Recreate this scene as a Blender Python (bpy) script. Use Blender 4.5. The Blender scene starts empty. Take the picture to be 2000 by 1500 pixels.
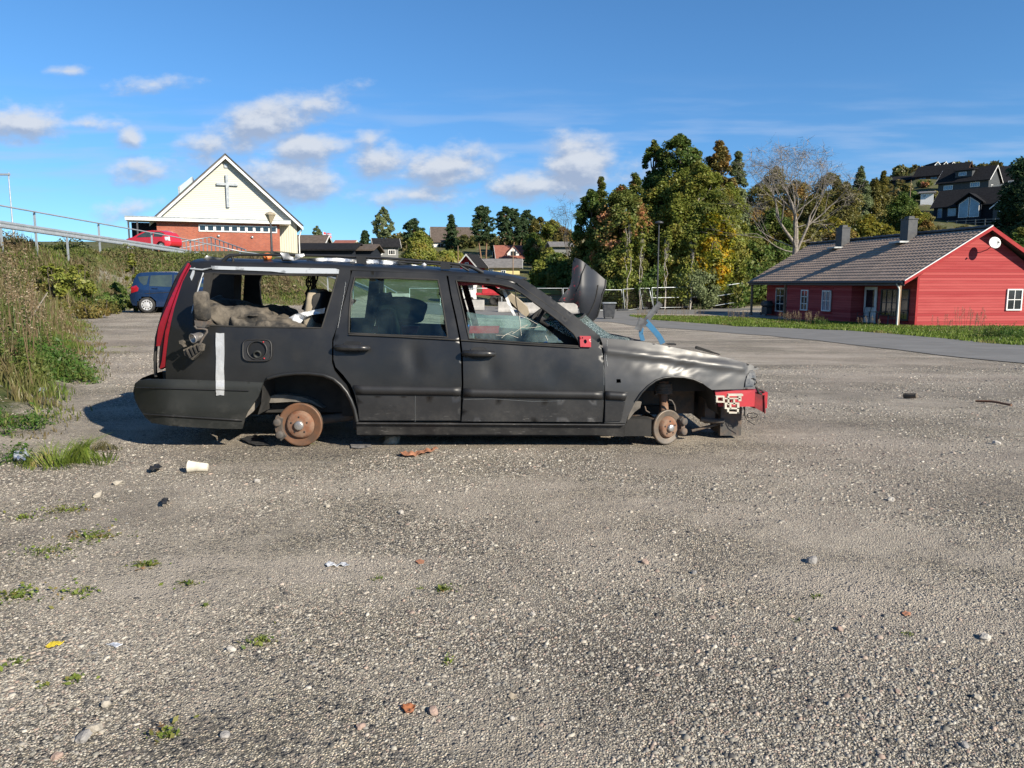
import bpy, bmesh, math, random
import numpy as np
from mathutils import Vector, Matrix, noise as mnoise
from mathutils.geometry import delaunay_2d_cdt
SC = bpy.context.scene
COL = SC.collection
PI = math.pi
rad = math.radians
# ------------------------------------------------------------------ camera
CAM_H = 1.19
F = 1480.0                       # focal length in pixels of the 2000 px wide photograph
PITCH = math.atan((750 - 553) / F)
cam = bpy.data.cameras.new('camera'); camo = bpy.data.objects.new('camera', cam); COL.objects.link(camo)
camo.location = (0, 0, CAM_H); camo.rotation_euler = (PI / 2 - PITCH, 0, 0)
cam.sensor_width = 36; cam.lens = 36 * F / 2000; cam.clip_start = 0.05; cam.clip_end = 3000
SC.camera = camo
SC.view_settings.view_transform = 'Standard'; SC.view_settings.look = 'None'
SC.view_settings.exposure = 0.78; SC.view_settings.gamma = 1
# ------------------------------------------------------------------ sun and sky
SUN_EL = rad(30); SUN_AZ = math.atan2(0.74, -0.67)        # measured from +Y towards +X
SDIR = Vector((math.sin(SUN_AZ) * math.cos(SUN_EL), math.cos(SUN_AZ) * math.cos(SUN_EL), math.sin(SUN_EL)))
sun = bpy.data.lights.new('sun', 'SUN'); suno = bpy.data.objects.new('sun', sun); COL.objects.link(suno)
sun.energy = 5.0; sun.angle = rad(0.53); sun.color = (1.0, 0.91, 0.76)
suno.rotation_euler = SDIR.to_track_quat('Z', 'Y').to_euler(); suno.location = (0, -20, 30)

W = bpy.data.worlds.new('World'); SC.world = W; W.use_nodes = True
wt = W.node_tree; wt.nodes.clear()
def N(t, k, **kw):
    n = t.nodes.new(k)
    for a, b in kw.items(): setattr(n, a, b)
    return n
def lk(t, a, b): t.links.new(a, b)
def math_(t, op, a, b=None, clamp=False):
    n = N(t, 'ShaderNodeMath', operation=op, use_clamp=clamp)
    for i, v in enumerate((a, b)):
        if v is None: continue
        if isinstance(v, (int, float)): n.inputs[i].default_value = v
        else: lk(t, v, n.inputs[i])
    return n.outputs[0]
def mixc(t, fac, a, b, blend='MIX'):
    n = N(t, 'ShaderNodeMix', data_type='RGBA', blend_type=blend)
    for i, v in ((0, fac), (6, a), (7, b)):
        if isinstance(v, (int, float)): n.inputs[i].default_value = v
        elif isinstance(v, tuple): n.inputs[i].default_value = (*v[:3], 1)
        else: lk(t, v, n.inputs[i])
    return n.outputs[2]
def smooth(t, v, a, b, lo=0.0, hi=1.0):
    n = N(t, 'ShaderNodeMapRange', interpolation_type='SMOOTHSTEP')
    lk(t, v, n.inputs[0])
    for i, x in enumerate((a, b, lo, hi)): n.inputs[i + 1].default_value = x
    return n.outputs[0]
sky = N(wt, 'ShaderNodeTexSky', sky_type='NISHITA', sun_disc=False)
sky.sun_elevation = SUN_EL; sky.sun_rotation = SUN_AZ; sky.air_density = 0.85; sky.dust_density = 0.0; sky.ozone_density = 2.5; sky.altitude = 50
SKYMUL = (0.46, 0.77, 0.98)
tc = N(wt, 'ShaderNodeTexCoord'); sx = N(wt, 'ShaderNodeSeparateXYZ'); lk(wt, tc.outputs['Generated'], sx.inputs[0])
ay = math_(wt, 'MAXIMUM', math_(wt, 'ABSOLUTE', sx.outputs[1]), 0.02)
cu = math_(wt, 'DIVIDE', sx.outputs[0], ay); cv = math_(wt, 'DIVIDE', sx.outputs[2], ay)
uv = N(wt, 'ShaderNodeCombineXYZ'); lk(wt, cu, uv.inputs[0]); lk(wt, cv, uv.inputs[1])
skyc = mixc(wt, 1.0, sky.outputs[0], SKYMUL, 'MULTIPLY')
skyc = mixc(wt, smooth(wt, cv, .38, -.02, 0, .55), skyc, mixc(wt, 1.0, skyc, (.70, .66, .78), 'MULTIPLY'))
sp, cp = math.sin(PITCH), math.cos(PITCH)
def ray(px, py):
    a = (px - 1000) / F; b = (750 - py) / F
    return a, cp + b * sp, -sp + b * cp
# bearing, height, half length, half height, tilt, weight of each cloud
CLOUDS = [(40,242,85,30,0,1),(170,241,50,10,0,.65),(258,271,26,14,0,.75),(500,248,165,34,.30,.95),(595,290,85,28,.1,.95),(560,350,110,42,.1,1.0),
          (295,165,60,12,.05,.6),(130,139,34,7,0,.45),(740,318,70,28,.1,.95),(872,326,95,32,.12,1.05),(800,382,110,20,.05,.6),(722,275,30,20,.5,.5),
          (1130,322,64,46,0,1.25),(1060,360,130,24,.12,1),(300,335,65,22,.2,.6),(250,408,60,16,.1,.6),(1230,350,60,22,0,.5),(-200,300,150,50,0,1),(2300,260,200,50,0,1)]
def cloud_field(vec):
    acc = None
    for px, py, rx, ry, tl, w in CLOUDS:
        d = ray(px, py)
        m = N(wt, 'ShaderNodeMapping', vector_type='TEXTURE')
        m.inputs[1].default_value = (d[0] / d[1], d[2] / d[1], 0); m.inputs[2].default_value = (0, 0, tl)
        m.inputs[3].default_value = (rx / F * 1.22, ry / F * 1.5, 1)
        lk(wt, vec, m.inputs[0])
        l = N(wt, 'ShaderNodeVectorMath', operation='LENGTH'); lk(wt, m.outputs[0], l.inputs[0])
        v = math_(wt, 'MULTIPLY', math_(wt, 'SUBTRACT', 1.0, l.outputs['Value']), w)
        acc = v if acc is None else math_(wt, 'MAXIMUM', acc, v)
    nz = N(wt, 'ShaderNodeTexNoise'); nz.inputs['Scale'].default_value = 17; nz.inputs['Detail'].default_value = 7; nz.inputs['Roughness'].default_value = .58
    st = N(wt, 'ShaderNodeMapping'); st.inputs[3].default_value = (1, 1.7, 1); lk(wt, vec, st.inputs[0]); lk(wt, st.outputs[0], nz.inputs['Vector'])
    return math_(wt, 'ADD', math_(wt, 'MAXIMUM', acc, -1.0), math_(wt, 'MULTIPLY', math_(wt, 'SUBTRACT', nz.outputs[0], 0.5), 1.9))
fA = cloud_field(uv.outputs[0])
sh = N(wt, 'ShaderNodeMapping'); sh.inputs[1].default_value = (0.004, 0.011, 0); lk(wt, uv.outputs[0], sh.inputs[0])
fB = cloud_field(sh.outputs[0])
mask = smooth(wt, fA, -0.12, 0.72)
lit = smooth(wt, math_(wt, 'SUBTRACT', fA, fB), -0.26, 0.40)
ccol = mixc(wt, lit, (2.4, 2.9, 3.9), (4.5, 4.75, 5.2))
# thin cirrus veil low over the right half
ci = N(wt, 'ShaderNodeTexNoise'); ci.inputs['Scale'].default_value = 5; ci.inputs['Detail'].default_value = 5
cm = N(wt, 'ShaderNodeMapping'); cm.inputs[3].default_value = (1, 9, 1); lk(wt, uv.outputs[0], cm.inputs[0]); lk(wt, cm.outputs[0], ci.inputs['Vector'])
band = math_(wt, 'MULTIPLY', smooth(wt, cv, 0.08, 0.16), smooth(wt, cv, 0.27, 0.17))
veil = math_(wt, 'MULTIPLY', math_(wt, 'MULTIPLY', smooth(wt, ci.outputs[0], 0.42, 0.68), band), 0.42)
c1 = mixc(wt, veil, skyc, (2.9, 3.8, 5.4))
c2 = mixc(wt, math_(wt, 'MULTIPLY', mask, 0.92), c1, ccol)
bg = N(wt, 'ShaderNodeBackground'); bg.inputs['Strength'].default_value = 0.092
wo = N(wt, 'ShaderNodeOutputWorld'); lk(wt, c2, bg.inputs['Color']); lk(wt, bg.outputs[0], wo.inputs[0])
SC.cycles.max_bounces = 6; SC.cycles.transparent_max_bounces = 12; SC.cycles.use_denoising = True

# ------------------------------------------------------------------ geometry helpers
def P(px, py, Y):
    a, dy, dz = ray(px, py); t = Y / dy
    return np.array((a * t, Y, CAM_H + dz * t))
def S01(v): v = np.clip(v, 0, 1); return v * v * (3 - 2 * v)
UP = np.array([(-2.9,-30),(-3.0,2),(-3.5,4.5),(-3.85,6.0),(-4.35,7.6),(-6.4,11.5),(-10,18),(-17.6,30.5),(-17.5,34.5),(-14,38.8),(-11,42),(-10,46),(-12,60),(-15,90),(-18,140),(-400,140),(-400,-30)], float)
def poly_dist(x, y, poly):
    x = np.asarray(x, float); y = np.asarray(y, float)
    d = np.full(x.shape, 1e9); ins = np.zeros(x.shape, bool)
    n = len(poly)
    for i in range(n):
        x0, y0 = poly[i]; x1, y1 = poly[(i + 1) % n]
        dx, dy = x1 - x0, y1 - y0
        t = np.clip(((x - x0) * dx + (y - y0) * dy) / (dx * dx + dy * dy + 1e-12), 0, 1)
        d = np.minimum(d, np.hypot(x - x0 - t * dx, y - y0 - t * dy))
        c = ((y0 > y) != (y1 > y)) & (x < (x1 - x0) * (y - y0) / (y1 - y0 + 1e-15) + x0)
        ins ^= c
    return np.where(ins, d, -d)
def vn(x, y, s, seed=0.0):      # cheap smooth noise
    return (np.sin(x * s + 1.3 * seed + 1.7 * np.sin(y * s * 0.7 + seed)) + np.sin(y * s * 1.13 + 2.1 * seed + 1.3 * np.sin(x * s * 0.9 - seed))) * 0.5
def gz(x, y):
    x = np.asarray(x, float); y = np.asarray(y, float)
    u = x / np.maximum(y, 1.0)
    base = -0.0335 * np.clip(y - 7, 0, 35) * S01((u + 0.30) / 0.34)
    zR = np.interp(y, [0,70,90,105,120,150,170,195,225,300,800],[0,0,1.5,4,8,14.3,21,28,35,38,34])
    zM = np.interp(y, [0,80,100,125,150,180,220,800],[0,0,1.5,4,6.3,10.8,11.5,9])
    wR = S01((u - 0.2) / 0.3); zR = zR * (.80 + .20 * S01((u - .46) / .07))
    z = base + zR * wR + zM * (1 - wR)
    d = poly_dist(x, y, UP)
    bank = S01(d / 4.6) * np.interp(y, [20, 31, 50], [3.3, 2.95, 2.45]) + S01(d / 6) * np.interp(y, [46, 57, 72], [0, 1.1, 1.4])
    bank = bank + np.clip(d, 0, 1.5) * 0.10 * vn(x, y, 1.7) * (y < 45)
    z = np.where(d > 0, np.maximum(z, np.where(y > 95, bank + np.clip(y - 95, 0, 60) * 0.05, bank + np.clip(base, -2, 0) * 0)), z)
    z = z + 0.012 * vn(x, y, 1.1, 2) + 0.02 * vn(x, y, 0.45, 5)
    return z
def G(px, py, far=600):
    a, dy, dz = ray(px, py); Y = 1.0
    prev = Y
    while Y < far:
        z = CAM_H + dz / dy * Y
        if z <= float(gz(a / dy * Y, Y)): break
        prev = Y; Y *= 1.012
    lo, hi = prev, Y
    for _ in range(18):
        m = (lo + hi) / 2
        if CAM_H + dz / dy * m <= float(gz(a / dy * m, m)): hi = m
        else: lo = m
    return np.array((a / dy * hi, hi, float(gz(a / dy * hi, hi))))
def tag(o, label=None, cat=None, group=None, kind=None):
    if label: o['label'] = label
    if cat: o['category'] = cat
    if group: o['group'] = group
    if kind: o['kind'] = kind
    return o
def thing(name, label, cat, loc=(0, 0, 0), rz=0, group=None):
    o = bpy.data.objects.new(name, None); COL.objects.link(o)
    o.location = [float(v) for v in loc]; o.rotation_euler = (0, 0, rz); o.empty_display_size = 0.2
    return tag(o, label, cat, group)
def link(name, me, parent=None):
    o = bpy.data.objects.new(name, me); COL.objects.link(o)
    if parent is not None: o.parent = parent
    return o
def mesh_np(name, V, Fa, mats, parent=None, smoothf=False, mi=None, attr=None):
    me = bpy.data.meshes.new(name)
    V = np.asarray(V, np.float32)
    if isinstance(Fa, np.ndarray):
        k = Fa.shape[1]; n = len(Fa)
        me.vertices.add(len(V)); me.vertices.foreach_set('co', V.ravel())
        me.loops.add(n * k); me.loops.foreach_set('vertex_index', Fa.astype(np.int32).ravel())
        me.polygons.add(n); me.polygons.foreach_set('loop_start', np.arange(0, n * k, k, dtype=np.int32))
        me.update(calc_edges=True)
    else:
        me.from_pydata([tuple(map(float, v)) for v in V], [], Fa); me.update()
    for m in (mats if isinstance(mats, (list, tuple)) else [mats]): me.materials.append(m)
    if mi is not None: me.polygons.foreach_set('material_index', np.asarray(mi, np.int32))
    if smoothf is True: me.polygons.foreach_set('use_smooth', np.ones(len(me.polygons), bool))
    elif smoothf is not False: me.polygons.foreach_set('use_smooth', np.asarray(smoothf, bool))
    if attr:
        for nm, vals in attr.items():
            a = me.attributes.new(nm, 'FLOAT', 'POINT'); a.data.foreach_set('value', np.asarray(vals, np.float32))
    me.validate()
    return link(name, me, parent)
def root_loc(o):
    while o.parent is not None: o = o.parent
    return np.array(o.location)
class MB:
    def __init__(s): s.V = []; s.Fc = []; s.sm = []; s.mi = []; s.cur = 0
    def add(s, V, Fs, sm=False):
        b = len(s.V); s.V += [tuple(map(float, v)) for v in V]
        for f in Fs: s.Fc.append([b + i for i in f]); s.sm.append(sm); s.mi.append(s.cur)
        return s
    def obox(s, o, a, b, c, bev=0):
        o, a, b, c = (np.array(q, float) for q in (o, a, b, c))
        V = [o, o+a, o+a+b, o+b, o+c, o+a+c, o+a+b+c, o+b+c]
        return s.add(V, [(0,3,2,1),(4,5,6,7),(0,1,5,4),(1,2,6,5),(2,3,7,6),(3,0,4,7)])
    def box(s, c, size, rz=0):
        cx, sz_ = np.array(c, float), size
        a = np.array((math.cos(rz), math.sin(rz), 0)) * sz_[0]; b = np.array((-math.sin(rz), math.cos(rz), 0)) * sz_[1]; d = np.array((0, 0, sz_[2]))
        return s.obox(cx - a/2 - b/2 - d/2, a, b, d)
    def tube(s, pts, r, n=8, cap=True, sm=True):
        pts = [np.array(p, float) for p in pts]; rs = r if isinstance(r, (list, tuple, np.ndarray)) else [r] * len(pts)
        V = []; Fs = []; ref = None
        for i, p in enumerate(pts):
            t = pts[min(i + 1, len(pts) - 1)] - pts[max(i - 1, 0)]; t = t / (np.linalg.norm(t) + 1e-9)
            if ref is None: ref = np.array((0, 0, 1.0)) if abs(t[2]) < 0.9 else np.array((1.0, 0, 0))
            a = np.cross(t, ref); a /= np.linalg.norm(a) + 1e-9; b = np.cross(a, t); ref = b
            for k in range(n):
                an = 2 * PI * k / n; V.append(p + rs[i] * (math.cos(an) * a + math.sin(an) * b))
        for i in range(len(pts) - 1):
            for k in range(n):
                Fs.append((i*n+k, i*n+(k+1) % n, (i+1)*n+(k+1) % n, (i+1)*n+k))
        s.add(V, Fs, sm)
        if cap:
            s.add(V[:n], [tuple(range(n))[::-1]]); s.add(V[-n:], [tuple(range(n))])
        return s
    def lathe(s, c, axis, prof, n=24, sm=True):
        """prof: list of (distance along axis, radius)"""
        c = np.array(c, float); ax = np.array(axis, float); ax /= np.linalg.norm(ax)
        ref = np.array((0, 0, 1.0)) if abs(ax[2]) < 0.9 else np.array((1.0, 0, 0))
        a = np.cross(ax, ref); a /= np.linalg.norm(a); b = np.cross(a, ax); V = []; Fs = []
        for d, r in prof:
            for k in range(n):
                an = 2 * PI * k / n; V.append(c + ax * d + r * (math.cos(an) * a + math.sin(an) * b))
        for i in range(len(prof) - 1):
            for k in range(n): Fs.append((i*n+k, i*n+(k+1) % n, (i+1)*n+(k+1) % n, (i+1)*n+k))
        return s.add(V, Fs, sm)
    def prism(s, pts, ext):
        """closed planar loop pts extruded by the vector ext"""
        n = len(pts); P0 = [np.array(p, float) for p in pts]; P1 = [p + np.array(ext, float) for p in P0]
        s.add(P0 + P1, [tuple(range(n))[::-1], tuple(range(n, 2 * n))] + [(i, (i+1) % n, n + (i+1) % n, n + i) for i in range(n)])
        return s
    def build(s, name, mats, parent=None, world=False, bevel=0):
        V = np.array(s.V)
        if world and parent is not None: V = V - root_loc(parent)
        me = bpy.data.meshes.new(name); me.from_pydata([tuple(v) for v in V], [], s.Fc); me.update()
        for m in (mats if isinstance(mats, (list, tuple)) else [mats]): me.materials.append(m)
        me.polygons.foreach_set('use_smooth', s.sm); me.polygons.foreach_set('material_index', s.mi)
        o = link(name, me, parent)
        if bevel:
            b = o.modifiers.new('bevel', 'BEVEL'); b.width = bevel; b.segments = 2; b.limit_method = 'ANGLE'
        return o
def copy_tree(o, parent=None):
    c = o.copy(); COL.objects.link(c); c.parent = parent
    for ch in [k for k in bpy.data.objects if k.parent == o]: copy_tree(ch, c)
    return c
def dens(loop, sp):
    out = []
    for i, p in enumerate(loop):
        q = loop[(i + 1) % len(loop)]; L = math.hypot(q[0]-p[0], q[1]-p[1]); k = max(1, int(round(L / sp)))
        for j in range(k): out.append((p[0] + (q[0]-p[0]) * j / k, p[1] + (q[1]-p[1]) * j / k))
    return out
def cdt(poly, holes, sp):
    loops = [dens(poly, sp)] + [dens(h, sp) for h in holes]
    pts = []; ed = []
    for l in loops:
        b = len(pts); pts += l; ed += [(b + i, b + (i + 1) % len(l)) for i in range(len(l))]
    A = np.array(poly); x0, y0 = A.min(0); x1, y1 = A.max(0)
    gx, gy = np.meshgrid(np.arange(x0 + sp/2, x1, sp), np.arange(y0 + sp/2, y1, sp)); gx = gx.ravel(); gy = gy.ravel()
    ok = poly_dist(gx, gy, np.array(poly)) > sp * 0.4
    for h in holes: ok &= poly_dist(gx, gy, np.array(h)) < -sp * 0.4
    pts += list(zip(gx[ok].tolist(), gy[ok].tolist()))
    v, e, f, *_ = delaunay_2d_cdt([Vector(p) for p in pts], ed, [], 0, 1e-4)
    V = np.array([(q.x, q.y) for q in v]); T = np.array([t for t in f if len(t) == 3])
    c = V[T].mean(1); ok = poly_dist(c[:, 0], c[:, 1], np.array(poly)) > 0
    for h in holes: ok &= poly_dist(c[:, 0], c[:, 1], np.array(h)) < 0
    T = T[ok]; used = np.unique(T); rm = -np.ones(len(V), int); rm[used] = np.arange(len(used))
    return V[used], rm[T]
def panel(name, poly, holes, mapf, thick, mats, parent, sp=8, world=True, sub=None):
    """a sheet cut to an outline in profile, bent by mapf, with real thickness along vector thick"""
    V2, T = cdt(poly, holes, sp)
    Fr = np.array([mapf(p[0], p[1]) for p in V2]); n = len(Fr); Bk = Fr + np.array(thick)
    if world: off = root_loc(parent); Fr = Fr - off; Bk = Bk - off
    e = {}
    for t in T:
        for i in range(3):
            a, b = int(t[i]), int(t[(i+1) % 3]); e[(a, b)] = e.get((a, b), 0) + 1
    bd = [k for k in e if (k[1], k[0]) not in e]
    V = list(Fr) + list(Bk); Fs = [tuple(int(q) for q in t) for t in T] + [tuple(int(q) + n for q in t[::-1]) for t in T]
    sm = [True] * len(T) + [True] * len(T); mi = [0] * len(T) + [1 if isinstance(mats, (list, tuple)) and len(mats) > 1 else 0] * len(T)
    for a, b in bd:
        k = len(V); V += [Fr[a], Fr[b], Bk[b], Bk[a]]; Fs.append((k+1, k, k+3, k+2)); sm.append(False); mi.append(0)
    return mesh_np(name, np.array(V), Fs, mats, parent, sm, mi)

# ------------------------------------------------------------------ materials
def newmat(name):
    m = bpy.data.materials.new(name); m.use_nodes = True; t = m.node_tree
    return m, t, t.nodes['Principled BSDF'], t.nodes['Material Output']
def pm(name, c1, c2=None, scale=5, rough=0.6, r2=None, bump=0, bscale=None, metal=0, coat=0, spec=0.5, detail=4, stretch=(1,1,1), lo=.35, hi=.65, emit=None):
    m, t, b, o = newmat(name)
    tcn = N(t, 'ShaderNodeTexCoord'); mp = N(t, 'ShaderNodeMapping'); mp.inputs[3].default_value = stretch; lk(t, tcn.outputs['Object'], mp.inputs[0])
    n = N(t, 'ShaderNodeTexNoise'); n.inputs['Scale'].default_value = scale; n.inputs['Detail'].default_value = detail; n.inputs['Roughness'].default_value = .65
    lk(t, mp.outputs[0], n.inputs['Vector'])
    f = smooth(t, n.outputs[0], lo, hi)
    if c2 is None: c2 = tuple(v * 0.78 for v in c1)
    lk(t, mixc(t, f, c1, c2), b.inputs['Base Color'])
    if r2 is None: r2 = min(1, rough + .12)
    lk(t, smooth(t, n.outputs[0], .3, .7, rough, r2), b.inputs['Roughness'])
    b.inputs['Metallic'].default_value = metal; b.inputs['Coat Weight'].default_value = coat; b.inputs['Specular IOR Level'].default_value = spec
    if bump:
        n2 = N(t, 'ShaderNodeTexNoise'); n2.inputs['Scale'].default_value = bscale or scale * 4; n2.inputs['Detail'].default_value = 5; lk(t, mp.outputs[0], n2.inputs['Vector'])
        bp = N(t, 'ShaderNodeBump'); bp.inputs['Strength'].default_value = 1; bp.inputs['Distance'].default_value = bump; lk(t, n2.outputs[0], bp.inputs['Height']); lk(t, bp.outputs[0], b.inputs['Normal'])
    if emit: b.inputs['Emission Color'].default_value = (*emit, 1); b.inputs['Emission Strength'].default_value = 1
    return m
def boards(name, c, pitch=0.15, axis='z', depth=0.012, wear=0.25, c2=None, gap=0.08):
    """painted boards: lapped (axis z) or upright (axis x / y)"""
    m, t, b, o = newmat(name)
    tcn = N(t, 'ShaderNodeTexCoord'); s = N(t, 'ShaderNodeSeparateXYZ'); lk(t, tcn.outputs['Object'], s.inputs[0])
    if axis == 'z': v = s.outputs[2]
    else: v = math_(t, 'ADD', s.outputs[0], s.outputs[1])
    q = math_(t, 'DIVIDE', v, pitch); fr = math_(t, 'FRACT', q); fl = math_(t, 'FLOOR', q)
    wn = N(t, 'ShaderNodeTexWhiteNoise', noise_dimensions='1D'); lk(t, fl, wn.inputs['W'])
    nz = N(t, 'ShaderNodeTexNoise'); nz.inputs['Scale'].default_value = 1.1; nz.inputs['Detail'].default_value = 6
    mp = N(t, 'ShaderNodeMapping'); mp.inputs[3].default_value = (.6, .6, 5) if axis == 'z' else (5, 5, .6); lk(t, tcn.outputs['Object'], mp.inputs[0]); lk(t, mp.outputs[0], nz.inputs['Vector'])
    var = math_(t, 'ADD', math_(t, 'MULTIPLY', wn.outputs[0], .5), math_(t, 'MULTIPLY', nz.outputs[0], .5))
    c2 = c2 or tuple(x * .72 for x in c)
    col = mixc(t, math_(t, 'MULTIPLY', smooth(t, var, .25, .8), wear * 2, True), c, c2)
    seam = smooth(t, fr, 0.0, gap, 0, 1)
    col = mixc(t, seam, tuple(x * .45 for x in c), col)
    lk(t, col, b.inputs['Base Color']); b.inputs['Roughness'].default_value = .8; b.inputs['Specular IOR Level'].default_value = .08
    h = math_(t, 'MULTIPLY', fr, -1.0) if axis == 'z' else smooth(t, fr, 0, .12)
    bp = N(t, 'ShaderNodeBump'); bp.inputs['Distance'].default_value = depth; lk(t, h, bp.inputs['Height']); lk(t, bp.outputs[0], b.inputs['Normal'])
    return m
def glassmat(name, tint=(0.75, 0.9, 0.86), alpha=0.35, rough=0.03, dirt=0.1, crack=0, refl=1.0):
    m, t, b, o = newmat(name); t.nodes.remove(b)
    gl = N(t, 'ShaderNodeBsdfGlossy'); gl.inputs['Roughness'].default_value = rough
    tr = N(t, 'ShaderNodeBsdfTransparent'); tr.inputs[0].default_value = (*tint, 1)
    df = N(t, 'ShaderNodeBsdfDiffuse'); df.inputs[0].default_value = (.42, .5, .48, 1)
    fn = N(t, 'ShaderNodeFresnel'); fn.inputs[0].default_value = 1.5
    tcn = N(t, 'ShaderNodeTexCoord'); nz = N(t, 'ShaderNodeTexNoise'); nz.inputs['Scale'].default_value = 6; nz.inputs['Detail'].default_value = 6; lk(t, tcn.outputs['Object'], nz.inputs['Vector'])
    f = math_(t, 'MULTIPLY', smooth(t, nz.outputs[0], .3, .75), dirt)
    if crack:
        vo = N(t, 'ShaderNodeTexVoronoi', feature='DISTANCE_TO_EDGE'); vo.inputs['Scale'].default_value = crack; lk(t, tcn.outputs['Object'], vo.inputs['Vector'])
        f = math_(t, 'MAXIMUM', f, smooth(t, vo.outputs[0], .09, .01, 0, .8))
    m1 = N(t, 'ShaderNodeMixShader'); lk(t, f, m1.inputs[0]); lk(t, tr.outputs[0], m1.inputs[1]); lk(t, df.outputs[0], m1.inputs[2])
    m2 = N(t, 'ShaderNodeMixShader'); lk(t, math_(t, 'MULTIPLY', fn.outputs[0], refl), m2.inputs[0]); lk(t, m1.outputs[0], m2.inputs[1]); lk(t, gl.outputs[0], m2.inputs[2])
    lk(t, m2.outputs[0], o.inputs[0])
    return m
def leafmat(name, cols, patch=None, pscale=.35, transl=.35, world=False, plo=.5, phi=.62):
    """cols: colours picked per leaf; patch: colours of whole patches of the crown"""
    m, t, b, o = newmat(name); t.nodes.remove(b)
    g = N(t, 'ShaderNodeNewGeometry'); r = N(t, 'ShaderNodeValToRGB'); lk(t, g.outputs['Random Per Island'], r.inputs[0])
    def fill(rr, cc):
        el = rr.color_ramp.elements
        while len(el) > 1: el.remove(el[0])
        el[0].position = 0; el[0].color = (*cc[0], 1)
        for i, c in enumerate(cc[1:]): e = el.new((i + 1) / (len(cc) - 1)); e.color = (*c, 1)
    fill(r, cols); col = r.outputs[0]
    tcn = N(t, 'ShaderNodeTexCoord'); nz = N(t, 'ShaderNodeTexNoise'); nz.inputs['Scale'].default_value = pscale; nz.inputs['Detail'].default_value = 3
    lk(t, g.outputs['Position'] if world else tcn.outputs['Object'], nz.inputs['Vector'])
    if patch:
        r2 = N(t, 'ShaderNodeValToRGB'); lk(t, g.outputs['Random Per Island'], r2.inputs[0]); fill(r2, patch)
        col = mixc(t, smooth(t, nz.outputs[0], plo, phi), col, r2.outputs[0])
    df = N(t, 'ShaderNodeBsdfDiffuse'); lk(t, col, df.inputs[0])
    tr = N(t, 'ShaderNodeBsdfTranslucent'); lk(t, col, tr.inputs[0])
    gl = N(t, 'ShaderNodeBsdfGlossy'); gl.inputs['Roughness'].default_value = .45; gl.inputs[0].default_value = (1, 1, 1, 1)
    m1 = N(t, 'ShaderNodeMixShader'); m1.inputs[0].default_value = transl; lk(t, df.outputs[0], m1.inputs[1]); lk(t, tr.outputs[0], m1.inputs[2])
    m2 = N(t, 'ShaderNodeMixShader'); m2.inputs[0].default_value = .012; lk(t, m1.outputs[0], m2.inputs[1]); lk(t, gl.outputs[0], m2.inputs[2])
    lk(t, m2.outputs[0], o.inputs[0])
    return m
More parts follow.
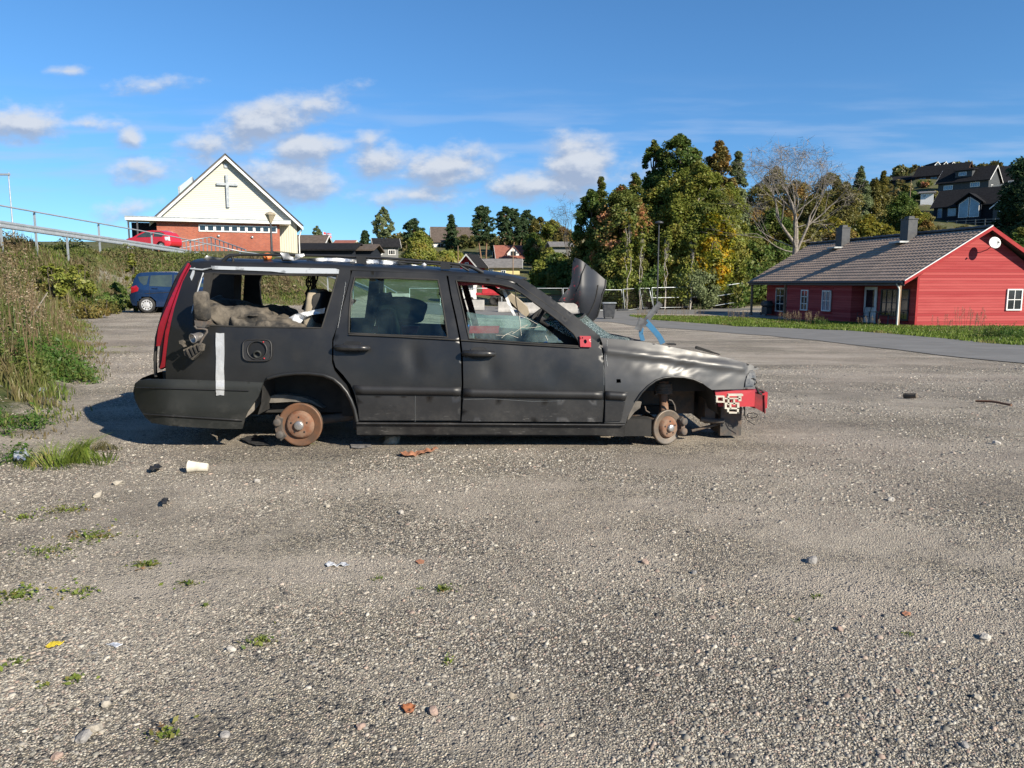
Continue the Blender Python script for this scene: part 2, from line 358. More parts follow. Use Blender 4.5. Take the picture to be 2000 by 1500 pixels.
# ------------------------------------------------------------------ ground
def gravel_material():
    m, t, b, o = newmat('gravel_ground')
    g = N(t, 'ShaderNodeNewGeometry'); pos = g.outputs['Position']
    def noise_(s, d=4, r=.6, mp=None):
        n = N(t, 'ShaderNodeTexNoise'); n.inputs['Scale'].default_value = s; n.inputs['Detail'].default_value = d; n.inputs['Roughness'].default_value = r
        lk(t, mp or pos, n.inputs['Vector']); return n.outputs[0]
    def vor(s, feat='F1'):
        n = N(t, 'ShaderNodeTexVoronoi', feature=feat); n.inputs['Scale'].default_value = s; lk(t, pos, n.inputs['Vector']); return n
    v1 = vor(135); v2 = vor(62); v3 = vor(300)
    big = noise_(.55, 5, .6); mid = noise_(2.6, 5, .65); drv = noise_(.22, 3, .5)
    sr = N(t, 'ShaderNodeSeparateColor'); lk(t, v1.outputs['Color'], sr.inputs[0])
    sr2 = N(t, 'ShaderNodeSeparateColor'); lk(t, v2.outputs['Color'], sr2.inputs[0])
    rp = N(t, 'ShaderNodeValToRGB'); lk(t, sr.outputs[0], rp.inputs[0])
    el = rp.color_ramp.elements; el[0].position = 0; el[0].color = (0.039,0.041,0.044,1); el[1].position = 1; el[1].color = (0.797,0.726,0.586,1)
    for p_, c in ((.16,(0.128,0.119,0.100)),(.34,(0.321,0.284,0.219)),(.52,(0.463,0.409,0.306)),(.68,(0.643,0.554,0.405)),(.80,(0.360,0.343,0.293)),(.90,(0.668,0.515,0.374)),(.96,(0.822,0.739,0.561))):
        e = el.new(p_); e.color = (*c, 1)
    rp2 = N(t, 'ShaderNodeValToRGB'); lk(t, sr2.outputs[1], rp2.inputs[0]); el = rp2.color_ramp.elements
    el[0].position = 0; el[0].color = (0.064,0.066,0.069,1); el[1].position = 1; el[1].color = (0.668,0.634,0.536,1)
    for p_, c in ((.3,(0.167,0.158,0.143)),(.6,(0.347,0.304,0.249)),(.85,(0.449,0.370,0.299))): e = el.new(p_); e.color = (*c, 1)
    # fines between the stones
    fines = mixc(t, smooth(t, mid, .35, .65), (.52,.46,.38), (.39,.345,.285))
    isbig = smooth(t, math_(t, 'ADD', sr2.outputs[2], math_(t, 'MULTIPLY', mid, .5)), .92, 1.0)
    col = mixc(t, isbig, rp.outputs[0], rp2.outputs[0])
    edge = smooth(t, v1.outputs['Distance'], .35, .62)
    col = mixc(t, math_(t, 'MULTIPLY', edge, .72), col, (.06,.056,.05))
    sand = smooth(t, noise_(.9, 6, .66), .42, .60)
    col = mixc(t, math_(t, 'MULTIPLY', sand, .50), col, fines)
    # damp, oily and worn patches; bigger drifts of lighter and browner grit
    str_ = N(t, 'ShaderNodeMapping'); str_.inputs[2].default_value = (0, 0, .12); str_.inputs[3].default_value = (.22, 1.0, 1); lk(t, pos, str_.inputs[0])
    lane = noise_(.75, 6, .62, str_.outputs[0])
    col = mixc(t, smooth(t, big, .46, .60, 0, .40), col, mixc(t, .5, col, (.09,.08,.072), 'MIX'))
    col = mixc(t, smooth(t, lane, .47, .62, 0, .30), col, (.14,.12,.105))
    col = mixc(t, smooth(t, lane, .48, .36, 0, .42), col, (.48,.42,.355))
    col = mixc(t, smooth(t, drv, .45, .62, 0, .30), col, (.42,.35,.29))
    sp_ = N(t, 'ShaderNodeSeparateXYZ'); lk(t, pos, sp_.inputs[0])
    dk = N(t, 'ShaderNodeMapping', vector_type='TEXTURE'); dk.inputs[1].default_value = (.35, 2.15, 0); dk.inputs[3].default_value = (.75, .42, 1); lk(t, pos, dk.inputs[0])
    le = N(t, 'ShaderNodeVectorMath', operation='LENGTH'); lk(t, dk.outputs[0], le.inputs[0])
    stain = smooth(t, math_(t, 'ADD', le.outputs['Value'], math_(t, 'MULTIPLY', math_(t, 'SUBTRACT', noise_(4, 5, .7), .5), 1.6)), 1.15, .35, 0, .34)
    col = mixc(t, stain, col, (.055,.05,.046))
    # soil and grass where the vertex mask says so
    at = N(t, 'ShaderNodeAttribute', attribute_name='grass')
    gm = smooth(t, math_(t, 'ADD', at.outputs['Fac'], math_(t, 'MULTIPLY', math_(t, 'SUBTRACT', noise_(2.2, 6, .7), .5), .9)), .35, .6)
    soil = mixc(t, smooth(t, noise_(1.1, 6, .7), .38, .62), (.085,.095,.03), (.12,.095,.055))
    soil = mixc(t, smooth(t, noise_(5, 5, .7), .45, .6), soil, (.055,.075,.022))
    soil = mixc(t, smooth(t, noise_(.5, 5, .7), .55, .7), soil, (.21,.19,.165))
    col = mixc(t, gm, col, soil)
    lk(t, col, b.inputs['Base Color']); b.inputs['Roughness'].default_value = .95; b.inputs['Specular IOR Level'].default_value = .2
    h = math_(t, 'MULTIPLY', smooth(t, v1.outputs['Distance'], .0, .7, 1, 0), .0066)
    h = math_(t, 'ADD', h, math_(t, 'MULTIPLY', math_(t, 'MULTIPLY', smooth(t, v2.outputs['Distance'], 0, .6, 1, 0), isbig), .013))
    h = math_(t, 'ADD', h, math_(t, 'MULTIPLY', smooth(t, v3.outputs['Distance'], .0, .7, 1, 0), .0024))
    h = math_(t, 'ADD', h, math_(t, 'MULTIPLY', noise_(7, 7, .7), .022))
    bp = N(t, 'ShaderNodeBump'); bp.inputs['Strength'].default_value = .9; bp.inputs['Distance'].default_value = 1; lk(t, h, bp.inputs['Height']); lk(t, bp.outputs[0], b.inputs['Normal'])
    return m
M = {}
M['gravel'] = gravel_material()
def axis_grid(segs):
    out = []
    for a, b, st in segs: out += list(np.arange(a, b, st))
    return np.array(out + [segs[-1][1]])
xs = axis_grid([(-900,-300,60),(-300,-90,15),(-90,-32,4),(-32,-24,1),(-24,-2,.35),(-2,14,.25),(14,40,1.0),(40,120,4),(120,300,8),(300,900,60)])
ys = axis_grid([(-60,-4,4),(-4,16,.22),(16,52,.45),(52,80,1.2),(80,300,5),(300,900,50)])
GX, GY = np.meshgrid(xs, ys); Z = gz(GX, GY)
nx_, ny_ = len(xs), len(ys)
idx = np.arange(nx_ * ny_).reshape(ny_, nx_)
Fq = np.stack([idx[:-1,:-1], idx[:-1,1:], idx[1:,1:], idx[1:,:-1]], -1).reshape(-1, 4)
dUP = poly_dist(GX, GY, UP)
gmask = np.clip(dUP * 0.55 + .32, 0, 1)
# green lawns: the verge round the red house, and everything beyond the lot
VERGE = [tuple(G(px, py)[:2]) for px, py in [(1232,617),(1400,619),(1560,628),(1760,632)]] + [(21.5,40.3),(45,38),(60,20),(30,10)] + [tuple(G(px, py)[:2]) for px, py in [(1999,675),(1800,657),(1600,643),(1400,633),(1280,625)]]
gmask = np.maximum(gmask, np.clip(poly_dist(GX, GY, np.array(VERGE)) * 2 + .7, 0, 1))
gmask = np.maximum(gmask, S01((GY - 73) / 6)); gmask = np.maximum(gmask, S01((GX - 24) / 4) * (GY > 30))

ground = mesh_np('ground', np.stack([GX, GY, Z], -1).reshape(-1, 3), Fq, M['gravel'], None, True, None, {'grass': gmask.ravel()})
tag(ground, kind='structure')

M['asphalt'] = pm('asphalt', (.165,.16,.15), (.125,.122,.115), 1.2, .85, bump=.004, bscale=60, detail=8)
M['lawn'] = pm('lawn', (.07,.13,.02), (.12,.17,.035), 1.5, .95, bump=.03, bscale=8, detail=8, spec=.15)
def sheet(name, pts, lift, mat, sp):
    q_ = random.Random(3); pts = [(x + q_.uniform(-.07, .07), y + q_.uniform(-.12, .12)) for x, y in dens(pts, .7)]
    V2, T = cdt(pts, [], sp)
    V = np.column_stack([V2, gz(V2[:, 0], V2[:, 1]) + lift])
    o = mesh_np(name, V, [tuple(int(i) for i in q) for q in T], mat, None, True); tag(o, kind='structure'); return o
RD = [G(px, py)[:2] for px, py in [(1999,711),(1800,690),(1500,656),(1300,641),(1190,629),(1040,624)]]
RD2 = [G(px, py)[:2] for px, py in [(1225,612),(1285,626),(1400,634),(1600,644),(1800,658),(1999,674)]]
d0 = (RD[0] - RD[1]) / np.linalg.norm(RD[0] - RD[1]); d1 = (RD2[-1] - RD2[-2]) / np.linalg.norm(RD2[-1] - RD2[-2])
road_pts = [tuple(RD[0] + d0 * 14)] + [tuple(p) for p in RD] + [(-7, 46), (-9.5, 57), (-9.5, 74), (3, 76), (20, 72), (26.5, 72), (27, 63)] + [tuple(G(px, py)[:2]) for px, py in [(1455,606),(1380,614)]] + [tuple(p) for p in RD2] + [tuple(RD2[-1] + d1 * 14)]
sheet('road', road_pts, .013, M['asphalt'], 1.6)
# lit green field below the far houses
fld = [P(px, py, Y)[:2] for px, py, Y in [(1020,560,92),(1120,560,92),(1130,540,122),(1080,538,122),(1020,548,110)]]
fl = sheet('lawn', [tuple(p) for p in fld], .12, M['lawn'], 5)

# ------------------------------------------------------------------ loose gravel: one mass of small stones near the camera
rng = np.random.default_rng(7)
def stones(n, pts, size, seed, flat=.6):
    """n small angular stones as octahedra with cut, jittered corners"""
    r = np.random.default_rng(seed)
    base = np.array([(1,0,0),(0,1,0),(-1,0,0),(0,-1,0),(.55,.55,.75),(-.5,.4,.8),(-.3,-.6,.7),(.6,-.4,.65)], float)
    faces = np.array([(0,1,4),(1,5,4),(1,2,5),(2,6,5),(2,3,6),(3,7,6),(3,0,7),(0,4,7),(4,5,6),(4,6,7)])
    V = base[None] * (1 + .35 * (r.random((n, 8, 3)) - .5))
    V = V * (size[:, None, None] * (np.array([1, .75, flat])[None, None] * (0.75 + .5 * r.random((n, 1, 3)))))
    a = r.random(n) * 2 * PI; c, s = np.cos(a), np.sin(a)
    X = V[..., 0] * c[:, None] - V[..., 1] * s[:, None]; Y = V[..., 0] * s[:, None] + V[..., 1] * c[:, None]
    V = np.stack([X, Y, V[..., 2]], -1) + pts[:, None, :]
    Fc = (faces[None] + (np.arange(n) * 8)[:, None, None]).reshape(-1, 3)
    return V.reshape(-1, 3), Fc
n = 260000
Yy = 1.35 * np.exp(rng.random(n) ** 1.15 * math.log(13 / 1.35)); Xx = (rng.random(n) * 2 - 1) * (Yy * .74 + .4)
sz = .0026 + .0028 * rng.random(n) ** 2 + .008 * rng.random(n) ** 34
sz *= (1 + (Yy - 1.4) * .13)
keep = (vn(Xx, Yy, 2.3, 1) + vn(Xx, Yy, 5.1, 3) * .6 + rng.random(n) * 1.2) > .35
sz *= 1 + .45 * np.clip(vn(Xx, Yy, 2.3, 1) + vn(Xx, Yy, 5.1, 3) * .6, 0, 1.2) * .35
keep &= ~((Yy > 5.3) & (Yy < 7.1) & (Xx > -2.2) & (Xx < 1.6) & (rng.random(n) < .9))
Xx, Yy, sz = Xx[keep], Yy[keep], sz[keep]
pts = np.column_stack([Xx, Yy, gz(Xx, Yy) - sz * .12])
V, Fc = stones(len(pts), pts, sz, 3)
M['stone'] = leafmat('stone_chips', [(.05,.05,.052),(.12,.115,.105),(.24,.225,.19),(.33,.30,.25),(.18,.175,.165),(.42,.375,.31),(.27,.245,.205),(.36,.335,.28),(.50,.46,.39),(.34,.255,.205),(.08,.08,.08)], transl=0)
o = mesh_np('gravel', V, Fc, M['stone']); tag(o, 'loose grey and pink stone chips strewn over the gravel lot', 'gravel', None, 'stuff')

# ------------------------------------------------------------------ blades of grass, weeds
def blades(pts, h, w, lean, seed, segs=2):
    r = np.random.default_rng(seed); n = len(pts)
    a = r.random(n) * 2 * PI; b = r.random(n) * 2 * PI; l = lean * h * (.3 + r.random(n))
    d = np.stack([np.cos(a), np.sin(a), np.zeros(n)], -1); s = np.stack([np.cos(b), np.sin(b), np.zeros(n)], -1) * (w[:, None] / 2)
    up = np.array([0, 0, 1.0])
    p0 = pts; p1 = pts + up * (h * .6)[:, None] + d * (l * .35)[:, None]; p2 = pts + up * (h * .98 - l * .2)[:, None] + d * l[:, None]
    V = np.stack([p0 - s, p0 + s, p1 + s * .8, p1 - s * .8, p2], 1).reshape(-1, 3)
    i = (np.arange(n) * 5)[:, None]
    F3 = np.concatenate([i + [0, 1, 2], i + [0, 2, 3], i + [3, 2, 4]], 1).reshape(-1, 3)
    return V, F3
M['grass_green'] = leafmat('grass_green', [(.06,.10,.018),(.10,.16,.03),(.15,.20,.04),(.20,.20,.06),(.09,.13,.03)], [(.17,.135,.065),(.20,.16,.085),(.11,.085,.035)], .55, world=True, plo=.44, phi=.58)
M['grass_dry'] = leafmat('grass_dry', [(.17,.13,.07),(.26,.205,.12),(.13,.095,.05),(.20,.15,.085),(.10,.10,.04)], [(.09,.13,.03),(.14,.17,.05),(.07,.10,.02)], .4, world=True, plo=.5, phi=.6)
M['verge_grass'] = leafmat('verge_grass', [(.09,.15,.02),(.13,.19,.03),(.17,.22,.04),(.10,.16,.025)], [(.20,.20,.06),(.24,.20,.08)], .8, world=True, plo=.55, phi=.68)
def in_bank(n, seed, ymin, ymax, dmin, dmax, xmin=-30):
    r = np.random.default_rng(seed); out = []
    while sum(map(len, out)) < n:
        y = ymin * np.exp(r.random(n * 3) * math.log(ymax / ymin)); x = xmin + r.random(n * 3) * (-xmin + 0)
        d = poly_dist(x, y, UP); k = (d > dmin) & (d < dmax) & (x > -.74 * y - 2)
        k &= r.random(n * 3) < np.clip((d - dmin) * 1.5 + .05, 0, 1)
        out.append(np.column_stack([x[k], y[k], gz(x[k], y[k])]))
    return np.concatenate(out)[:n]
p1 = in_bank(95000, 11, 3.6, 48, -.25, 9); r1 = np.random.default_rng(5)
pk = (p1[:,1] > 9) | (vn(p1[:,0], p1[:,1], 2.6, 3) + vn(p1[:,0], p1[:,1], 6.1, 2) * .7 > .15); p1 = p1[pk]
hh = np.clip(.25 + (p1[:,1] - 3.5) / 7, .3, 1) * np.where(p1[:,1] > 36, .6, 1) * (.12 + .34 * r1.random(len(p1)) ** 1.5) * (.75 + .35 * vn(p1[:,0], p1[:,1], .8, 4)) * np.clip(.35 + poly_dist(p1[:,0], p1[:,1], UP) * .8, .3, 1.15)
V, Fc = blades(p1, hh, .006 + .0011 * p1[:, 1] ** .9, .45, 1); o = mesh_np('grass', V, Fc, M['grass_green']); tag(o, 'rough green and straw coloured grass covering the embankment', 'grass', None, 'stuff')
p2 = in_bank(24000, 12, 8, 46, .5, 4.4)
cl = vn(p2[:,0], p2[:,1], .9, 8) + vn(p2[:,0], p2[:,1], 2.3, 9) * .5 > -.1; p2 = p2[cl]
hh = (.20 + .60 * r1.random(len(p2)) ** 1.8) * np.where(p2[:,1] > 34, .55, 1); hh *= (.6 + .5 * S01(vn(p2[:,0], p2[:,1], .7, 3) * .5 + .5))
V, Fc = blades(p2, hh, .006 + .0010 * p2[:, 1] ** .9, .22, 2); o = mesh_np('dry_weeds', V, Fc, M['grass_dry']); tag(o, 'tall brown dried weed stalks standing over the embankment grass', 'weeds', None, 'stuff')
# verge by the road and round the red house
VG = np.array(VERGE); r2 = np.random.default_rng(9)
x = r2.uniform(3, 32, 260000); y = r2.uniform(14, 62, 260000); k = (poly_dist(x, y, VG) > -.2) & (x < .72 * y); x, y = x[k][:70000], y[k][:70000]
pv = np.column_stack([x, y, gz(x, y)]); V, Fc = blades(pv, .06 + .10 * r2.random(len(pv)) ** 2, .012 + .0009 * y, .4, 3)
o = mesh_np('verge_grass', V, Fc, M['verge_grass']); tag(o, 'short mown green grass strip between the road and the red house', 'grass', None, 'stuff')
def leafquads(C, size, seed, droop=0., aspect=.55, upb=.3, outw=None):
    r = np.random.default_rng(seed); n = len(C)
    nrm = r.normal(size=(n, 3)); nrm[:, 2] += upb
    if outw is not None: nrm = nrm * .62 + outw / (np.linalg.norm(outw, axis=1)[:, None] + 1e-6) * 1.05
    nrm /= np.linalg.norm(nrm, axis=1)[:, None]
    t = np.cross(nrm, r.normal(size=(n, 3))); t /= np.linalg.norm(t, axis=1)[:, None] + 1e-9; t[:, 2] -= droop; b = np.cross(nrm, t)
    s = size[:, None]
    V = np.stack([C - t * s, C + b * s * aspect, C + t * s, C - b * s * aspect], 1).reshape(-1, 3)
    return V, (np.arange(n)[:, None] * 4 + [0, 1, 2, 3])
# low scrub of the bank: tiny leaves in drifts of different kinds
for nm_, cols_, seed_, lab_, off_ in (('low_scrub', [(.075,.10,.03),(.12,.135,.045),(.15,.155,.055),(.065,.08,.03)], 71, 'low dark green scrub in drifts over the embankment', 1.0), ('brown_scrub', [(.17,.125,.07),(.24,.185,.11),(.12,.09,.05),(.17,.145,.07)], 72, 'low rusty brown scrub in drifts over the embankment', 6.0)):
    q_ = in_bank(46000, seed_, 7.5, 47, .7, 4.8); r_ = np.random.default_rng(seed_)
    f_ = vn(q_[:,0], q_[:,1], .55, off_) + .6 * vn(q_[:,0], q_[:,1], 1.6, off_ + 2); k_ = f_ > -.05; q_ = q_[k_]; f_ = f_[k_]
    q_[:, 2] += r_.random(len(q_)) * (.12 + .50 * np.clip(f_, 0, 1)); V, Fc = leafquads(q_, (.010 + .0012 * q_[:, 1]) * (.6 + r_.random(len(q_))), seed_, 0, .5, .5)
    o = mesh_np(nm_, V, Fc, leafmat(nm_ + '_leaves', cols_)); tag(o, lab_, 'scrub', None, 'stuff')
# broad-leaved herbs at the foot of the bank: leafy stems
def leafquads(C, size, seed, droop=0., aspect=.55, upb=.3, outw=None):
    r = np.random.default_rng(seed); n = len(C)
    nrm = r.normal(size=(n, 3)); nrm[:, 2] += upb
    if outw is not None: nrm = nrm * .62 + outw / (np.linalg.norm(outw, axis=1)[:, None] + 1e-6) * 1.05
    nrm /= np.linalg.norm(nrm, axis=1)[:, None]
    t = np.cross(nrm, r.normal(size=(n, 3))); t /= np.linalg.norm(t, axis=1)[:, None] + 1e-9; t[:, 2] -= droop; b = np.cross(nrm, t)
    s = size[:, None]
    V = np.stack([C - t * s, C + b * s * aspect, C + t * s, C - b * s * aspect], 1).reshape(-1, 3)
    return V, (np.arange(n)[:, None] * 4 + [0, 1, 2, 3])
M['herb'] = leafmat('herb_leaves', [(.035,.09,.02),(.05,.12,.02),(.08,.16,.03),(.06,.11,.03),(.12,.18,.04)], [(.10,.15,.03),(.16,.16,.05)], 1.2, world=True, plo=.5, phi=.6)
M['stem_brown'] = pm('stem_brown', (.16,.11,.06), (.10,.07,.04), 10, .9)
M['stem_green'] = pm('stem_green', (.08,.12,.03), (.11,.11,.04), 10, .9)
# ------------------------------------------------------------------ building materials
M['cream'] = boards('cream_lapped_boards', (.54,.525,.455), .17, 'z', .014, .12, gap=.12)
M['cream_v'] = boards('cream_upright_boards', (.54,.52,.42), .22, 'x', .02, .1, gap=.14)
M['redboard'] = boards('red_lapped_boards', (.30,.045,.047), .145, 'z', .016, .7, (.38,.078,.075), gap=.10)
M['redtrim'] = pm('red_trim', (.30,.036,.038), (.34,.05,.05), 3, .8, spec=.1)
M['white'] = pm('white_paint', (.78,.77,.74), (.66,.65,.62), 3, .5)
M['whitewall'] = boards('white_boards', (.74,.73,.70), .18, 'z', .01, .1)
M['greywall'] = boards('grey_boards', (.075,.08,.085), .18, 'z', .01, .2)
M['darkwall'] = boards('charcoal_boards', (.022,.026,.034), .18, 'z', .01, .2)
M['midgrey'] = boards('mid_grey_boards', (.20,.205,.20), .18, 'z', .01, .2)
M['brownwall'] = boards('brown_boards', (.09,.05,.035), .18, 'z', .01, .2)
M['yellowwall'] = boards('yellow_boards', (.68,.58,.28), .18, 'z', .01, .15)
M['barnred'] = boards('barn_red_boards', (.36,.03,.03), .18, 'z', .01, .2)
M['concrete'] = pm('concrete', (.42,.40,.37), (.30,.29,.27), 1.5, .9, bump=.006, bscale=20, detail=7)
M['zinc'] = pm('zinc', (.33,.35,.36), (.42,.44,.45), 4, .42, metal=.7)
M['galv'] = pm('galvanised_steel', (.50,.53,.55), (.38,.41,.43), 3, .45, metal=.55)
M['darkmetal'] = pm('dark_metal', (.035,.037,.042), (.055,.057,.06), 4, .45)
M['window'] = pm('window_glass', (.012,.016,.02), (.02,.025,.03), 1, .06, r2=.08, spec=1.0)
M['skywin'] = pm('window_glass_sky_tint', (.10,.19,.30), (.06,.12,.20), 1.2, .1, r2=.15, spec=1.0)  # reflected sky painted into the glass as its blue colour
M['black_roof'] = pm('black_roof', (.014,.014,.016), (.022,.022,.024), 3, .9, spec=.08, bump=.01, bscale=30)
M['brown_roof'] = pm('brown_roof', (.085,.068,.056), (.12,.095,.08), 2, .9, spec=.1, bump=.02, bscale=12)
M['red_roof'] = pm('red_roof', (.26,.095,.065), (.20,.07,.05), 2, .75, bump=.02, bscale=12)
M['grey_roof'] = pm('grey_roof', (.13,.125,.12), (.18,.17,.165), 2, .8, bump=.02, bscale=12)
M['wood'] = pm('weathered_wood', (.20,.13,.08), (.28,.19,.12), 5, .8, stretch=(1,1,.2))
def brickmat():
    m, t, b, o = newmat('red_brick')
    tcn = N(t, 'ShaderNodeTexCoord'); s = N(t, 'ShaderNodeSeparateXYZ'); lk(t, tcn.outputs['Object'], s.inputs[0])
    c = N(t, 'ShaderNodeCombineXYZ'); lk(t, math_(t, 'ADD', s.outputs[0], s.outputs[1]), c.inputs[0]); lk(t, s.outputs[2], c.inputs[1])
    br = N(t, 'ShaderNodeTexBrick'); br.inputs['Scale'].default_value = 1; br.inputs['Brick Width'].default_value = .24; br.inputs['Row Height'].default_value = .085; br.inputs['Mortar Size'].default_value = .009
    br.inputs['Color1'].default_value = (.42,.105,.05,1); br.inputs['Color2'].default_value = (.30,.07,.04,1); br.inputs['Mortar'].default_value = (.30,.21,.17,1); lk(t, c.outputs[0], br.inputs['Vector'])
    nz = N(t, 'ShaderNodeTexNoise'); nz.inputs['Scale'].default_value = .8; nz.inputs['Detail'].default_value = 5; lk(t, tcn.outputs['Object'], nz.inputs['Vector'])
    lk(t, mixc(t, smooth(t, nz.outputs[0], .4, .65, 0, .35), br.outputs['Color'], (.22,.06,.035)), b.inputs['Base Color']); b.inputs['Roughness'].default_value = .85
    bp = N(t, 'ShaderNodeBump'); bp.inputs['Distance'].default_value = .006; bp.invert = True; lk(t, br.outputs['Fac'], bp.inputs['Height']); lk(t, bp.outputs[0], b.inputs['Normal'])
    return m
M['brick'] = brickmat()

def win(parent, o, ax, out, w, h, nx=2, ny=2, fm='white', gm='window', fw=.07, name='window', dep=.07):
    """frame standing proud of the wall plus a pane; o = lower left corner on the wall face"""
    o = np.array(o, float); ax = np.array(ax, float); out = np.array(out, float); up = np.array((0, 0, 1.0))
    f = MB()
    def bar(a0, z0, aw, hh, d0, d1): f.obox(o + ax * a0 + up * z0 + out * d0, ax * aw, up * hh, out * (d1 - d0))
    bar(0, 0, w, fw, -.02, dep + .01); bar(0, h - fw, w, fw, -.02, dep); bar(0, fw, fw, h - 2 * fw, -.02, dep); bar(w - fw, fw, fw, h - 2 * fw, -.02, dep)
    mw = fw * .55
    for i in range(1, nx): bar(w * i / nx - mw / 2, fw, mw, h - 2 * fw, .0, dep - .012)
    for j in range(1, ny): bar(fw, h * j / ny - mw / 2, w - 2 * fw, mw, .0, dep - .018)
    fo = f.build(name, M[fm], parent)
    g = MB(); g.obox(o + ax * fw * .6 + up * fw * .6 + out * .012, ax * (w - fw * 1.2), up * (h - fw * 1.2), out * .014); g.build('pane', M[gm], fo)
    return fo
def gable_mesh(L, Wd, ev, rg, base=-2.5, x0=0, y0=0):
    """walls of a house with its ridge along local y (gable faces -y)"""
    m = MB(); xm = x0 + Wd / 2
    V = [(x0,y0,base),(x0+Wd,y0,base),(x0+Wd,y0,ev),(xm,y0,rg),(x0,y0,ev),(x0,y0+L,base),(x0+Wd,y0+L,base),(x0+Wd,y0+L,ev),(xm,y0+L,rg),(x0,y0+L,ev)]
    m.add(V, [(0,1,2,3,4),(5,9,8,7,6),(0,4,9,5),(1,6,7,2)]); return m
def roof_slabs(L, Wd, ev, rg, oh=.5, og=.5, th=.18, x0=0, y0=0):
    m = MB(); xm = x0 + Wd / 2; sl = (rg - ev) / (Wd / 2)
    for s in (-1, 1):
        e = np.array((xm + s * (Wd / 2 + oh), y0 - og, ev - sl * oh + .02)); r = np.array((xm, y0 - og, rg + .02))
        m.obox(e, r - e, (0, L + 2 * og, 0), (0, 0, th))
    return m
def house(name, label, loc, rz, L, Wd, ev, rg, wall, roof, wins=(), chim=(), trim='white', swap=False, cat='house', group=None, rooftrim=True, oh=.5, og=.45, door=None):
    """swap: ridge runs left-right instead of away from the camera"""
    t = thing(name, label, cat, loc, rz, group)
    if swap:
        def tr(m):
            m.V = [(v[1], v[0], v[2]) for v in m.V]; m.Fc = [f[::-1] for f in m.Fc]; return m
    else: tr = lambda m: m
    tr(gable_mesh(L, Wd, ev, rg)).build('wall', M[wall], t)
    rf = tr(roof_slabs(L, Wd, ev, rg, oh, og)).build('roof', M[roof], t)
    if rooftrim:
        b = MB(); sl = (rg - ev) / (Wd / 2)
        for s in (-1, 1):
            for yy in (-og - .04, L + og):
                e = np.array((Wd/2 + s * (Wd/2 + oh + .02), yy, ev - sl * oh - .05)); r = np.array((Wd/2, yy, rg - .05)); b.obox(e, r - e, (0, .04, 0), (0, 0, .24))
        tr(b).build('barge_board', M[trim], rf)
    for (x, y, w, h) in chim:
        c = MB(); c.box((x, y, h / 2 + ev), (w, w, h + 0)).box((x, y, ev + h + .04), (w + .12, w + .12, .08)); c.build('chimney', M['darkmetal'], rf)
    DX = {'f': ((1,0,0),(0,-1,0)), 'l': ((0,-1,0),(-1,0,0)), 'r': ((0,1,0),(1,0,0))}
    XW, YW = (L, Wd) if swap else (Wd, L)
    for q in wins:
        face, a, z, w, h = q[:5]; nx, ny = q[5:7] if len(q) > 6 else (2, 1); gm = q[7] if len(q) > 7 else 'window'
        o = {'f': (a, 0, z), 'l': (0, YW - a, z), 'r': (XW, a, z)}[face]; ax, out = DX[face]
        win(t, o, ax, out, w, h, nx, ny, trim, gm, fw=.1)
    if door: d = MB(); d.box((door[0] + .5, -.04, door[1] + 1.05), (1.0, .08, 2.1)); d.build('door', M[door[2]], t)
    return t

# ------------------------------------------------------------------ tiled roof with real courses
def tile_roof(x0, z0, x1, z1, y0, y1, row=.34, colw=.30):
    """one slope from eave (x0,z0) to ridge (x1,z1), running y0..y1"""
    Ls = math.hypot(x1 - x0, z1 - z0); nr = int(Ls / row); nc = int((y1 - y0) / colw) * 5
    d = np.array((x1 - x0, 0, z1 - z0)) / Ls; nn = np.array((-d[2], 0, d[0])); nn = nn if nn[2] > 0 else -nn
    V = []; Fs = []; yv = np.linspace(y0, y1, nc + 1)
    cor = .030 * np.abs(np.sin((yv - y0) / colw * PI)) ** .7
    rows = []
    for i in range(nr):
        for s, h in ((i * row, .026), ((i + 1) * row, .0)): rows.append((min(s, Ls), h))
    for s, h in rows:
        for k, yy in enumerate(yv):
            V.append(np.array((x0, yy, z0)) + d * s + nn * (h + cor[k] + .02))
    m = nc + 1
    for r in range(len(rows) - 1):
        for k in range(nc): Fs.append((r*m+k, r*m+k+1, (r+1)*m+k+1, (r+1)*m+k))
    return np.array(V), Fs
def roof_tile_mat():
    m, t, b, o = newmat('brown_concrete_tiles')
    tcn = N(t, 'ShaderNodeTexCoord'); nz = N(t, 'ShaderNodeTexNoise'); nz.inputs['Scale'].default_value = 3; nz.inputs['Detail'].default_value = 8; nz.inputs['Roughness'].default_value = .7; lk(t, tcn.outputs['Object'], nz.inputs['Vector'])
    n2 = N(t, 'ShaderNodeTexNoise'); n2.inputs['Scale'].default_value = .5; n2.inputs['Detail'].default_value = 4; lk(t, tcn.outputs['Object'], n2.inputs['Vector'])
    c = mixc(t, smooth(t, nz.outputs[0], .35, .65), (.37,.28,.22), (.28,.215,.17)); c = mixc(t, smooth(t, n2.outputs[0], .5, .65, 0, .35), c, (.19,.165,.14))
    lk(t, c, b.inputs['Base Color']); b.inputs['Roughness'].default_value = .9; b.inputs['Specular IOR Level'].default_value = .12; return m
M['tiles'] = roof_tile_mat()

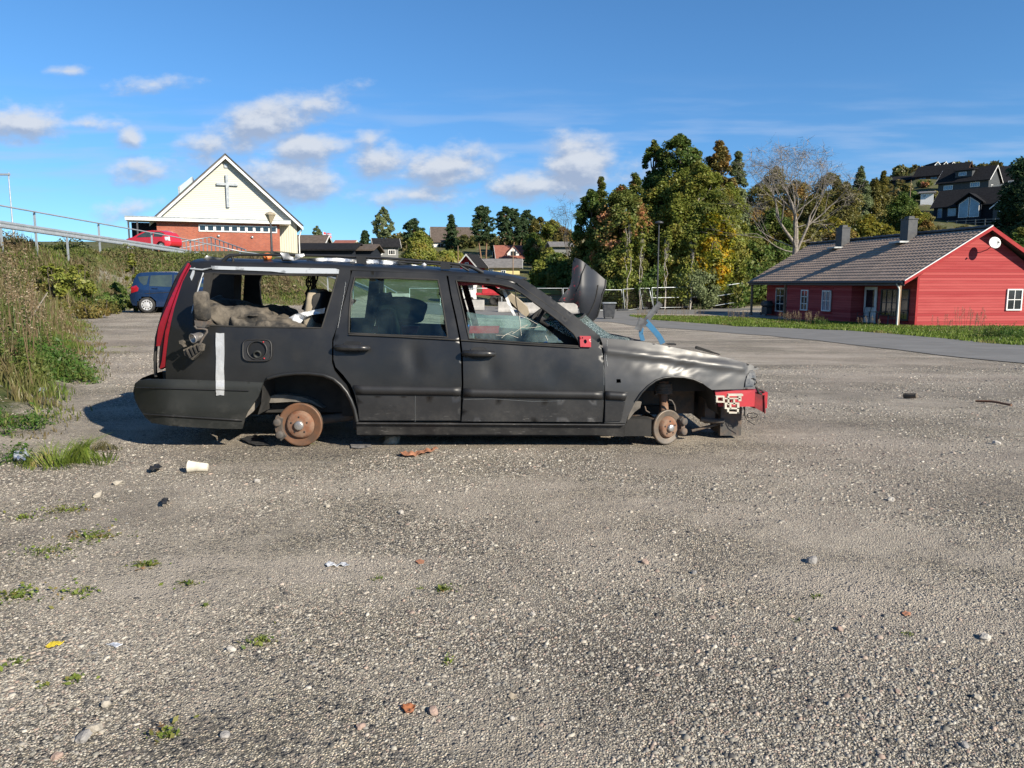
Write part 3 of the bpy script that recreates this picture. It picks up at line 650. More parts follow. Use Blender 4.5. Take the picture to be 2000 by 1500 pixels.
# ------------------------------------------------------------------ red bungalow on the right
RZ = math.atan2(.155, .988)
rh = thing('red_house', 'long red timber bungalow with brown tiled roof beside the road', 'house', (21.5, 40.5, -1.14), RZ)
EV, RG, XR, LY, WX = 2.42, 5.22, 3.75, 17.2, 7.5
w = MB()
w.add([(0,0,-1.5),(WX,0,-1.5),(WX,0,EV+.25),(XR,0,RG-.05),(0,0,EV+.25),(0,.12,-1.5),(WX,.12,-1.5),(WX,.12,EV+.25),(XR,.12,RG-.05),(0,.12,EV+.25)],[(0,1,2,3,4),(5,9,8,7,6),(0,4,9,5),(1,6,7,2)])
w.obox((0,.12,-1.5),(.12,0,0),(0,4.5,0),(0,0,EV+1.6))            # back of the near porch
w.obox((-.8,4.62,-1.5),(.9,0,0),(0,.12,0),(0,0,EV+1.3))           # side of the projecting middle
w.obox((-.8,4.74,-1.5),(.12,0,0),(0,7.2,0),(0,0,EV+1.3))          # projecting middle
w.obox((-.8,11.94,-1.5),(.8,0,0),(0,.12,0),(0,0,EV+1.3))
w.obox((0,12.06,-1.5),(.12,0,0),(0,4.4,0),(0,0,EV+1.6))
w.obox((.12,16.3,-1.5),(WX-.12,0,0),(0,.12,0),(0,0,EV+1.6))
w.obox((WX-.12,.12,-1.5),(.12,0,0),(0,16.2,0),(0,0,EV+1.6))
w.build('wall', M['redboard'], rh)
# roof
sl = (RG - EV) / (XR + 1.05)
V1, F1 = tile_roof(-1.1, EV, XR, RG, -.45, LY)
V2_, F2 = tile_roof(2 * XR + 1.1, EV, XR, RG, -.45, LY)
rf = mesh_np('roof', np.concatenate([V1, V2_]), F1 + [tuple(i + len(V1) for i in f) for f in F2], M['tiles'], rh)
u = MB(); u.obox((-1.1,-.45,EV-.10),(XR+1.1,0,RG-EV),(0,LY+.45,0),(0,0,.10)); u.obox((2*XR+1.1,-.45,EV-.10),(-XR-1.1,0,RG-EV),(0,LY+.45,0),(0,0,.10)); u.build('roof_boarding', M['darkmetal'], rf)
rd = MB(); pts_ = [(XR, -.47 + i * (LY + .47) / 52, RG + .07 + (.018 if i % 2 else 0)) for i in range(53)]; rd.tube(pts_, .09, 8); rd.build('ridge_tiles', M['darkmetal'], rf)
bb = MB()
for s in (-1, 1):
    e = np.array((XR + s * (XR + 1.12), -.50, EV - .16)); r = np.array((XR, -.50, RG - .12)); bb.obox(e, r - e, (0, .045, 0), (0, 0, .22))
bb.build('barge_board', M['redtrim'], rf)
wb = MB(); e = np.array((XR - XR - 1.14, -.53, EV + .02)); r = np.array((XR, -.53, RG + .085)); wb.obox(e, r - e, (0, .05, 0), (0, 0, .05)); wb.build('verge_flashing', M['white'], rf)
gt = MB(); gt.tube([(-1.16, -.4, EV - .05), (-1.16, LY - .05, EV - .05)], .075, 8); gt.obox((-1.1,-.42,EV-.22),(.03,0,0),(0,LY+.4,0),(0,0,.16)); gt.build('gutter', M['darkmetal'], rf)
for (x, y) in ((3.2, 5.4), (3.15, 12.1)):
    zr = EV + (x + 1.1) * (RG - EV) / (XR + 1.1)
    c = MB(); c.box((x, y, zr + .35), (.60, .72, 1.7)); c.box((x, y, zr + 1.22), (.68, .80, .05)); c.box((x, y, zr + 1.32), (.36, .44, .14)); ch = c.build('chimney', M['darkmetal'], rf)
    c = MB(); c.box((x - .3, y, zr - .13), (1.2, 1.0, .1)); c.build('flashing', M['zinc'], ch)
# openings
win(rh, (5.35, 0, .86), (1,0,0), (0,-1,0), .95, 1.16, 2, 2, 'white')
win(rh, (-.8, 10.15, .55), (0,-1,0), (-1,0,0), .85, 1.35, 2, 3, 'white', 'window')
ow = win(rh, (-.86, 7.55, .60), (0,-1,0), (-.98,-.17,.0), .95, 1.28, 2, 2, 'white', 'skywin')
win(rh, (0, 15.0, .3), (0,-1,0), (-1,0,0), 1.25, 1.7, 2, 3, 'white', 'window'); win(rh, (0, 13.5, .3), (0,-1,0), (-1,0,0), 1.2, 1.7, 2, 3, 'white', 'window')
win(rh, (0, 2.95, .5), (0,-1,0), (-1,0,0), 1.45, 1.5, 3, 2, 'darkmetal', 'window'); win(rh, (0, 1.3, .3), (0,-1,0), (-1,0,0), .75, 1.7, 1, 3, 'darkmetal', 'window')
for a in (9.2, 6.5):
    for zz_ in (.45, 1.98): fr_ = MB(); fr_.obox((-.83, a - .03, zz_), (.03, 0, 0), (0, 1.12, 0), (0, 0, .08)); fr_.build('window_trim', M['redtrim'], rh)
d = MB(); d.obox((-.03, 3.3, .02), (-.05, 0, 0), (0, 1.15, 0), (0, 0, 2.1)); dr = d.build('door', M['white'], rh)
d = MB(); d.obox((-.085, 3.5, .95), (-.012, 0, 0), (0, .75, 0), (0, 0, 1.0)); d.build('pane', M['window'], dr)
d = MB(); d.tube([(-.09, 3.42, .98), (-.15, 3.42, .98), (-.15, 3.56, .98)], .012, 6); d.build('handle', M['darkmetal'], dr)
for (x, y) in ((-.85, .25), (-.95, 16.9), (-.85, 12.2)):
    c = MB(); c.box((x, y, EV / 2 - .7), (.13, .13, EV + 1.35)); c.build('post', M['wood'], rh)
c = MB(); c.tube([(-1.16, .1, EV - .1), (-1.0, .12, EV - .35), (-.95, .14, EV - .45), (-.95, .14, -.1)], .04, 8); c.build('downpipe', M['white'], rh)
for yy_ in (2.3, 14.3): c = MB(); c.box((-.45, yy_, -.12), (1.1, 4.5, .2)); c.build('porch_deck', M['concrete'], rh)
cb = MB(); cb.box((0.0, -.02, 1.1), (.12, .06, 3.0)).box((0, -.02, .0), (.12, .061, .3)); cb.build('corner_board', M['redtrim'], rh)
def rhw(x, y, z): return np.array((21.5 + x * .988 - y * .155, 40.5 + x * .155 + y * .988, -1.14 + z))
# satellite dish
dl = rhw(4.35, -.55, 4.35)
t = thing('satellite_dish', 'round white satellite dish mounted on the red house gable', 'satellite dish', rhw(3.95, 0, 4.0), RZ)
b = MB(); ax = np.array((-.18, -.96, .22)); ax /= np.linalg.norm(ax); prof = [(.0, .002), (.012, .11), (.04, .21), (.075, .30), (.066, .305), (.025, .21), (-.01, .09), (-.015, .002)]
b.lathe((-.2, -.68, .42), ax, prof, 28); b.build('dish', M['white'], t)
b = MB(); b.tube([(-.2, -.64, .4), (-.1, -.3, .2), (0, 0, .1)], .022, 8); b.tube([(-.2, -.70, .12), (-.3, -1.08, .42)], .010, 6); b.box((-.31, -1.1, .44), (.06, .1, .06)); b.build('mounting_arm', M['darkmetal'], t)
# ------------------------------------------------------------------ porch furniture
def chair_small(loc, rz, label):
    t = thing('garden_chair', label, 'chair', loc, rz, 'garden chairs on the red house porch')
    f = MB()
    for sx in (-.24, .24):
        f.tube([(sx, -.25, 0), (sx, -.22, .62), (sx, .22, .62), (sx, .27, 0)], .014, 6); f.tube([(sx, .2, .42), (sx, .32, .95)], .014, 6)
    f.tube([(-.24, .32, .95), (.24, .32, .95)], .014, 6); f.build('frame', M['darkmetal'], t)
    s = MB(); s.box((0, 0, .43), (.46, .46, .03)); s.build('seat', M['darkmetal'], t)
    s = MB()
    for k in range(5): s.tube([(-.19 + k * .095, .22, .45), (-.19 + k * .095, .32, .94)], .008, 5)
    s.build('backrest', M['darkmetal'], t); return t
chair_small(rhw(-.55, 3.7, 0), -1.2, 'dark metal garden chair in front of the white porch door')
chair_small(rhw(-.55, .9, 0), 2.2, 'thin metal garden chair beside the near porch post of the red house')
chair_small(rhw(-.5, 13.3, 0), -1.5, 'dark garden chair under the far end porch window')
t = thing('garden_table', 'small square garden table between the chairs on the porch', 'table', rhw(-.5, 2.4, 0), RZ)
b = MB(); b.box((0, 0, .72), (.7, .9, .03)); b.build('tabletop', M['wood'], t)
for sx in (-.3, .3):
    for sy in (-.4, .4): b = MB(); b.tube([(sx, sy, 0), (sx, sy, .70)], .02, 6); b.build('leg', M['darkmetal'], t)
t = thing('barbecue_grill', 'black kettle style barbecue grill under the far end of the porch', 'grill', rhw(-.5, 15.4, 0), RZ)
b = MB(); b.box((0, 0, .78), (.5, 1.0, .1)); b.box((0, 0, .35), (.4, .8, .5)); b.build('body', M['darkmetal'], t)
b = MB(); b.lathe((0, -.45, .83), (0, 1, 0), [(0, .01), (0, .25), (.9, .25), (.9, .01)], 16); b.build('lid', M['darkmetal'], t)
for sy in (-.4, .4): b = MB(); b.lathe((-.22, sy, .12), (-1, 0, 0), [(0, .01), (0, .12), (.05, .12), (.05, .01)], 14); b.build('wheel', M['darkmetal'], t)

# ------------------------------------------------------------------ church on the plateau
CA = rad(20)
cp0 = P(440, 305, 72); CB = 3.9
ct = thing('church', 'cream gabled church with red brick front and large grey cross', 'church', (cp0[0], cp0[1], CB), CA)
CE, CR, CW = 3.0, 8.75, 6.1
g_ = MB(); V = [(-CW,0,-1),(CW,0,-1),(CW,0,CE),(0,0,CR-.15),(-CW,0,CE)]; V += [(x, .3, z) for x, y, z in V]
g_.add(V, [(0,1,2,3,4),(5,9,8,7,6),(0,4,9,5),(1,6,7,2)]); g_.obox((-CW,.3,-1),(.3,0,0),(0,21,0),(0,0,CE+1)); g_.obox((CW-.3,.3,-1),(.3,0,0),(0,21,0),(0,0,CE+1)); g_.build('wall', M['cream'], ct)
rm = MB()
for s in (-1, 1):
    e = np.array((s * (CW + .55), -.55, CE - .50)); r = np.array((0, -.55, CR + .02)); rm.obox(e, r - e, (0, 23, 0), (0, 0, .22))
rf = rm.build('roof', M['grey_roof'], ct)
b = MB()
for s in (-1, 1):
    e = np.array((s * (CW + .58), -.60, CE - .68)); r = np.array((0, -.60, CR - .16)); b.obox(e, r - e, (0, .05, 0), (0, 0, .26))
b.build('barge_board', M['white'], rf)
b = MB()
for s in (-1, 1):
    e = np.array((s * (CW + .62), -.62, CE - .31)); r = np.array((0, -.62, CR + .24)); b.obox(e, r - e, (0, .25, 0), (0, 0, .09))
b.build('verge_tiles', M['darkmetal'], rf)
# box skylight riding on the left slope
b = MB(); zz = lambda x: CE - .5 + (CW + .55 - abs(x)) * (CR - CE + .52) / (CW + .55)
b.prism([(-4.25, 1.5, zz(4.25)), (-4.25, 1.5, zz(4.25) + 1.35), (-2.95, 1.5, zz(2.95) + 1.15), (-2.95, 1.5, zz(2.95))], (0, 4.2, 0)); sk = b.build('roof_light', M['zinc'], rf)
b = MB(); b.prism([(-4.12, 1.46, zz(4.12) + .1), (-4.12, 1.46, zz(4.25) + 1.35), (-3.05, 1.46, zz(2.95) + 1.1), (-3.05, 1.46, zz(3.05) + .1)], (0, .03, 0)); b.build('pane', pm('roof_light_glass', (.42,.52,.50), (.5,.6,.58), 1, .15), sk)
# cross
b = MB(); b.box((.05, -.14, 5.75), (.26, .16, 2.95)); b.box((.05, -.14, 6.35), (1.85, .161, .22)); b.build('cross', M['zinc'], ct)
b = MB(); b.box((0, -.05, 8.0), (.28, .12, .3)); b.build('vent', M['zinc'], ct)
# brick front under a flat roof
b = MB(); b.obox((-6.0,-1.5,-.6),(10.45,0,0),(0,1.5,0),(0,0,3.3)); br_ = b.build('brick_front', M['brick'], ct)
b = MB(); b.obox((-6.05,-1.55,-1),(10.55,0,0),(0,1.6,0),(0,0,1.0)); b.build('plinth', M['concrete'], ct)
b = MB(); b.obox((-8.4,-2.1,2.72),(13.8,0,-.02),(0,2.1,0),(0,0,.14)); fr = b.build('flat_roof', M['white'], ct)
b = MB(); b.obox((-8.42,-2.14,2.74),(13.85,0,-.02),(0,.05,0),(0,0,.30)); b.build('fascia', M['white'], fr)
b = MB(); b.obox((-8.45,-2.18,3.02),(13.9,0,-.02),(0,2.2,0),(0,0,.08)); b.build('roof_edge', M['zinc'], fr)
for i in range(10): win(ct, (-2.55 + i * .68, -1.5, 1.92), (1,0,0), (0,-1,0), .66, .62, 1, 1, 'white', 'window', fw=.10)
b = MB(); b.obox((4.45,-.06,-1),(1.68,0,0),(0,.06,0),(0,0,4.1)); b.build('upright_boarding', M['cream_v'], ct)
b = MB(); b.tube([(6.6,-.4,2.5),(6.45,-.25,2.1),(6.3,-.15,1.7),(6.3,-.12,-.6)], .06, 8); b.build('downpipe', M['white'], ct)
for x in (-8.2, -7.5): b = MB(); b.box((x, -1.95, 1.0), (.13, .13, 3.5)); b.build('post', M['darkmetal'], ct)
b = MB(); b.obox((-8.2,.2,-.6),(2.2,0,0),(0,.2,0),(0,0,3.3)); b.build('porch_wall', M['darkwall'], ct)
b = MB(); b.lathe((2.0, -1.52, 1.5), (0,-1,0), [(0,.01),(0,.12),(.06,.12),(.06,.01)], 12); b.lathe((-.9, -1.52, 1.55), (0,-1,0), [(0,.01),(0,.12),(.06,.12),(.06,.01)], 12); b.build('vent_grille', M['zinc'], ct)
# entrance railing of the church
t = thing('stair_railing', 'grey steel railing on the steps below the church brick wall', 'railing', P(372, 490, 62) * (1, 1, 0) + (0, 0, 3.6))
A = P(355, 472, 62); B = P(412, 463, 64); C_ = P(480, 488, 61)
for (a, b_, k) in ((A, B, 7), (B, C_, 8)):
    for i in range(k + (1 if b_ is C_ else 0)):
        p_ = a + (b_ - a) * i / k; m = MB(); m.box((p_[0], p_[1], p_[2] - .65), (.07, .07, 1.35)); m.build('post', M['zinc'], t, True)
m = MB(); m.tube([A, B, C_], .05, 8); m.tube([A - (0, 0, .5), B - (0, 0, .5), C_ - (0, 0, .5)], .03, 8); m.build('handrail', M['zinc'], t, True)

# ------------------------------------------------------------------ houses beyond
def at(px, Y, z=None):
    a = (px - 1000) / F; x = a * Y / (cp + (750 - 500) / F * sp); return (x, Y, float(gz(x, Y)) if z is None else z)
def atz(px, py, Y): return tuple(P(px, py, Y))
h = house('long_dark_roofed_building', 'long low building with black roof just right of the church', atz(578, 508, 92), .0, 6.8, 7, 1.2, 2.0, 'darkwall', 'black_roof', [], swap=True, cat='building', rooftrim=False)
h = house('long_dark_roofed_building', 'low building with brown roof joining the black roofed one', atz(690, 508, 94), .0, 2.4, 7, 1.2, 1.9, 'darkwall', 'brown_roof', [], swap=True, cat='building', rooftrim=False)
h.location.x -= 0.2
house('gabled_house', 'small house with brown roof and white gable beyond the church', atz(578, 492, 120), .05, 4.2, 6, 1.3, 2.6, 'greywall', 'brown_roof', [('f', 1.0, 0, 1.0, .8)], swap=True)
gb = MB()
house('tall_grey_house', 'tall dark grey house with black roof beside the round green tree', atz(733, 506, 130), .28, 3.9, 2.9, 2.3, 3.4, 'midgrey', 'black_roof', [('f', .3, .7, .9, .9, 2, 2), ('f', 2.2, .7, 1.2, .9, 3, 1), ('l', .7, 1.2, .6, .7), ('l', 1.7, 1.2, .6, .7)], swap=True)
house('orange_roofed_house', 'low distant house with orange roof left of the tall grey house', atz(655, 482, 150), .0, 3.4, 4, .5, 1.2, 'yellowwall', 'red_roof', [], swap=True)
house('hilltop_house', 'brown roofed house with white gable among the pines on the knoll', atz(846, 488, 175), .15, 9.0, 9, 2.0, 5.3, 'whitewall', 'brown_roof', [('f', 1, .4, 1.5, 1.1), ('f', 3.5, .4, 2.2, 1.2, 3, 1), ('f', 6.8, .4, 1.3, 1.1)], swap=True)
t = house('white_house', 'white house with orange tiled roof and dormer above the lawn', atz(972, 524, 150), .12, 6.3, 6, 2.2, 4.4, 'whitewall', 'red_roof', [('f', .7, .5, .9, 1.1, 2, 2), ('f', 2.6, .5, 1.0, 1.1, 2, 2), ('f', 4.6, .5, .9, 1.1, 2, 2)], swap=True)
b = MB(); b.add([(1.9,.1,2.0),(4.3,.1,2.0),(4.3,.1,2.9),(3.1,.1,4.2),(1.9,.1,2.9),(1.9,2.6,2.0),(4.3,2.6,2.0),(4.3,2.6,2.9),(3.1,2.6,4.2),(1.9,2.6,2.9)], [(0,1,2,3,4),(5,9,8,7,6),(0,4,9,5),(1,6,7,2)]); dm = b.build('dormer', M['whitewall'], t)
b = MB(); b.obox((1.6,-.1,2.62),(1.5,0,1.62),(0,2.8,0),(0,0,.14)); b.obox((4.6,-.1,2.62),(-1.5,0,1.62),(0,2.8,0),(0,0,.14)); b.build('dormer_roof', M['red_roof'], dm)
win(t, (2.6, .1, 2.4), (1,0,0), (0,-1,0), 1.0, .9, 3, 2, 'darkmetal')
house('white_annex', 'lower white annex with orange roof on the right of the white house', atz(1018, 522, 152), .12, 2.6, 4, 1.7, 3.0, 'whitewall', 'red_roof', [('f', .4, .3, 1.7, .9, 4, 2)], swap=True)
house('yellow_house', 'low yellow house with long grey roof below the white house', atz(922, 540, 122), .0, 7.6, 6, 1.5, 2.7, 'yellowwall', 'grey_roof', [('f', 1.2, .4, .6, .7), ('f', 4.6, .3, .8, .7), ('f', 2.6, .4, .8, .8)], swap=True)
house('red_shed', 'small red shed with white trim peeking over the car roof', atz(898, 528, 118), -.35, 4, 2.5, .9, 2.3, 'barnred', 'black_roof', [('f', .9, .6, .6, .6)], cat='shed')
house('grey_cabin', 'weathered grey cabin wall half hidden by the autumn trees', atz(1078, 506, 120), .1, 3.0, 4, 2.0, 2.6, 'midgrey', 'grey_roof', [], swap=True, cat='cabin', rooftrim=False)
# right hillside
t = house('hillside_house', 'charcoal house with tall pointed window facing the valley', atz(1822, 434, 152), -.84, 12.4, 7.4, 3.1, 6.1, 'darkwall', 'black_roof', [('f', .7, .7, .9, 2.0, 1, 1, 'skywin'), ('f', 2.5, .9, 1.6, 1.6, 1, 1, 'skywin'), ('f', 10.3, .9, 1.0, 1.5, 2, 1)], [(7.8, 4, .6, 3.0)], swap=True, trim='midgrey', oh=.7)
b = MB(); b.add([(4.6,-1.2,-2),(8.6,-1.2,-2),(8.6,-1.2,3.2),(6.6,-1.2,4.6),(4.6,-1.2,3.2),(4.6,3.5,-2),(8.6,3.5,-2),(8.6,3.5,3.2),(6.6,3.5,4.6),(4.6,3.5,3.2)], [(0,1,2,3,4),(5,9,8,7,6),(0,4,9,5),(1,6,7,2)]); dm = b.build('front_bay', M['darkwall'], t)
b = MB(); b.obox((4.1,-1.8,3.0),(2.5,0,1.85),(0,6,0),(0,0,.18)); b.obox((9.1,-1.8,3.0),(-2.5,0,1.85),(0,6,0),(0,0,.18)); b.build('bay_roof', M['black_roof'], dm)
for s in (-1, 1):
    f = MB(); x0, x1 = 6.6 + s * .12, 6.6 + s * 1.7
    for a_, b_ in (((x0, .5), (x1, .5)), ((x1, .5), (x1, 3.0)), ((x1, 3.0), (x0, 4.15)), ((x0, 4.15), (x0, .5))): f.tube([(a_[0], -1.24, a_[1]), (b_[0], -1.24, b_[1])], .06, 4, sm=False)
    fo = f.build('window', M['white'], t); f = MB(); f.prism([(x0, -1.21, .5), (x1, -1.21, .5), (x1, -1.21, 3.0), (x0, -1.21, 4.15)], (0, -.02, 0)); f.build('pane', M['skywin'], fo)
b = MB()
for i in range(7): b.box((3.5 + i * 1.6, -2.6, -1.2), (.15, .15, 2.2))
b.box((8.3, -2.6, -.2), (9.9, .1, .12)); b.box((8.3, -2.6, -.7), (9.9, .1, .1)); b.build('terrace_fence', M['midgrey'], t)
house('garage', 'small grey garage attached right of the charcoal hillside house', atz(1938, 432, 143), -.80, 4.6, 5, 2.6, 4.8, 'greywall', 'black_roof', [('f', 1.0, 1.2, 1.4, .7, 3, 1)], cat='garage')
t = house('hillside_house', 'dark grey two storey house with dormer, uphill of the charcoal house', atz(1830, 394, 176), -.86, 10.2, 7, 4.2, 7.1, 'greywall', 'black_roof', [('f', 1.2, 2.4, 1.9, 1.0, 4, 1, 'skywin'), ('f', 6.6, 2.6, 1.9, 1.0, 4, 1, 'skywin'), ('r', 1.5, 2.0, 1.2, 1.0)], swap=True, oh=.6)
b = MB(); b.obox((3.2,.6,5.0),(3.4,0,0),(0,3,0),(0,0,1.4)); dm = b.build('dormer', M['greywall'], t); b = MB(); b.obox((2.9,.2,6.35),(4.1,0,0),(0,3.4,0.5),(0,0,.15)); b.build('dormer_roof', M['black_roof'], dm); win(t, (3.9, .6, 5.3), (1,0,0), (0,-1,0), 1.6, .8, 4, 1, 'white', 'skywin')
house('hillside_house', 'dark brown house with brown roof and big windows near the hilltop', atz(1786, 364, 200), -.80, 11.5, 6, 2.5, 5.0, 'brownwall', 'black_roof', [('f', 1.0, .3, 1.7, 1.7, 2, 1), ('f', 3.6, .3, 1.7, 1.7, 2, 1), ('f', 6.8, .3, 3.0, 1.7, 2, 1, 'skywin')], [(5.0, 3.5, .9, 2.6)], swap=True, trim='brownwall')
house('hillside_house', 'long black cabin left of the dark brown house on the ridge', atz(1742, 366, 205), -.5, 5.6, 6, 1.8, 2.9, 'darkwall', 'black_roof', [('f', .8, .3, 1.0, .8)], swap=True)
for i, (px, lab) in enumerate(((1822, 'leftmost of three white gables on the hilltop skyline'), (1838, 'middle one of three white gables on the hilltop skyline'), (1853, 'rightmost of three white gables on the hilltop skyline'))):
    house('white_villa', lab, atz(px, 336, 230 + i), 0, 6, 2.1, 1.6, 2.8, 'whitewall', 'black_roof', [('f', .6, .5, .9, .8)], group='white villas on the skyline')
house('dark_gabled_house', 'steep black roofed house with white edge at far right of the hill', atz(1952, 376, 186), -.55, 9, 8, 2.0, 6.4, 'darkwall', 'black_roof', [('f', 1.6, 1.6, 1.2, 1.0, 2, 2)], swap=True)
house('white_gabled_house', 'tiny white gabled house low among the golden trees', atz(1703, 417, 140), 0, 4, 1.5, .4, 1.15, 'brownwall', 'brown_roof', [], rooftrim=True)
house('white_walled_terrace', 'pale terrace building left of the charcoal hillside house', atz(1798, 388, 164), -.5, 2.4, 3, 1.1, 1.4, 'whitewall', 'grey_roof', [('f', .4, .2, .6, .6)], swap=True, cat='building', rooftrim=False)
# garden walls and fence on the hill
t = MB(); a = np.array(atz(1925, 376, 170)); bq = np.array(atz(1962, 372, 168)); t.obox(a, bq - a, (0, .3, 0), (0, 0, 1.4)); tag(t.build('retaining_wall', M['concrete']), 'pale concrete retaining wall right of the two storey hillside house', 'wall')
# ------------------------------------------------------------------ the wrecked estate car
YS, YC = 5.30, 6.17             # near side plane and centre line
def paintmat(name, base=(.012,.0122,.0125), rough=.38, dust=.16, scr=1.0, gloss=.005):
    m, t, b, o = newmat(name)
    tcn = N(t, 'ShaderNodeTexCoord'); co = tcn.outputs['Object']
    def nz(s, d=5, r=.65, st=(1,1,1)):
        mp = N(t, 'ShaderNodeMapping'); mp.inputs[3].default_value = st; lk(t, co, mp.inputs[0])
        n = N(t, 'ShaderNodeTexNoise'); n.inputs['Scale'].default_value = s; n.inputs['Detail'].default_value = d; n.inputs['Roughness'].default_value = r; lk(t, mp.outputs[0], n.inputs['Vector']); return n.outputs[0]
    sp_ = N(t, 'ShaderNodeSeparateXYZ'); lk(t, co, sp_.inputs[0])
    low = smooth(t, sp_.outputs[2], .42, .08)
    c = mixc(t, smooth(t, nz(1.6), .4, .7, 0, .6), base, tuple(v * 1.35 for v in base))
    d = math_(t, 'MULTIPLY', smooth(t, nz(6, 8, .75), .42, .72), math_(t, 'ADD', math_(t, 'MULTIPLY', low, .60), .03))
    c = mixc(t, math_(t, 'MULTIPLY', d, dust * 2), c, (.16,.15,.135))
    sc = smooth(t, nz(60, 3, .6, (.25, 1, 3)), .66, .72)           # fine scuffs low on the doors
    c = mixc(t, math_(t, 'MULTIPLY', math_(t, 'MULTIPLY', sc, low), .5 * scr), c, (.28,.27,.26))
    lk(t, c, b.inputs['Base Color'])
    lk(t, math_(t, 'ADD', smooth(t, nz(3, 6), .3, .7, rough - .04, rough + .14), math_(t, 'MULTIPLY', low, .12)), b.inputs['Roughness'])
    b.inputs['Specular IOR Level'].default_value = .55
    h = math_(t, 'ADD', math_(t, 'MULTIPLY', nz(2.2, 2, .4), gloss), math_(t, 'MULTIPLY', nz(160, 2, .6), .00012))
    bp = N(t, 'ShaderNodeBump'); bp.inputs['Strength'].default_value = .8; bp.inputs['Distance'].default_value = 1; lk(t, h, bp.inputs['Height']); lk(t, bp.outputs[0], b.inputs['Normal'])
    return m
M['paint'] = paintmat('matt_black_paint')
M['wingpaint'] = paintmat('scuffed_wing_paint', (.042,.042,.043), .38, .26, 1.5)
M['plastic'] = paintmat('black_bumper_plastic', (.013,.015,.014), .58, .28, 1)
M['cladding'] = paintmat('scuffed_black_cladding', (.014,.014,.015), .48, .26, 1.5)
M['inner_dark'] = pm('dark_inner_metal', (.012,.012,.012), (.03,.028,.026), 6, .8)
M['redpaint'] = pm('old_red_paint', (.42,.025,.035), (.33,.02,.03), 8, .4, coat=.2)
M['redinner'] = pm('worn_red_inner_paint', (.28,.015,.02), (.10,.012,.014), 7, .55, detail=8)
M['handle'] = pm('satin_black_handle', (.016,.016,.017), (.03,.03,.03), 12, .26)
M['black'] = pm('recess_shade_black', (.004,.004,.004), (.006,.006,.006), 5, .5)  # black that carries the shade of the handle recesses and filler hole
M['primer'] = pm('grey_primer', (.36,.385,.41), (.13,.14,.15), 9, .5, lo=.52, hi=.66, detail=8)
M['tape'] = pm('silver_tape', (.58,.59,.60), (.46,.47,.48), 10, .35, metal=.35, bump=.004, bscale=25)
M['rust'] = pm('rust', (.17,.07,.035), (.20,.13,.09), 16, .8, bump=.002, bscale=60, detail=8)
M['rustdisc'] = pm('rusty_brake_disc', (.12,.075,.05), (.20,.095,.05), 9, .55, metal=.35, detail=8, bump=.001, bscale=40)
M['greydisc'] = pm('worn_brake_disc', (.13,.115,.10), (.19,.14,.10), 9, .5, metal=.4, detail=8, bump=.001, bscale=40)
M['steel'] = pm('bare_steel', (.55,.54,.53), (.35,.32,.30), 12, .35, metal=.8)
M['castiron'] = pm('cast_iron', (.07,.065,.06), (.14,.10,.075), 14, .75, bump=.004, bscale=30)
M['dirty'] = pm('dirty_liner', (.20,.18,.155), (.10,.09,.08), 6, .9, bump=.004, bscale=20, detail=8)
M['cloth'] = pm('grimy_seat_cloth', (.135,.115,.09), (.022,.021,.02), 7, .95, bump=.014, bscale=16, detail=8)
M['beige'] = pm('beige_trim', (.36,.30,.22), (.28,.24,.18), 6, .8)
M['darkcloth'] = pm('dark_cloth', (.018,.018,.02), (.035,.035,.035), 7, .95)
M['whiteplastic'] = pm('dirty_white_plastic', (.66,.62,.52), (.48,.44,.36), 10, .55)
M['foil'] = pm('white_crinkled_foil', (.78,.79,.80), (.55,.57,.60), 9, .3, metal=.15, bump=.02, bscale=18)
M['bluearm'] = pm('blue_painted_steel', (.03,.17,.33), (.05,.14,.24), 6, .45)
M['glass'] = glassmat('greenish_car_glass', (.70, .86, .80), dirt=.025)
M['glass2'] = glassmat('cracked_car_glass', (.66, .86, .82), dirt=.22, crack=0)
M['shatter'] = glassmat('shattered_windscreen', (.10, .34, .27), dirt=.15, crack=46, rough=.25, refl=.3)
M['tail'] = pm('red_tail_recess', (.32,.012,.028), (.24,.01,.02), 6, .3, coat=.4)
M['tail_dark'] = pm('dark_lamp_gasket', (.03,.006,.01), (.015,.01,.012), 8, .5)

wreck = thing('wrecked_car', 'stripped matt black estate car standing wheelless on its brake discs', 'car', (-.3, YC, 0.0))
def belt(px): return np.interp(px, [300, 430, 655, 880, 1180, 1500], [640, 643, 655, 662, 681, 720])
def off(px, py):
    b = belt(px)
    if py > b:
        t = (py - b) / (820 - b); o = .045 * (1 - math.sin(min(t, 1.4) * PI * .62)) ** 1 + .0
        o = .052 * (1 - min(t / .62, 1)) ** 1.7 + .055 * max(0, t - .75) ** 1.5
    else:
        t = (b - py) / 118; o = .052 + .145 * t + .035 * max(0, t) ** 2
    if px < 430: o += ((430 - px) / 170) ** 2 * .20
    if px > 1200: o += ((px - 1200) / 290) ** 2 * .25
    return o
DENTS = [(806, 690, 16, .012), (812, 715, 12, .008), (958, 722, 14, .010), (1080, 735, 20, .006), (760, 715, 40, .006), (700, 700, 30, .003)]
def dent(px, py):
    d = 0
    for x, y, r, a in DENTS:
        q = ((px - x) / r) ** 2 + ((py - y) / (r * 1.4)) ** 2
        if q < 6: d += a * math.exp(-q)
    d += .0035 * mnoise.noise(Vector((px * .018, py * .022, 1.0)))
    if px > 1182:
        w = max(0, 1 - ((px - 1330) / 150) ** 2) * max(0, 1 - abs(py - 716) / 46) ** .7
        d += w * (.018 * mnoise.noise(Vector((px * .013, py * .022, 3.3))) + .005 * mnoise.noise(Vector((px * .05, py * .07, 9.1))) + .011 * abs(mnoise.noise(Vector((px * .035 + py * .03, py * .03, 5.5)))))
        d -= .020 * math.exp(-((py - 684 - (px - 1183) * .13) / 7) ** 2) * (px < 1455)
    return d
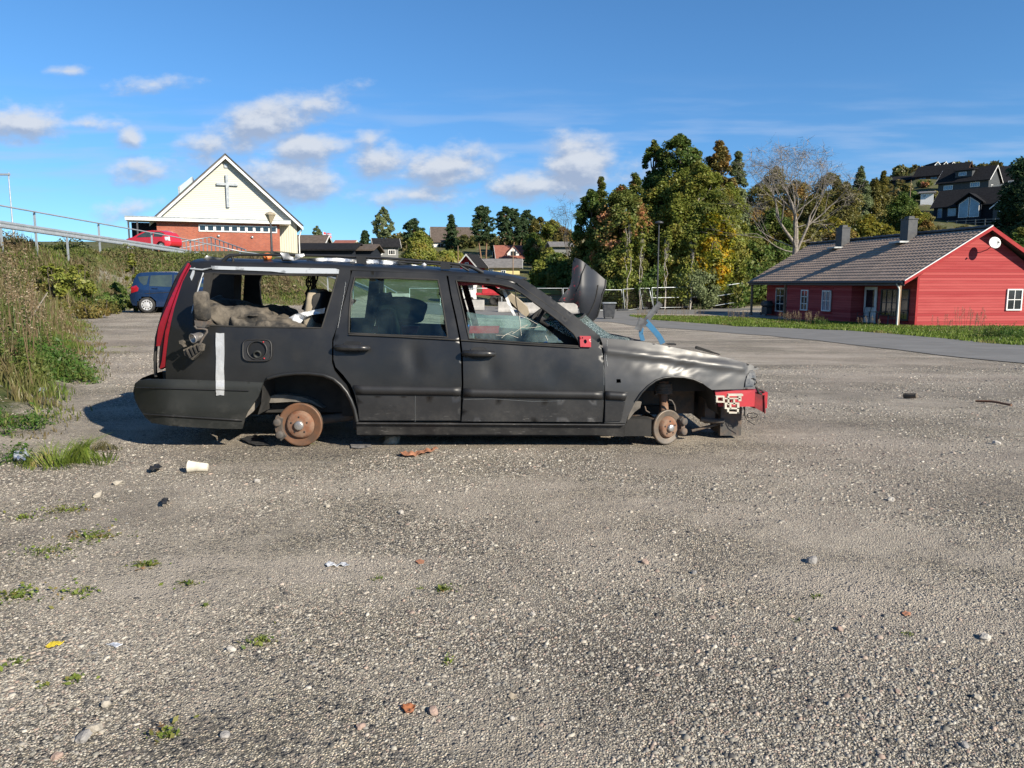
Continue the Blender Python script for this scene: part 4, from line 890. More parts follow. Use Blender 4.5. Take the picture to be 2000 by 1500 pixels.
def near(px, py, extra=0.0): return P(px, py, YS + off(px, py) + dent(px, py) + extra)
def mir(p): return np.array((p[0], 2 * YC - p[1], p[2]))
def far_(px, py, extra=0.0): return mir(P(px, py, YS + off(px, py) + extra))
def z1(*a): return [(240 + x / 3.572, 480 + y / 3.572) for x, y in zip(a[::2], a[1::2])]
def z2(*a): return [(640 + x / 3.333, 480 + y / 3.333) for x, y in zip(a[::2], a[1::2])]
def z3(*a): return [(1060 + x / 3.571, 480 + y / 3.571) for x, y in zip(a[::2], a[1::2])]

arch_r = z1(975,955, 1010,925, 1050,912, 1120,898, 1200,890, 1300,890, 1400,902, 1470,930, 1520,972, 1560,1020, 1590,1075, 1615,1140, 1633,1225)
quarter = [(374,511.5),(410,516),(470,518),(560,519.5),(640,522),(684,525.5)] + z2(150,178, 148,200, 55,540, 33,600) [1:] + [(648.5,663),(648,708),(653,724),(664,739),(676,752),(683,768),(690,800),(694,824)]  + arch_r[::-1] + [(513,747.5),(324,742),(323.4,712),(325.4,687),(329,659),(333.8,631),(340.8,600),(350.6,569.6),(360,540)]
q_hole = z1(470,215, 545,192, 620,193, 800,200, 1200,205, 1500,205, 1465,330, 1388,572, 1200,572, 900,566, 640,556, 480,545, 470,400)
q_hole = [(388,551),(398,534.5),(412,533.5),(464,535.5),(576,537.5),(659,537.5),(649,573),(628.5,640.5),(576,640),(492,638.5),(420,636.5),(378,634),(380,590)]
rear_door = [(688,529),(760,531.5),(820,534),(871.5,538)] + z2(800,345, 830,480, 852,590, 866,700, 872,900, 862,1140) + z2(205,1140, 196,1060, 180,980, 150,905, 100,840, 52,790, 38,740, 38,620, 58,540, 118,330)
rd_hole = z2(175,207, 440,212, 718,222, 752,400, 782,595, 560,588, 340,580, 137,570, 140,440, 152,300)
front_door = [(875.5,538.5),(930,542),(968,546)] + z2(1180,236, 1240,262, 1300,300, 1480,418, 1650,548, 1772,640) [0:0] + [(992,550),(1010,557),(1030,569),(1084,607),(1130,640),(1150,655),(1172,672)] + z2(1785,680, 1797,760, 1803,900, 1795,1060, 1788,1148) + z2(872,1144, 884,905, 880,700, 866,600, 840,470, 806,320)
fd_hole = z2(835,226, 1000,240, 1120,252, 1200,272, 1262,308, 1400,410, 1520,500, 1600,572, 1632,620, 1642,655, 1400,640, 1150,622, 920,607, 880,420)
fender = z3(400,640, 480,648, 700,668, 900,706, 1050,736, 1200,765, 1300,784, 1400,812, 1460,832, 1512,856, 1490,866, 1440,872, 1420,900, 1406,945, 1400,1000, 1180,1005, 1150,985, 1110,955, 1050,928, 980,914, 900,911, 840,918, 790,936, 735,975, 690,1020, 650,1080, 615,1150, 590,1200, 580,1238, 430,1238, 434,1100, 436,1000, 432,850, 425,730, 416,680)
sill_b = z2(186,1152, 600,1156, 1200,1160, 1755,1164, 1940,1164, 1930,1244, 1750,1232, 1000,1228, 190,1230)

pm_ = [M['paint'], M['inner_dark']]; T_ = (0, .03, 0); TF = (0, -.03, 0)
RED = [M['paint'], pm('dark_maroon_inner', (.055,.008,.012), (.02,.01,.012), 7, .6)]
DK = [M['paint'], M['inner_dark']]
panel('rear_quarter_panel', quarter, [q_hole], near, T_, pm_, wreck, 9)
rdo = panel('door', rear_door, [rd_hole], lambda x, y: near(x, y, -.004), (0, .05, 0), pm_, wreck, 8); tag(rdo, 'rear side door with intact tinted window')
fdo = panel('door', front_door, [fd_hole], lambda x, y: near(x, y, -.005), (0, .05, 0), pm_, wreck, 8); tag(fdo, 'front door with broken window glass')
hole = [(1204,740.5),(1212,740.5),(1213,747.5),(1204,748)]
fnd = panel('front_fender', fender, [hole], near, (0, .012, 0), [M['wingpaint'], M['inner_dark']], wreck, 4.5); tag(fnd, 'crumpled front fender with shiny dents')
panel('rear_quarter_panel', quarter, [q_hole], far_, TF, DK, wreck, 20)
m = MB(); m.prism([near(x, y, .045) for x, y in [(866,540),(884,540),(912,665),(914,820),(888,820),(886,665)]], (0, .08, 0)); m.prism([near(x, y, .045) for x, y in [(676,528),(694,532),(664,650),(664,712),(640,712),(640,650)]], (0, .06, 0)); m.prism([near(x, y, .045) for x, y in [(1168,680),(1192,680),(1192,820),(1168,820)]], (0, .06, 0)); m.prism([near(x, y, .05) for x, y in [(690,812),(1200,816),(1200,840),(690,836)]], (0, .08, 0)); m.build('body_pillar', M['inner_dark'], wreck, True)
fr1 = panel('door', rear_door, [rd_hole], far_, TF, RED, wreck, 18); fr2 = panel('door', front_door, [fd_hole], far_, TF, RED, wreck, 18)
# arch lip
lip = MB(); lip.tube([near(x, y, -.012) for x, y in arch_r[1:]], .014, 6); lip.build('arch_lip', M['paint'], wreck, True)
lip = MB(); lip.tube([near(x, y + 1, -.006) for x, y in z3(1110,955, 1050,928, 980,914, 900,911, 840,918, 790,936, 735,975, 690,1020, 650,1080)], .008, 6); lip.build('arch_lip', M['paint'], wreck, True)
# rub strips and cladding
def strip(name, pts, proud, parent, mat='cladding', sp=10, side=near, th=.02):
    s = 1 if side is near else -1
    return panel(name, pts, [], (lambda x, y: near(x, y, -proud)) if side is near else (lambda x, y: far_(x, y, -proud)), (0, s * th, 0), M[mat], wreck if parent is None else parent, sp)
def bulge(pts_top, pts_bot, name, parent):       # rounded rub strip, lofted through 5 rows
    n = len(pts_top); V = []; rows = [(0, -.002), (.12, -.022), (.5, -.030), (.88, -.020), (1, .0)]
    for f, e in rows:
        for (a, b) in zip(pts_top, pts_bot): V.append(near(a[0] + (b[0]-a[0]) * f, a[1] + (b[1]-a[1]) * f, e))
    V = np.array(V) - root_loc(wreck); Fs = [(r*n+k, r*n+k+1, (r+1)*n+k+1, (r+1)*n+k) for r in range(len(rows)-1) for k in range(n-1)]
    Fs += [(0, n, 2*n, 3*n, 4*n), (n-1, 5*n-1, 4*n-1, 3*n-1, 2*n-1)]
    return mesh_np(name, V, Fs, M['cladding'], parent, True)
def lin(a, b, n): return [(a[0] + (b[0]-a[0]) * i / (n-1), a[1] + (b[1]-a[1]) * i / (n-1)) for i in range(n)]
bulge(lin((690,752), (900,755.5), 14), lin((696,771.5), (900,773.5), 14), 'rub_strip', rdo)
bulge(lin((905.5,758), (1177,764), 16), lin((905,776.5), (1177.5,780.5), 16), 'rub_strip', fdo)
bulge(lin((1182.5,763.5), (1227,766), 5), lin((1182.5,781), (1221,783), 5), 'rub_strip', fnd)
strip('lower_cladding', [(697.5,773),(900,775),(898.5,821),(702,821)], .009, rdo)
strip('lower_cladding', [(905,778),(1177,782.5),(1176,824),(901.5,823)], .010, fdo)
strip('lower_cladding', [(1182.5,783),(1221,785),(1220,790),(1213,822),(1182,824)], .009, fnd)
panel('sill', sill_b, [], lambda x, y: near(x, y, -.02 + (y - 825) * .001), (0, .06, 0), [M['cladding'], M['inner_dark']], wreck, 12)
lipm = MB(); lipm.tube([near(x, y, -.030) for x, y in lin((697,827), (1220,830), 20)], .007, 6); lipm.build('sill_ridge', M['cladding'], wreck, True)
panel('sill', sill_b, [], far_, TF, [M['cladding'], M['inner_dark']], wreck, 30)
# door seams read as dark gaps: weather strips along the belt line
for a, hp, nm, par in ((z2(137,571, 460,585, 855,607), 0, 'belt_seal', rdo), (z2(868,608, 1200,630, 1640,657), 0, 'belt_seal', fdo)):
    m = MB(); m.tube([near(x, y + 2.2, -.012) for x, y in a], .006, 5); m.build(nm, M['inner_dark'], par, True)
def ringtube(loop, r, mat, par, name, ex=0.01):
    m = MB(); L = dens(loop, 14); L.append(L[0]); m.tube([near(x, y, ex) for x, y in L], r, 5, cap=False); return m.build(name, M[mat], par, True)
ringtube(rd_hole, .007, 'inner_dark', rdo, 'window_seal', -.004); ringtube(fd_hole, .007, 'inner_dark', fdo, 'window_seal', -.004); ringtube(q_hole, .006, 'inner_dark', wreck, 'window_seal', .0)
# door handles
def handle(cx, cy, w, rec, par):
    m = MB(); rp = [(cx + rec[0] * math.copysign(abs(math.cos(a)) ** .5, math.cos(a)), cy + rec[1] * math.copysign(abs(math.sin(a)) ** .5, math.sin(a))) for a in np.linspace(0, 2*PI, 20, endpoint=False)]
    pts_ = [near(x, y, -.016) for x, y in rp]; m.prism(pts_, (0, .012, 0)); m.build('handle_recess_shade', M['black'], par, True)  # raised plate, its black colour stands in for the shaded recess
    m = MB(); m.tube([near(cx - w, cy, -.006), near(cx - w * .94, cy, -.036), near(cx - w * .5, cy + .2, -.050), near(cx + w * .5, cy + .8, -.050), near(cx + w * .94, cy + 1.2, -.040), near(cx + w, cy + 1.2, -.006)], [.012, .022, .024, .023, .020, .010], 10)
    m.build('handle', M['handle'], par, True)
handle(687.5, 679, 33, (17, 12.5), rdo); handle(935, 690, 31, (16, 12), fdo)
# glass
panel('window_glass', rd_hole, [], lambda x, y: near(x, y, .016), (0, .004, 0), M['glass'], rdo, 25)
gp = z2(905,430, 960,440, 1040,452, 1160,452, 1230,458, 1300,466, 1340,480, 1420,535, 1535,632, 1150,624, 920,609)
gbr = panel('broken_window_glass', gp, [], lambda x, y: near(x, y, .018), (0, .004, 0), M['glass2'], fdo, 12)
ck = MB(); rr_ = random.Random(4)
for line in ([(1014,617),(1016,628),(1017,640),(1018,655)],[(1014,639),(1030,641),(1045,640),(1056,637)],[(1000,652),(1012,645),(1022,637),(1030,634)],[(968,655),(985,655),(1000,648),(1004,650)],[(1030,634),(1022,640),(1017,639)],[(1065,655),(1070,665)],[(1014,617),(1030,622),(1050,634)],[(980,660),(990,652),(1012,660)]):
    ck.tube([near(x + rr_.uniform(-.6,.6), y + rr_.uniform(-.6,.6), .015) for x, y in line], .0012, 4, sm=False)
ck.build('glass_cracks', M['whiteplastic'], gbr, True)
# mirror mounting plate
rp = panel('mirror_mount', [(1132,656),(1154,656.5),(1154.5,678),(1133.5,677.5)], [[(1143 + 3.2 * math.cos(a), 667 + 4.2 * math.sin(a)) for a in np.linspace(0, 2*PI, 10, endpoint=False)], [(1136.5,658.5),(1138.5,658.5),(1138.5,661.5),(1136.5,661.5)]], lambda x, y: near(x, y, -.024), (0, .010, 0), M['redpaint'], wreck, 4); tag(rp, 'exposed red plate where the door mirror was')
# fuel filler recess
def sq(cx, cy, rx, ry, n=24, e=.45): return [(cx + rx * math.copysign(abs(math.cos(a)) ** e, math.cos(a)), cy + ry * math.copysign(abs(math.sin(a)) ** e, math.sin(a))) for a in np.linspace(0, 2*PI, n, endpoint=False)]
ci_ = [(502 + 19 * math.cos(a), 684 + 18 * math.sin(a)) for a in np.linspace(0, 2*PI, 26, endpoint=False)]
ff = panel('fuel_filler', sq(502, 684, 28, 21), [ci_], lambda x, y: near(x, y, -.012), (0, .010, 0), M['cladding'], wreck, 6)
m = MB(); m.tube([near(x, y, -.012) for x, y in sq(502, 684, 28, 21) + sq(502, 684, 28, 21)[:1]], .006, 6, cap=False); m.tube([near(x, y, -.012) for x, y in ci_ + ci_[:1]], .006, 6, cap=False); m.build('filler_rim', M['cladding'], ff, True)
m = MB(); m.prism([near(x, y, -.003) for x, y in [(502 + 18.5 * math.cos(a), 684 + 17.5 * math.sin(a)) for a in np.linspace(0, 2*PI, 26, endpoint=False)]], (0, .003, 0)); m.build('filler_bowl_shade', M['black'], ff, True)  # flat disc coloured black for the shade inside the hole
m = MB(); m.lathe(near(503, 691, -.006), (.15, -1, -.25), [(-.01, .001), (-.01, .026), (.02, .03), (.02, .018), (-.005, .016)], 16); m.build('filler_neck', M['plastic'], ff, True)
m = MB()
for x, y in ((514.5,668),(516,700)): m.lathe(near(x, y, -.016), (0, -1, 0), [(0, .001), (0, .006), (.006, .005), (.006, .001)], 8)
m.build('red_clip', M['redpaint'], ff, True)
# tape, primer strip
m_ = strip('duct_tape', [(421.5,650),(429,651),(437.5,650.5),(438,690),(437,720),(438,745),(437.5,772),(430,773),(422,772),(421,745),(422,700),(421,670)], .012, None, 'tape', 5, th=.004); tag(m_, 'strip of silver duct tape hanging over the rear panel')
pr_ = strip('primer_strip', [(412,519),(470,521),(560,522.5),(655,524.5),(662,526.5),(661,534.5),(560,533.5),(530,530),(470,527.5),(414,526)], .010, None, 'primer', 8, th=.008); tag(pr_, 'bare grey strip above the missing rear side window')
strip('primer_patch', [(371,541),(378,523),(381,522),(379,536),(374,548)], .006, None, 'primer', 5, th=.004)
lp = MB(); lp.tube([near(x, y, -.012) for x, y in [(372,525),(396,527),(414,523)]], .007, 5); lp.tube([near(x, y, -.008) for x, y in [(397,533),(390,555),(380,588),(374,612)]], .005, 5); lp.build('window_trim', M['primer'], wreck, True)
# D pillar dark glass and red lamp recess
tl = panel('lamp_recess', [(368.5,512),(376,511.5),(364,538),(354,562),(345,595),(338,628),(332,660),(328,690),(326,716),(314,722),(310,718),(311,690),(314,655),(309.5,640),(318,610),(330,575),(345,541)], [], lambda x, y: P(x, y, YS + off(x, y) + .02), (0, .05, 0), M['tail_dark'], wreck, 6)
for pts_ in (z1(452,120, 466,126, 424,200, 384,290, 344,400, 311,490, 288,560, 268,640, 252,700, 232,700, 238,640, 247,572, 264,520, 302,430, 347,330, 402,210), z1(470,135, 476,140, 430,225, 394,325, 362,425, 334,540, 314,640, 303,740, 292,845, 256,860, 272,800, 284,700, 296,600, 316,520, 340,440, 374,340, 410,250)):
    panel('red_lamp_seat', pts_, [], lambda x, y: P(x, y, YS + off(x, y) + .0), (0, .03, 0), M['tail'], tl, 5)
m = MB(); m.tube([P(x, y, YS + off(x, y) + .06) for x, y in [(304,736),(303,700),(306,660),(311,640),(322,602),(340,557),(352,532),(369,511)]], .012, 6); m.build('rear_corner_frame', M['inner_dark'], wreck, True)
# roof
rt = [(371,513),(400,515.5),(470,518),(560,519.5),(640,522),(684,525.5),(760,529),(820,532),(871,536),(930,540),(968,543.5),(992,548),(1006,553)]
nT = 17; V = []
for i, (x, y) in enumerate(rt):
    a = P(x, y, YS + off(x, y)); b = mir(a)
    for k in range(nT):
        t = k / (nT - 1) * 2 - 1; p_ = a + (b - a) * (t + 1) / 2; p_[2] += .056 * (1 - abs(t) ** 5) * (.75 if i in (0, len(rt)-1) else 1)
        if i == len(rt) - 1: p_[0] += .10 * (1 - t * t)
        V.append(p_)
V = np.array(V) - root_loc(wreck); nR = len(rt)
Fs = [(i*nT+k, (i+1)*nT+k, (i+1)*nT+k+1, i*nT+k+1) for i in range(nR-1) for k in range(nT-1)]
ro = mesh_np('roof', V, Fs, [M['paint']], wreck, True); sm_ = ro.modifiers.new('thick', 'SOLIDIFY'); sm_.thickness = .02; sm_.offset = -1
# pillars of the windscreen
pil = z2(1085,205, 1190,222, 1250,252, 1310,300, 1480,425, 1650,556, 1745,628, 1788,625, 1772,588, 1600,448, 1400,300, 1290,226, 1200,200, 1100,188)
panel('windscreen_pillar', pil, [], lambda x, y: P(x, y, YS + off(x, min(y + 6, 660)) + .02), (0, .05, 0), M['paint'], wreck, 8)
panel('windscreen_pillar', pil, [], lambda x, y: mir(P(x, y, YS + off(x, min(y + 6, 660)) + .02)), (0, -.05, 0), M['paint'], wreck, 20)
m = MB(); m.tube([P(x, y, YS + off(x, y) + .005) for x, y in z2(1240,250, 1300,296, 1480,422, 1650,552, 1760,640)], .008, 5); m.build('pillar_seal', M['inner_dark'], wreck, True)
# roof rails
def rail(side):
    f = (lambda p: p) if side > 0 else mir
    R_ = [(434,510.5),(441,503),(449,498),(470,496.5),(560,497),(640,498.5),(740,502.5),(820,508),(880,513.5),(902,516),(918,519),(930,524.5),(944,532)]
    m = MB(); m.tube([f(P(x, y + 1, YS + .33)) for x, y in R_], [.012,.014,.013] + [.0095] * 7 + [.013,.015,.016], 8)
    m.tube([f(P(x, y, YS + .33)) for x, y in [(896,516),(905,523),(916,529)]], .009, 6); m.tube([f(P(x, y, YS + .33)) for x, y in [(452,499),(456,508),(452,515)]], .009, 6)
    r = m.build('roof_rail', M['cladding'], wreck, True)
    for x in (706, 560, 870):
        y = np.interp(x, [q[0] for q in R_], [q[1] for q in R_]); m = MB(); p_ = f(P(x, y + 6, YS + .33)); m.box(p_, (.07, .03, .055)); m.build('rail_foot', M['cladding'], r, True)
rail(1); rail(-1)
# rear bumper wrapping round
def bump_off(px, py):
    t = (py - 742) / 95; o = -.03 + .10 * max(0, t - .62) ** 1.1
    if py < 752: o += .035 * ((752 - py) / 12)
    if px < 345: o += ((345 - px) / 85) ** 2.4 * .26
    return o
bpoly = z1(78,985, 84,960, 110,940, 160,932, 225,932, 400,934, 600,940, 800,946, 978,955, 955,1020, 940,1060, 900,1115, 868,1160, 850,1200, 830,1278, 700,1278, 500,1268, 330,1256, 200,1236, 150,1190, 110,1130, 82,1070)
bp_ = panel('rear_bumper', bpoly, [], lambda x, y: P(x, y, YS + bump_off(x, y)), (0, .02, 0), M['plastic'], wreck, 7)
e_ = z1(78,985, 72,1020, 84,1075, 112,1130, 150,1190, 200,1236)
A = [P(x, y, YS + bump_off(x, y)) for x, y in e_]; V = []; nb = 9
for p_ in A:
    q_ = mir(p_)
    for k in range(nb):
        t = k / (nb-1); r = p_ + (q_ - p_) * t; r[0] -= .10 * math.sin(PI * t) ** .6; V.append(r)
A2 = [P(x, y, YS + bump_off(x, y)) for x, y in z1(110,940, 78,985)]
V0 = []
for p_ in [A2[0]]:
    q_ = mir(p_)
    for k in range(nb): t = k / (nb-1); r = p_ + (q_ - p_) * t; r[0] -= .10 * math.sin(PI * t) ** .6; V0.append(r)
V = V0 + V; nr_ = len(A) + 1
mesh_np('bumper_back', np.array(V) - root_loc(wreck), [(i*nb+k, i*nb+k+1, (i+1)*nb+k+1, (i+1)*nb+k) for i in range(nr_-1) for k in range(nb-1)], M['plastic'], bp_, True)
panel('bumper_side', bpoly, [], lambda x, y: mir(P(x, y, YS + bump_off(x, y))), (0, -.02, 0), M['plastic'], bp_, 20)
m = MB(); m.tube([P(x, y, YS + bump_off(x, y) - .006) for x, y in lin((266,757),(486,763),16)], .004, 5); m.tube([P(x, y, YS + bump_off(x, y) - .006) for x, y in lin((281,809),(474,821),12)], .006, 5); m.build('bumper_crease', M['cladding'], bp_, True)
panel('splash_liner', z1(978,957, 962,1012, 968,1075, 950,1110, 905,1160, 838,1215, 846,1190, 868,1160, 900,1112, 938,1060, 955,1015), [], lambda x, y: P(x, y, YS + .0 + (x - 474) * .0032), (0, .02, 0), M['dirty'], bp_, 6)
m = MB(); x0 = P(303,742,5.5)[0]; zt = P(400,742,5.4)[2]; m.obox((x0 + .02, YS + .28, .30), (.05,0,0), (0, 2*(YC-YS)-.56, 0), (0,0,zt - .26)); m.build('tailgate_sill', M['paint'], wreck, True)
panel('duct_tape_end', [(421.5,742),(430,741),(438,742),(438,760),(437.3,772.5),(430,771.5),(422,773),(421.5,760)], [], lambda x, y: P(x, y, YS + bump_off(x, y) - .008), (0, .004, 0), M['tape'], wreck, 5)
# scratches through the paint
for pl_ in ([(811,773),(810.5,800),(811,824)], [(675,551),(671,580),(666,606),(660,640)], [(1176,690),(1180,722),(1179.5,752)], [(906,780),(960,779),(1040,784),(1100,783)], [(1186,664),(1184,700),(1187,716)]):
    m = MB(); m.tube([near(x, y, -.012 if y > 772 else -.0055) for x, y in pl_], .0009, 4); m.build('paint_scratch', M['zinc'], wreck, True)
# wheel housings
def housing(arc, depth, name, liner='inner_dark'):
    m = MB(); n = len(arc); A = [near(x, y, .01) for x, y in arc]; B = [a + np.array((0, depth, 0)) for a in A]
    m.add(A + B, [(i, i+1, n+i+1, n+i) for i in range(n-1)], True); m.add(B, [tuple(range(n))]); return m.build(name, M[liner], wreck, True)
h_arc = z1(940,1180, 965,1100) + arch_r
ho = housing(h_arc, .52, 'wheel_housing')
m = MB(); m.prism([P(x, y, YS + .22) for x, y in z1(960,1095, 990,1060, 1060,1040, 1150,1040, 1250,1055, 1330,1085, 1400,1135, 1300,1095, 1180,1088, 1060,1095)], (0, .3, 0)); m.build('inner_arch_liner', M['dirty'], ho, True)
h2 = z3(585,1240, 590,1200, 615,1150, 650,1080, 690,1020, 735,975, 790,936, 840,918, 900,911, 980,914, 1050,928, 1110,955, 1150,985, 1180,1010, 1200,1080, 1230,1180)
housing(h2, .62, 'wheel_housing')
panel('splash_liner', z3(585,1235, 596,1196, 612,1150, 640,1085, 690,1090, 680,1130, 640,1160, 610,1200), [], lambda x, y: P(x, y, YS + .06), (0, .03, 0), M['dirty'], wreck, 8)
# floor pan
xa = P(300,800,5.4)[0]; xb = P(1480,800,5.4)[0]
m = MB(); m.obox((xa + .25, YS + .55, .17), (xb - xa - .75, 0, 0), (0, 2*(YC-YS) - 1.1, 0), (0, 0, .07)); m.obox((-1.15, YS + .10, .14), (2.0, 0, 0), (0, 2*(YC-YS) - .2, 0), (0, 0, .07)); m.obox((-1.1, YS + .05, .10), (2.1, 0, 0), (0, .14, 0), (0, 0, .12)); m.obox((-1.1, 2*YC-YS - .19, .10), (2.1, 0, 0), (0, .14, 0), (0, 0, .12))
m.obox((-1.25, YS+.2, .22), (.08,0,0), (0,1.3,0), (0,0,.25)); m.obox((xa + .1, YS + .3, .23), (1.6,0,0), (0,1.15,0), (0,0,.30)); m.build('floor_pan', M['inner_dark'], wreck, True)
# bulkhead, engine, far fender stump
zc = P(1185, 668, YS)[2]
m = MB(); m.obox((P(1178,700,YS)[0], YS + .12, .2), (.05,0,0), (0, 1.5, 0), (0,0,zc - .34)); m.build('bulkhead', M['inner_dark'], wreck, True)
m = MB(); xe = P(1215,700,YS)[0]
m.box((xe + .35, YC, .33), (.62, .55, .32)); m.box((xe + .30, YC, .53), (.5, .42, .10)); m.box((xe + .75, YC + .05, .30), (.08, .95, .36)); m.tube([(xe + .3, YC - .3, .5), (xe + .5, YC - .45, .45), (xe + .75, YC - .4, .4)], .035, 8); m.tube([(xe + .1, YC + .3, .5), (xe + .4, YC + .35, .55), (xe + .7, YC + .2, .45)], .03, 8)
m.build('engine', M['castiron'], wreck, True)
m = MB(); m.box((xe + .35, 2*YC - YS - .1, .36), (1.0, .06, .22)); m.box((xe + .35, YS + .35, .45), (1.05, .08, .12)); m.build('inner_wing', M['inner_dark'], wreck, True)
# debris along the wing edge
m = MB(); m.prism([P(x, y, 5.75) for x, y in z3(1072,706, 1085,702, 1160,728, 1240,757, 1230,762, 1140,740, 1075,722)], (0, .05, 0)); m.prism([P(x, y, 5.7) for x, y in z3(860,686, 905,682, 932,684, 930,694, 880,694)], (0, .06, 0)); m.build('wing_debris', M['inner_dark'], wreck, True)
# headlamp
hl = panel('headlight', z3(1440,872, 1470,872, 1482,880, 1490,930, 1492,960, 1478,968, 1484,998, 1402,1000, 1408,945, 1422,900), [], lambda x, y: P(x, y, YS + off(x, y) + .012), (0, .08, 0), M['darkmetal'], wreck, 5)
panel('lens', z3(1444,884, 1474,880, 1478,940, 1470,980, 1412,984, 1416,945, 1428,905), [], lambda x, y: P(x, y, YS + off(x, y) + .002), (0, .01, 0), pm('grey_lamp_lens', (.05,.052,.055), (.12,.12,.12), 14, .25), hl, 5)
m = MB(); m.tube([P(x, y, YS + .24) for x, y in z3(1425,932, 1470,925, 1485,935, 1492,955, 1480,968, 1455,975)], .004, 5); m.tube([P(x, y, YS + .25) for x, y in z3(1484,985, 1500,1000, 1525,1008, 1545,1025)], .007, 5); m.tube([P(x, y, YS + .25) for x, y in z3(1490,990, 1510,1030, 1528,1040)], .010, 5); m.build('loose_wiring', M['inner_dark'], hl, True)
# bumper beam and white bracket
m = MB(); a = P(*z3(1200,1010)[0], YS + .16); b = P(*z3(1482,1008)[0], YS + .22); c = P(*z3(1478,1122)[0], YS + .22); d = P(*z3(1225,1122)[0], YS + .16)
m.prism([a, b, c, d], (0, .05, 0)); e = P(*z3(1482,1010)[0], YS + .24); xq = e[0]; m.obox((xq, YS + .26, c[2] - .02), (.10, 0, 0), (0, 1.25, 0), (0, 0, b[2] - c[2])); bm_ = m.build('bumper_beam', M['redpaint'], wreck, True); tag(bm_, 'exposed red beam where the front bumper was')
m = MB(); m.prism([P(x, y, YS + .24) for x, y in z3(1482,1030, 1545,1045, 1549,1168, 1480,1128)], (0, .03, 0)); m.tube([P(*z3(1546,1040)[0], YS + .235), P(*z3(1549,1170)[0], YS + .235)], .006, 5); m.build('beam_end', M['redinner'], bm_, True)
br = MB()
def wb_(x0, y0, x1, y1):
    q = [P(x, y, YS + .10) for x, y in z3(x0, y0, x1, y0, x1, y1, x0, y1)]; br.prism(q, (0, .035, 0))
for r_ in ((1210,1048,1268,1058),(1210,1058,1222,1092),(1258,1058,1270,1095),(1222,1084,1258,1094),(1295,1035,1398,1048),(1290,1048,1302,1110),(1268,1062,1380,1070),(1330,1068,1342,1110),(1366,1050,1386,1084),(1270,1095,1372,1104),(1270,1104,1284,1138),(1304,1104,1316,1136),(1356,1104,1372,1138),(1284,1130,1372,1140),(1288,1140,1300,1170),(1356,1140,1368,1170),(1288,1160,1370,1170)): wb_(*r_)
br.build('white_bumper_bracket', M['whiteplastic'], wreck, True)
m = MB(); m.tube([P(x, y, YS + .3) for x, y in z3(1410,1120, 1408,1180, 1425,1215, 1455,1235, 1480,1250)], .003, 4); m.tube([P(x, y, YS + .3) for x, y in z3(1425,1182, 1435,1170, 1470,1165, 1498,1178, 1490,1195, 1455,1202, 1428,1195, 1425,1182)], .003, 4); m.tube([P(x, y, YS + .28) for x, y in z3(1400,1125, 1410,1150, 1405,1180, 1412,1186)], .006, 5); m.build('loose_cable', M['inner_dark'], wreck, True)
m = MB(); a = P(*z3(1265,1170)[0], YS + .35); m.box((a[0] + .07, a[1] + .2, a[2] - .07), (.16, .3, .22)); m.tube([P(x, y, YS + .4) for x, y in z3(1100,1210, 1180,1222, 1262,1222)], .02, 6); m.tube([P(x, y, YS + .45) for x, y in z3(1040,1290, 1120,1270, 1240,1240)], .012, 6); m.build('front_subframe', M['castiron'], wreck, True)
# brakes
def brake(cx, cy, r, Y, yaw, mat, name, cal_ang, hubr):
    c = P(cx, cy, Y); ax = np.array((math.sin(yaw), -math.cos(yaw), 0)); R_ = r
    m = MB(); m.lathe(c, ax, [(-.012, R_ * .5), (-.012, R_), (.0, R_ + .001), (.012, R_), (.013, R_ * .93), (.011, R_ * .9), (.012, hubr * 1.25), (.010, hubr * 1.2)], 44)
    d = m.build('brake_disc', M[mat], wreck, True)
    m = MB(); m.lathe(c, ax, [(.0, hubr * 1.2), (.016, hubr * 1.16), (.034, hubr), (.038, hubr * .93), (.038, hubr * .33)], 32); h = m.build('hub', M['rust'], d, True)
    m = MB(); m.lathe(c, ax, [(.036, hubr * .40), (.056, hubr * .38), (.060, hubr * .30), (.060, .001)], 20); m.build('hub_cap', M['steel'], h, True)
    a_ = np.cross(ax, (0, 0, 1.0)); a_ /= np.linalg.norm(a_); b_ = np.array((0, 0, 1.0)); m = MB()
    for k in range(5):
        an = k * 2 * PI / 5 + .3; m.lathe(c + ax * .034 + (a_ * math.cos(an) + b_ * math.sin(an)) * hubr * .68, ax, [(0, .007), (.0055, .007), (.0055, .001)], 10)
    m.build('stud_hole', M['inner_dark'], h, True)
    m = MB(); hh_ = .045
    arc = np.linspace(cal_ang - .55, cal_ang + .55, 8)
    lo_ = [c + (a_ * math.cos(t) + b_ * math.sin(t)) * R_ * .80 + ax * hh_ for t in arc]; hi_ = [c + (a_ * math.cos(t) + b_ * math.sin(t)) * R_ * 1.12 + ax * hh_ * .8 for t in arc[::-1]]
    m.prism(lo_ + hi_, -ax * .09)
    for t in (cal_ang - .3, cal_ang + .3): m.lathe(c + (a_ * math.cos(t) + b_ * math.sin(t)) * R_ * .98 + ax * (hh_ - .02), ax, [(0, .03), (.035, .028), (.04, .02), (.04, .001)], 12)
    m.build('brake_caliper', M['castiron'], d, True); return d, c, ax
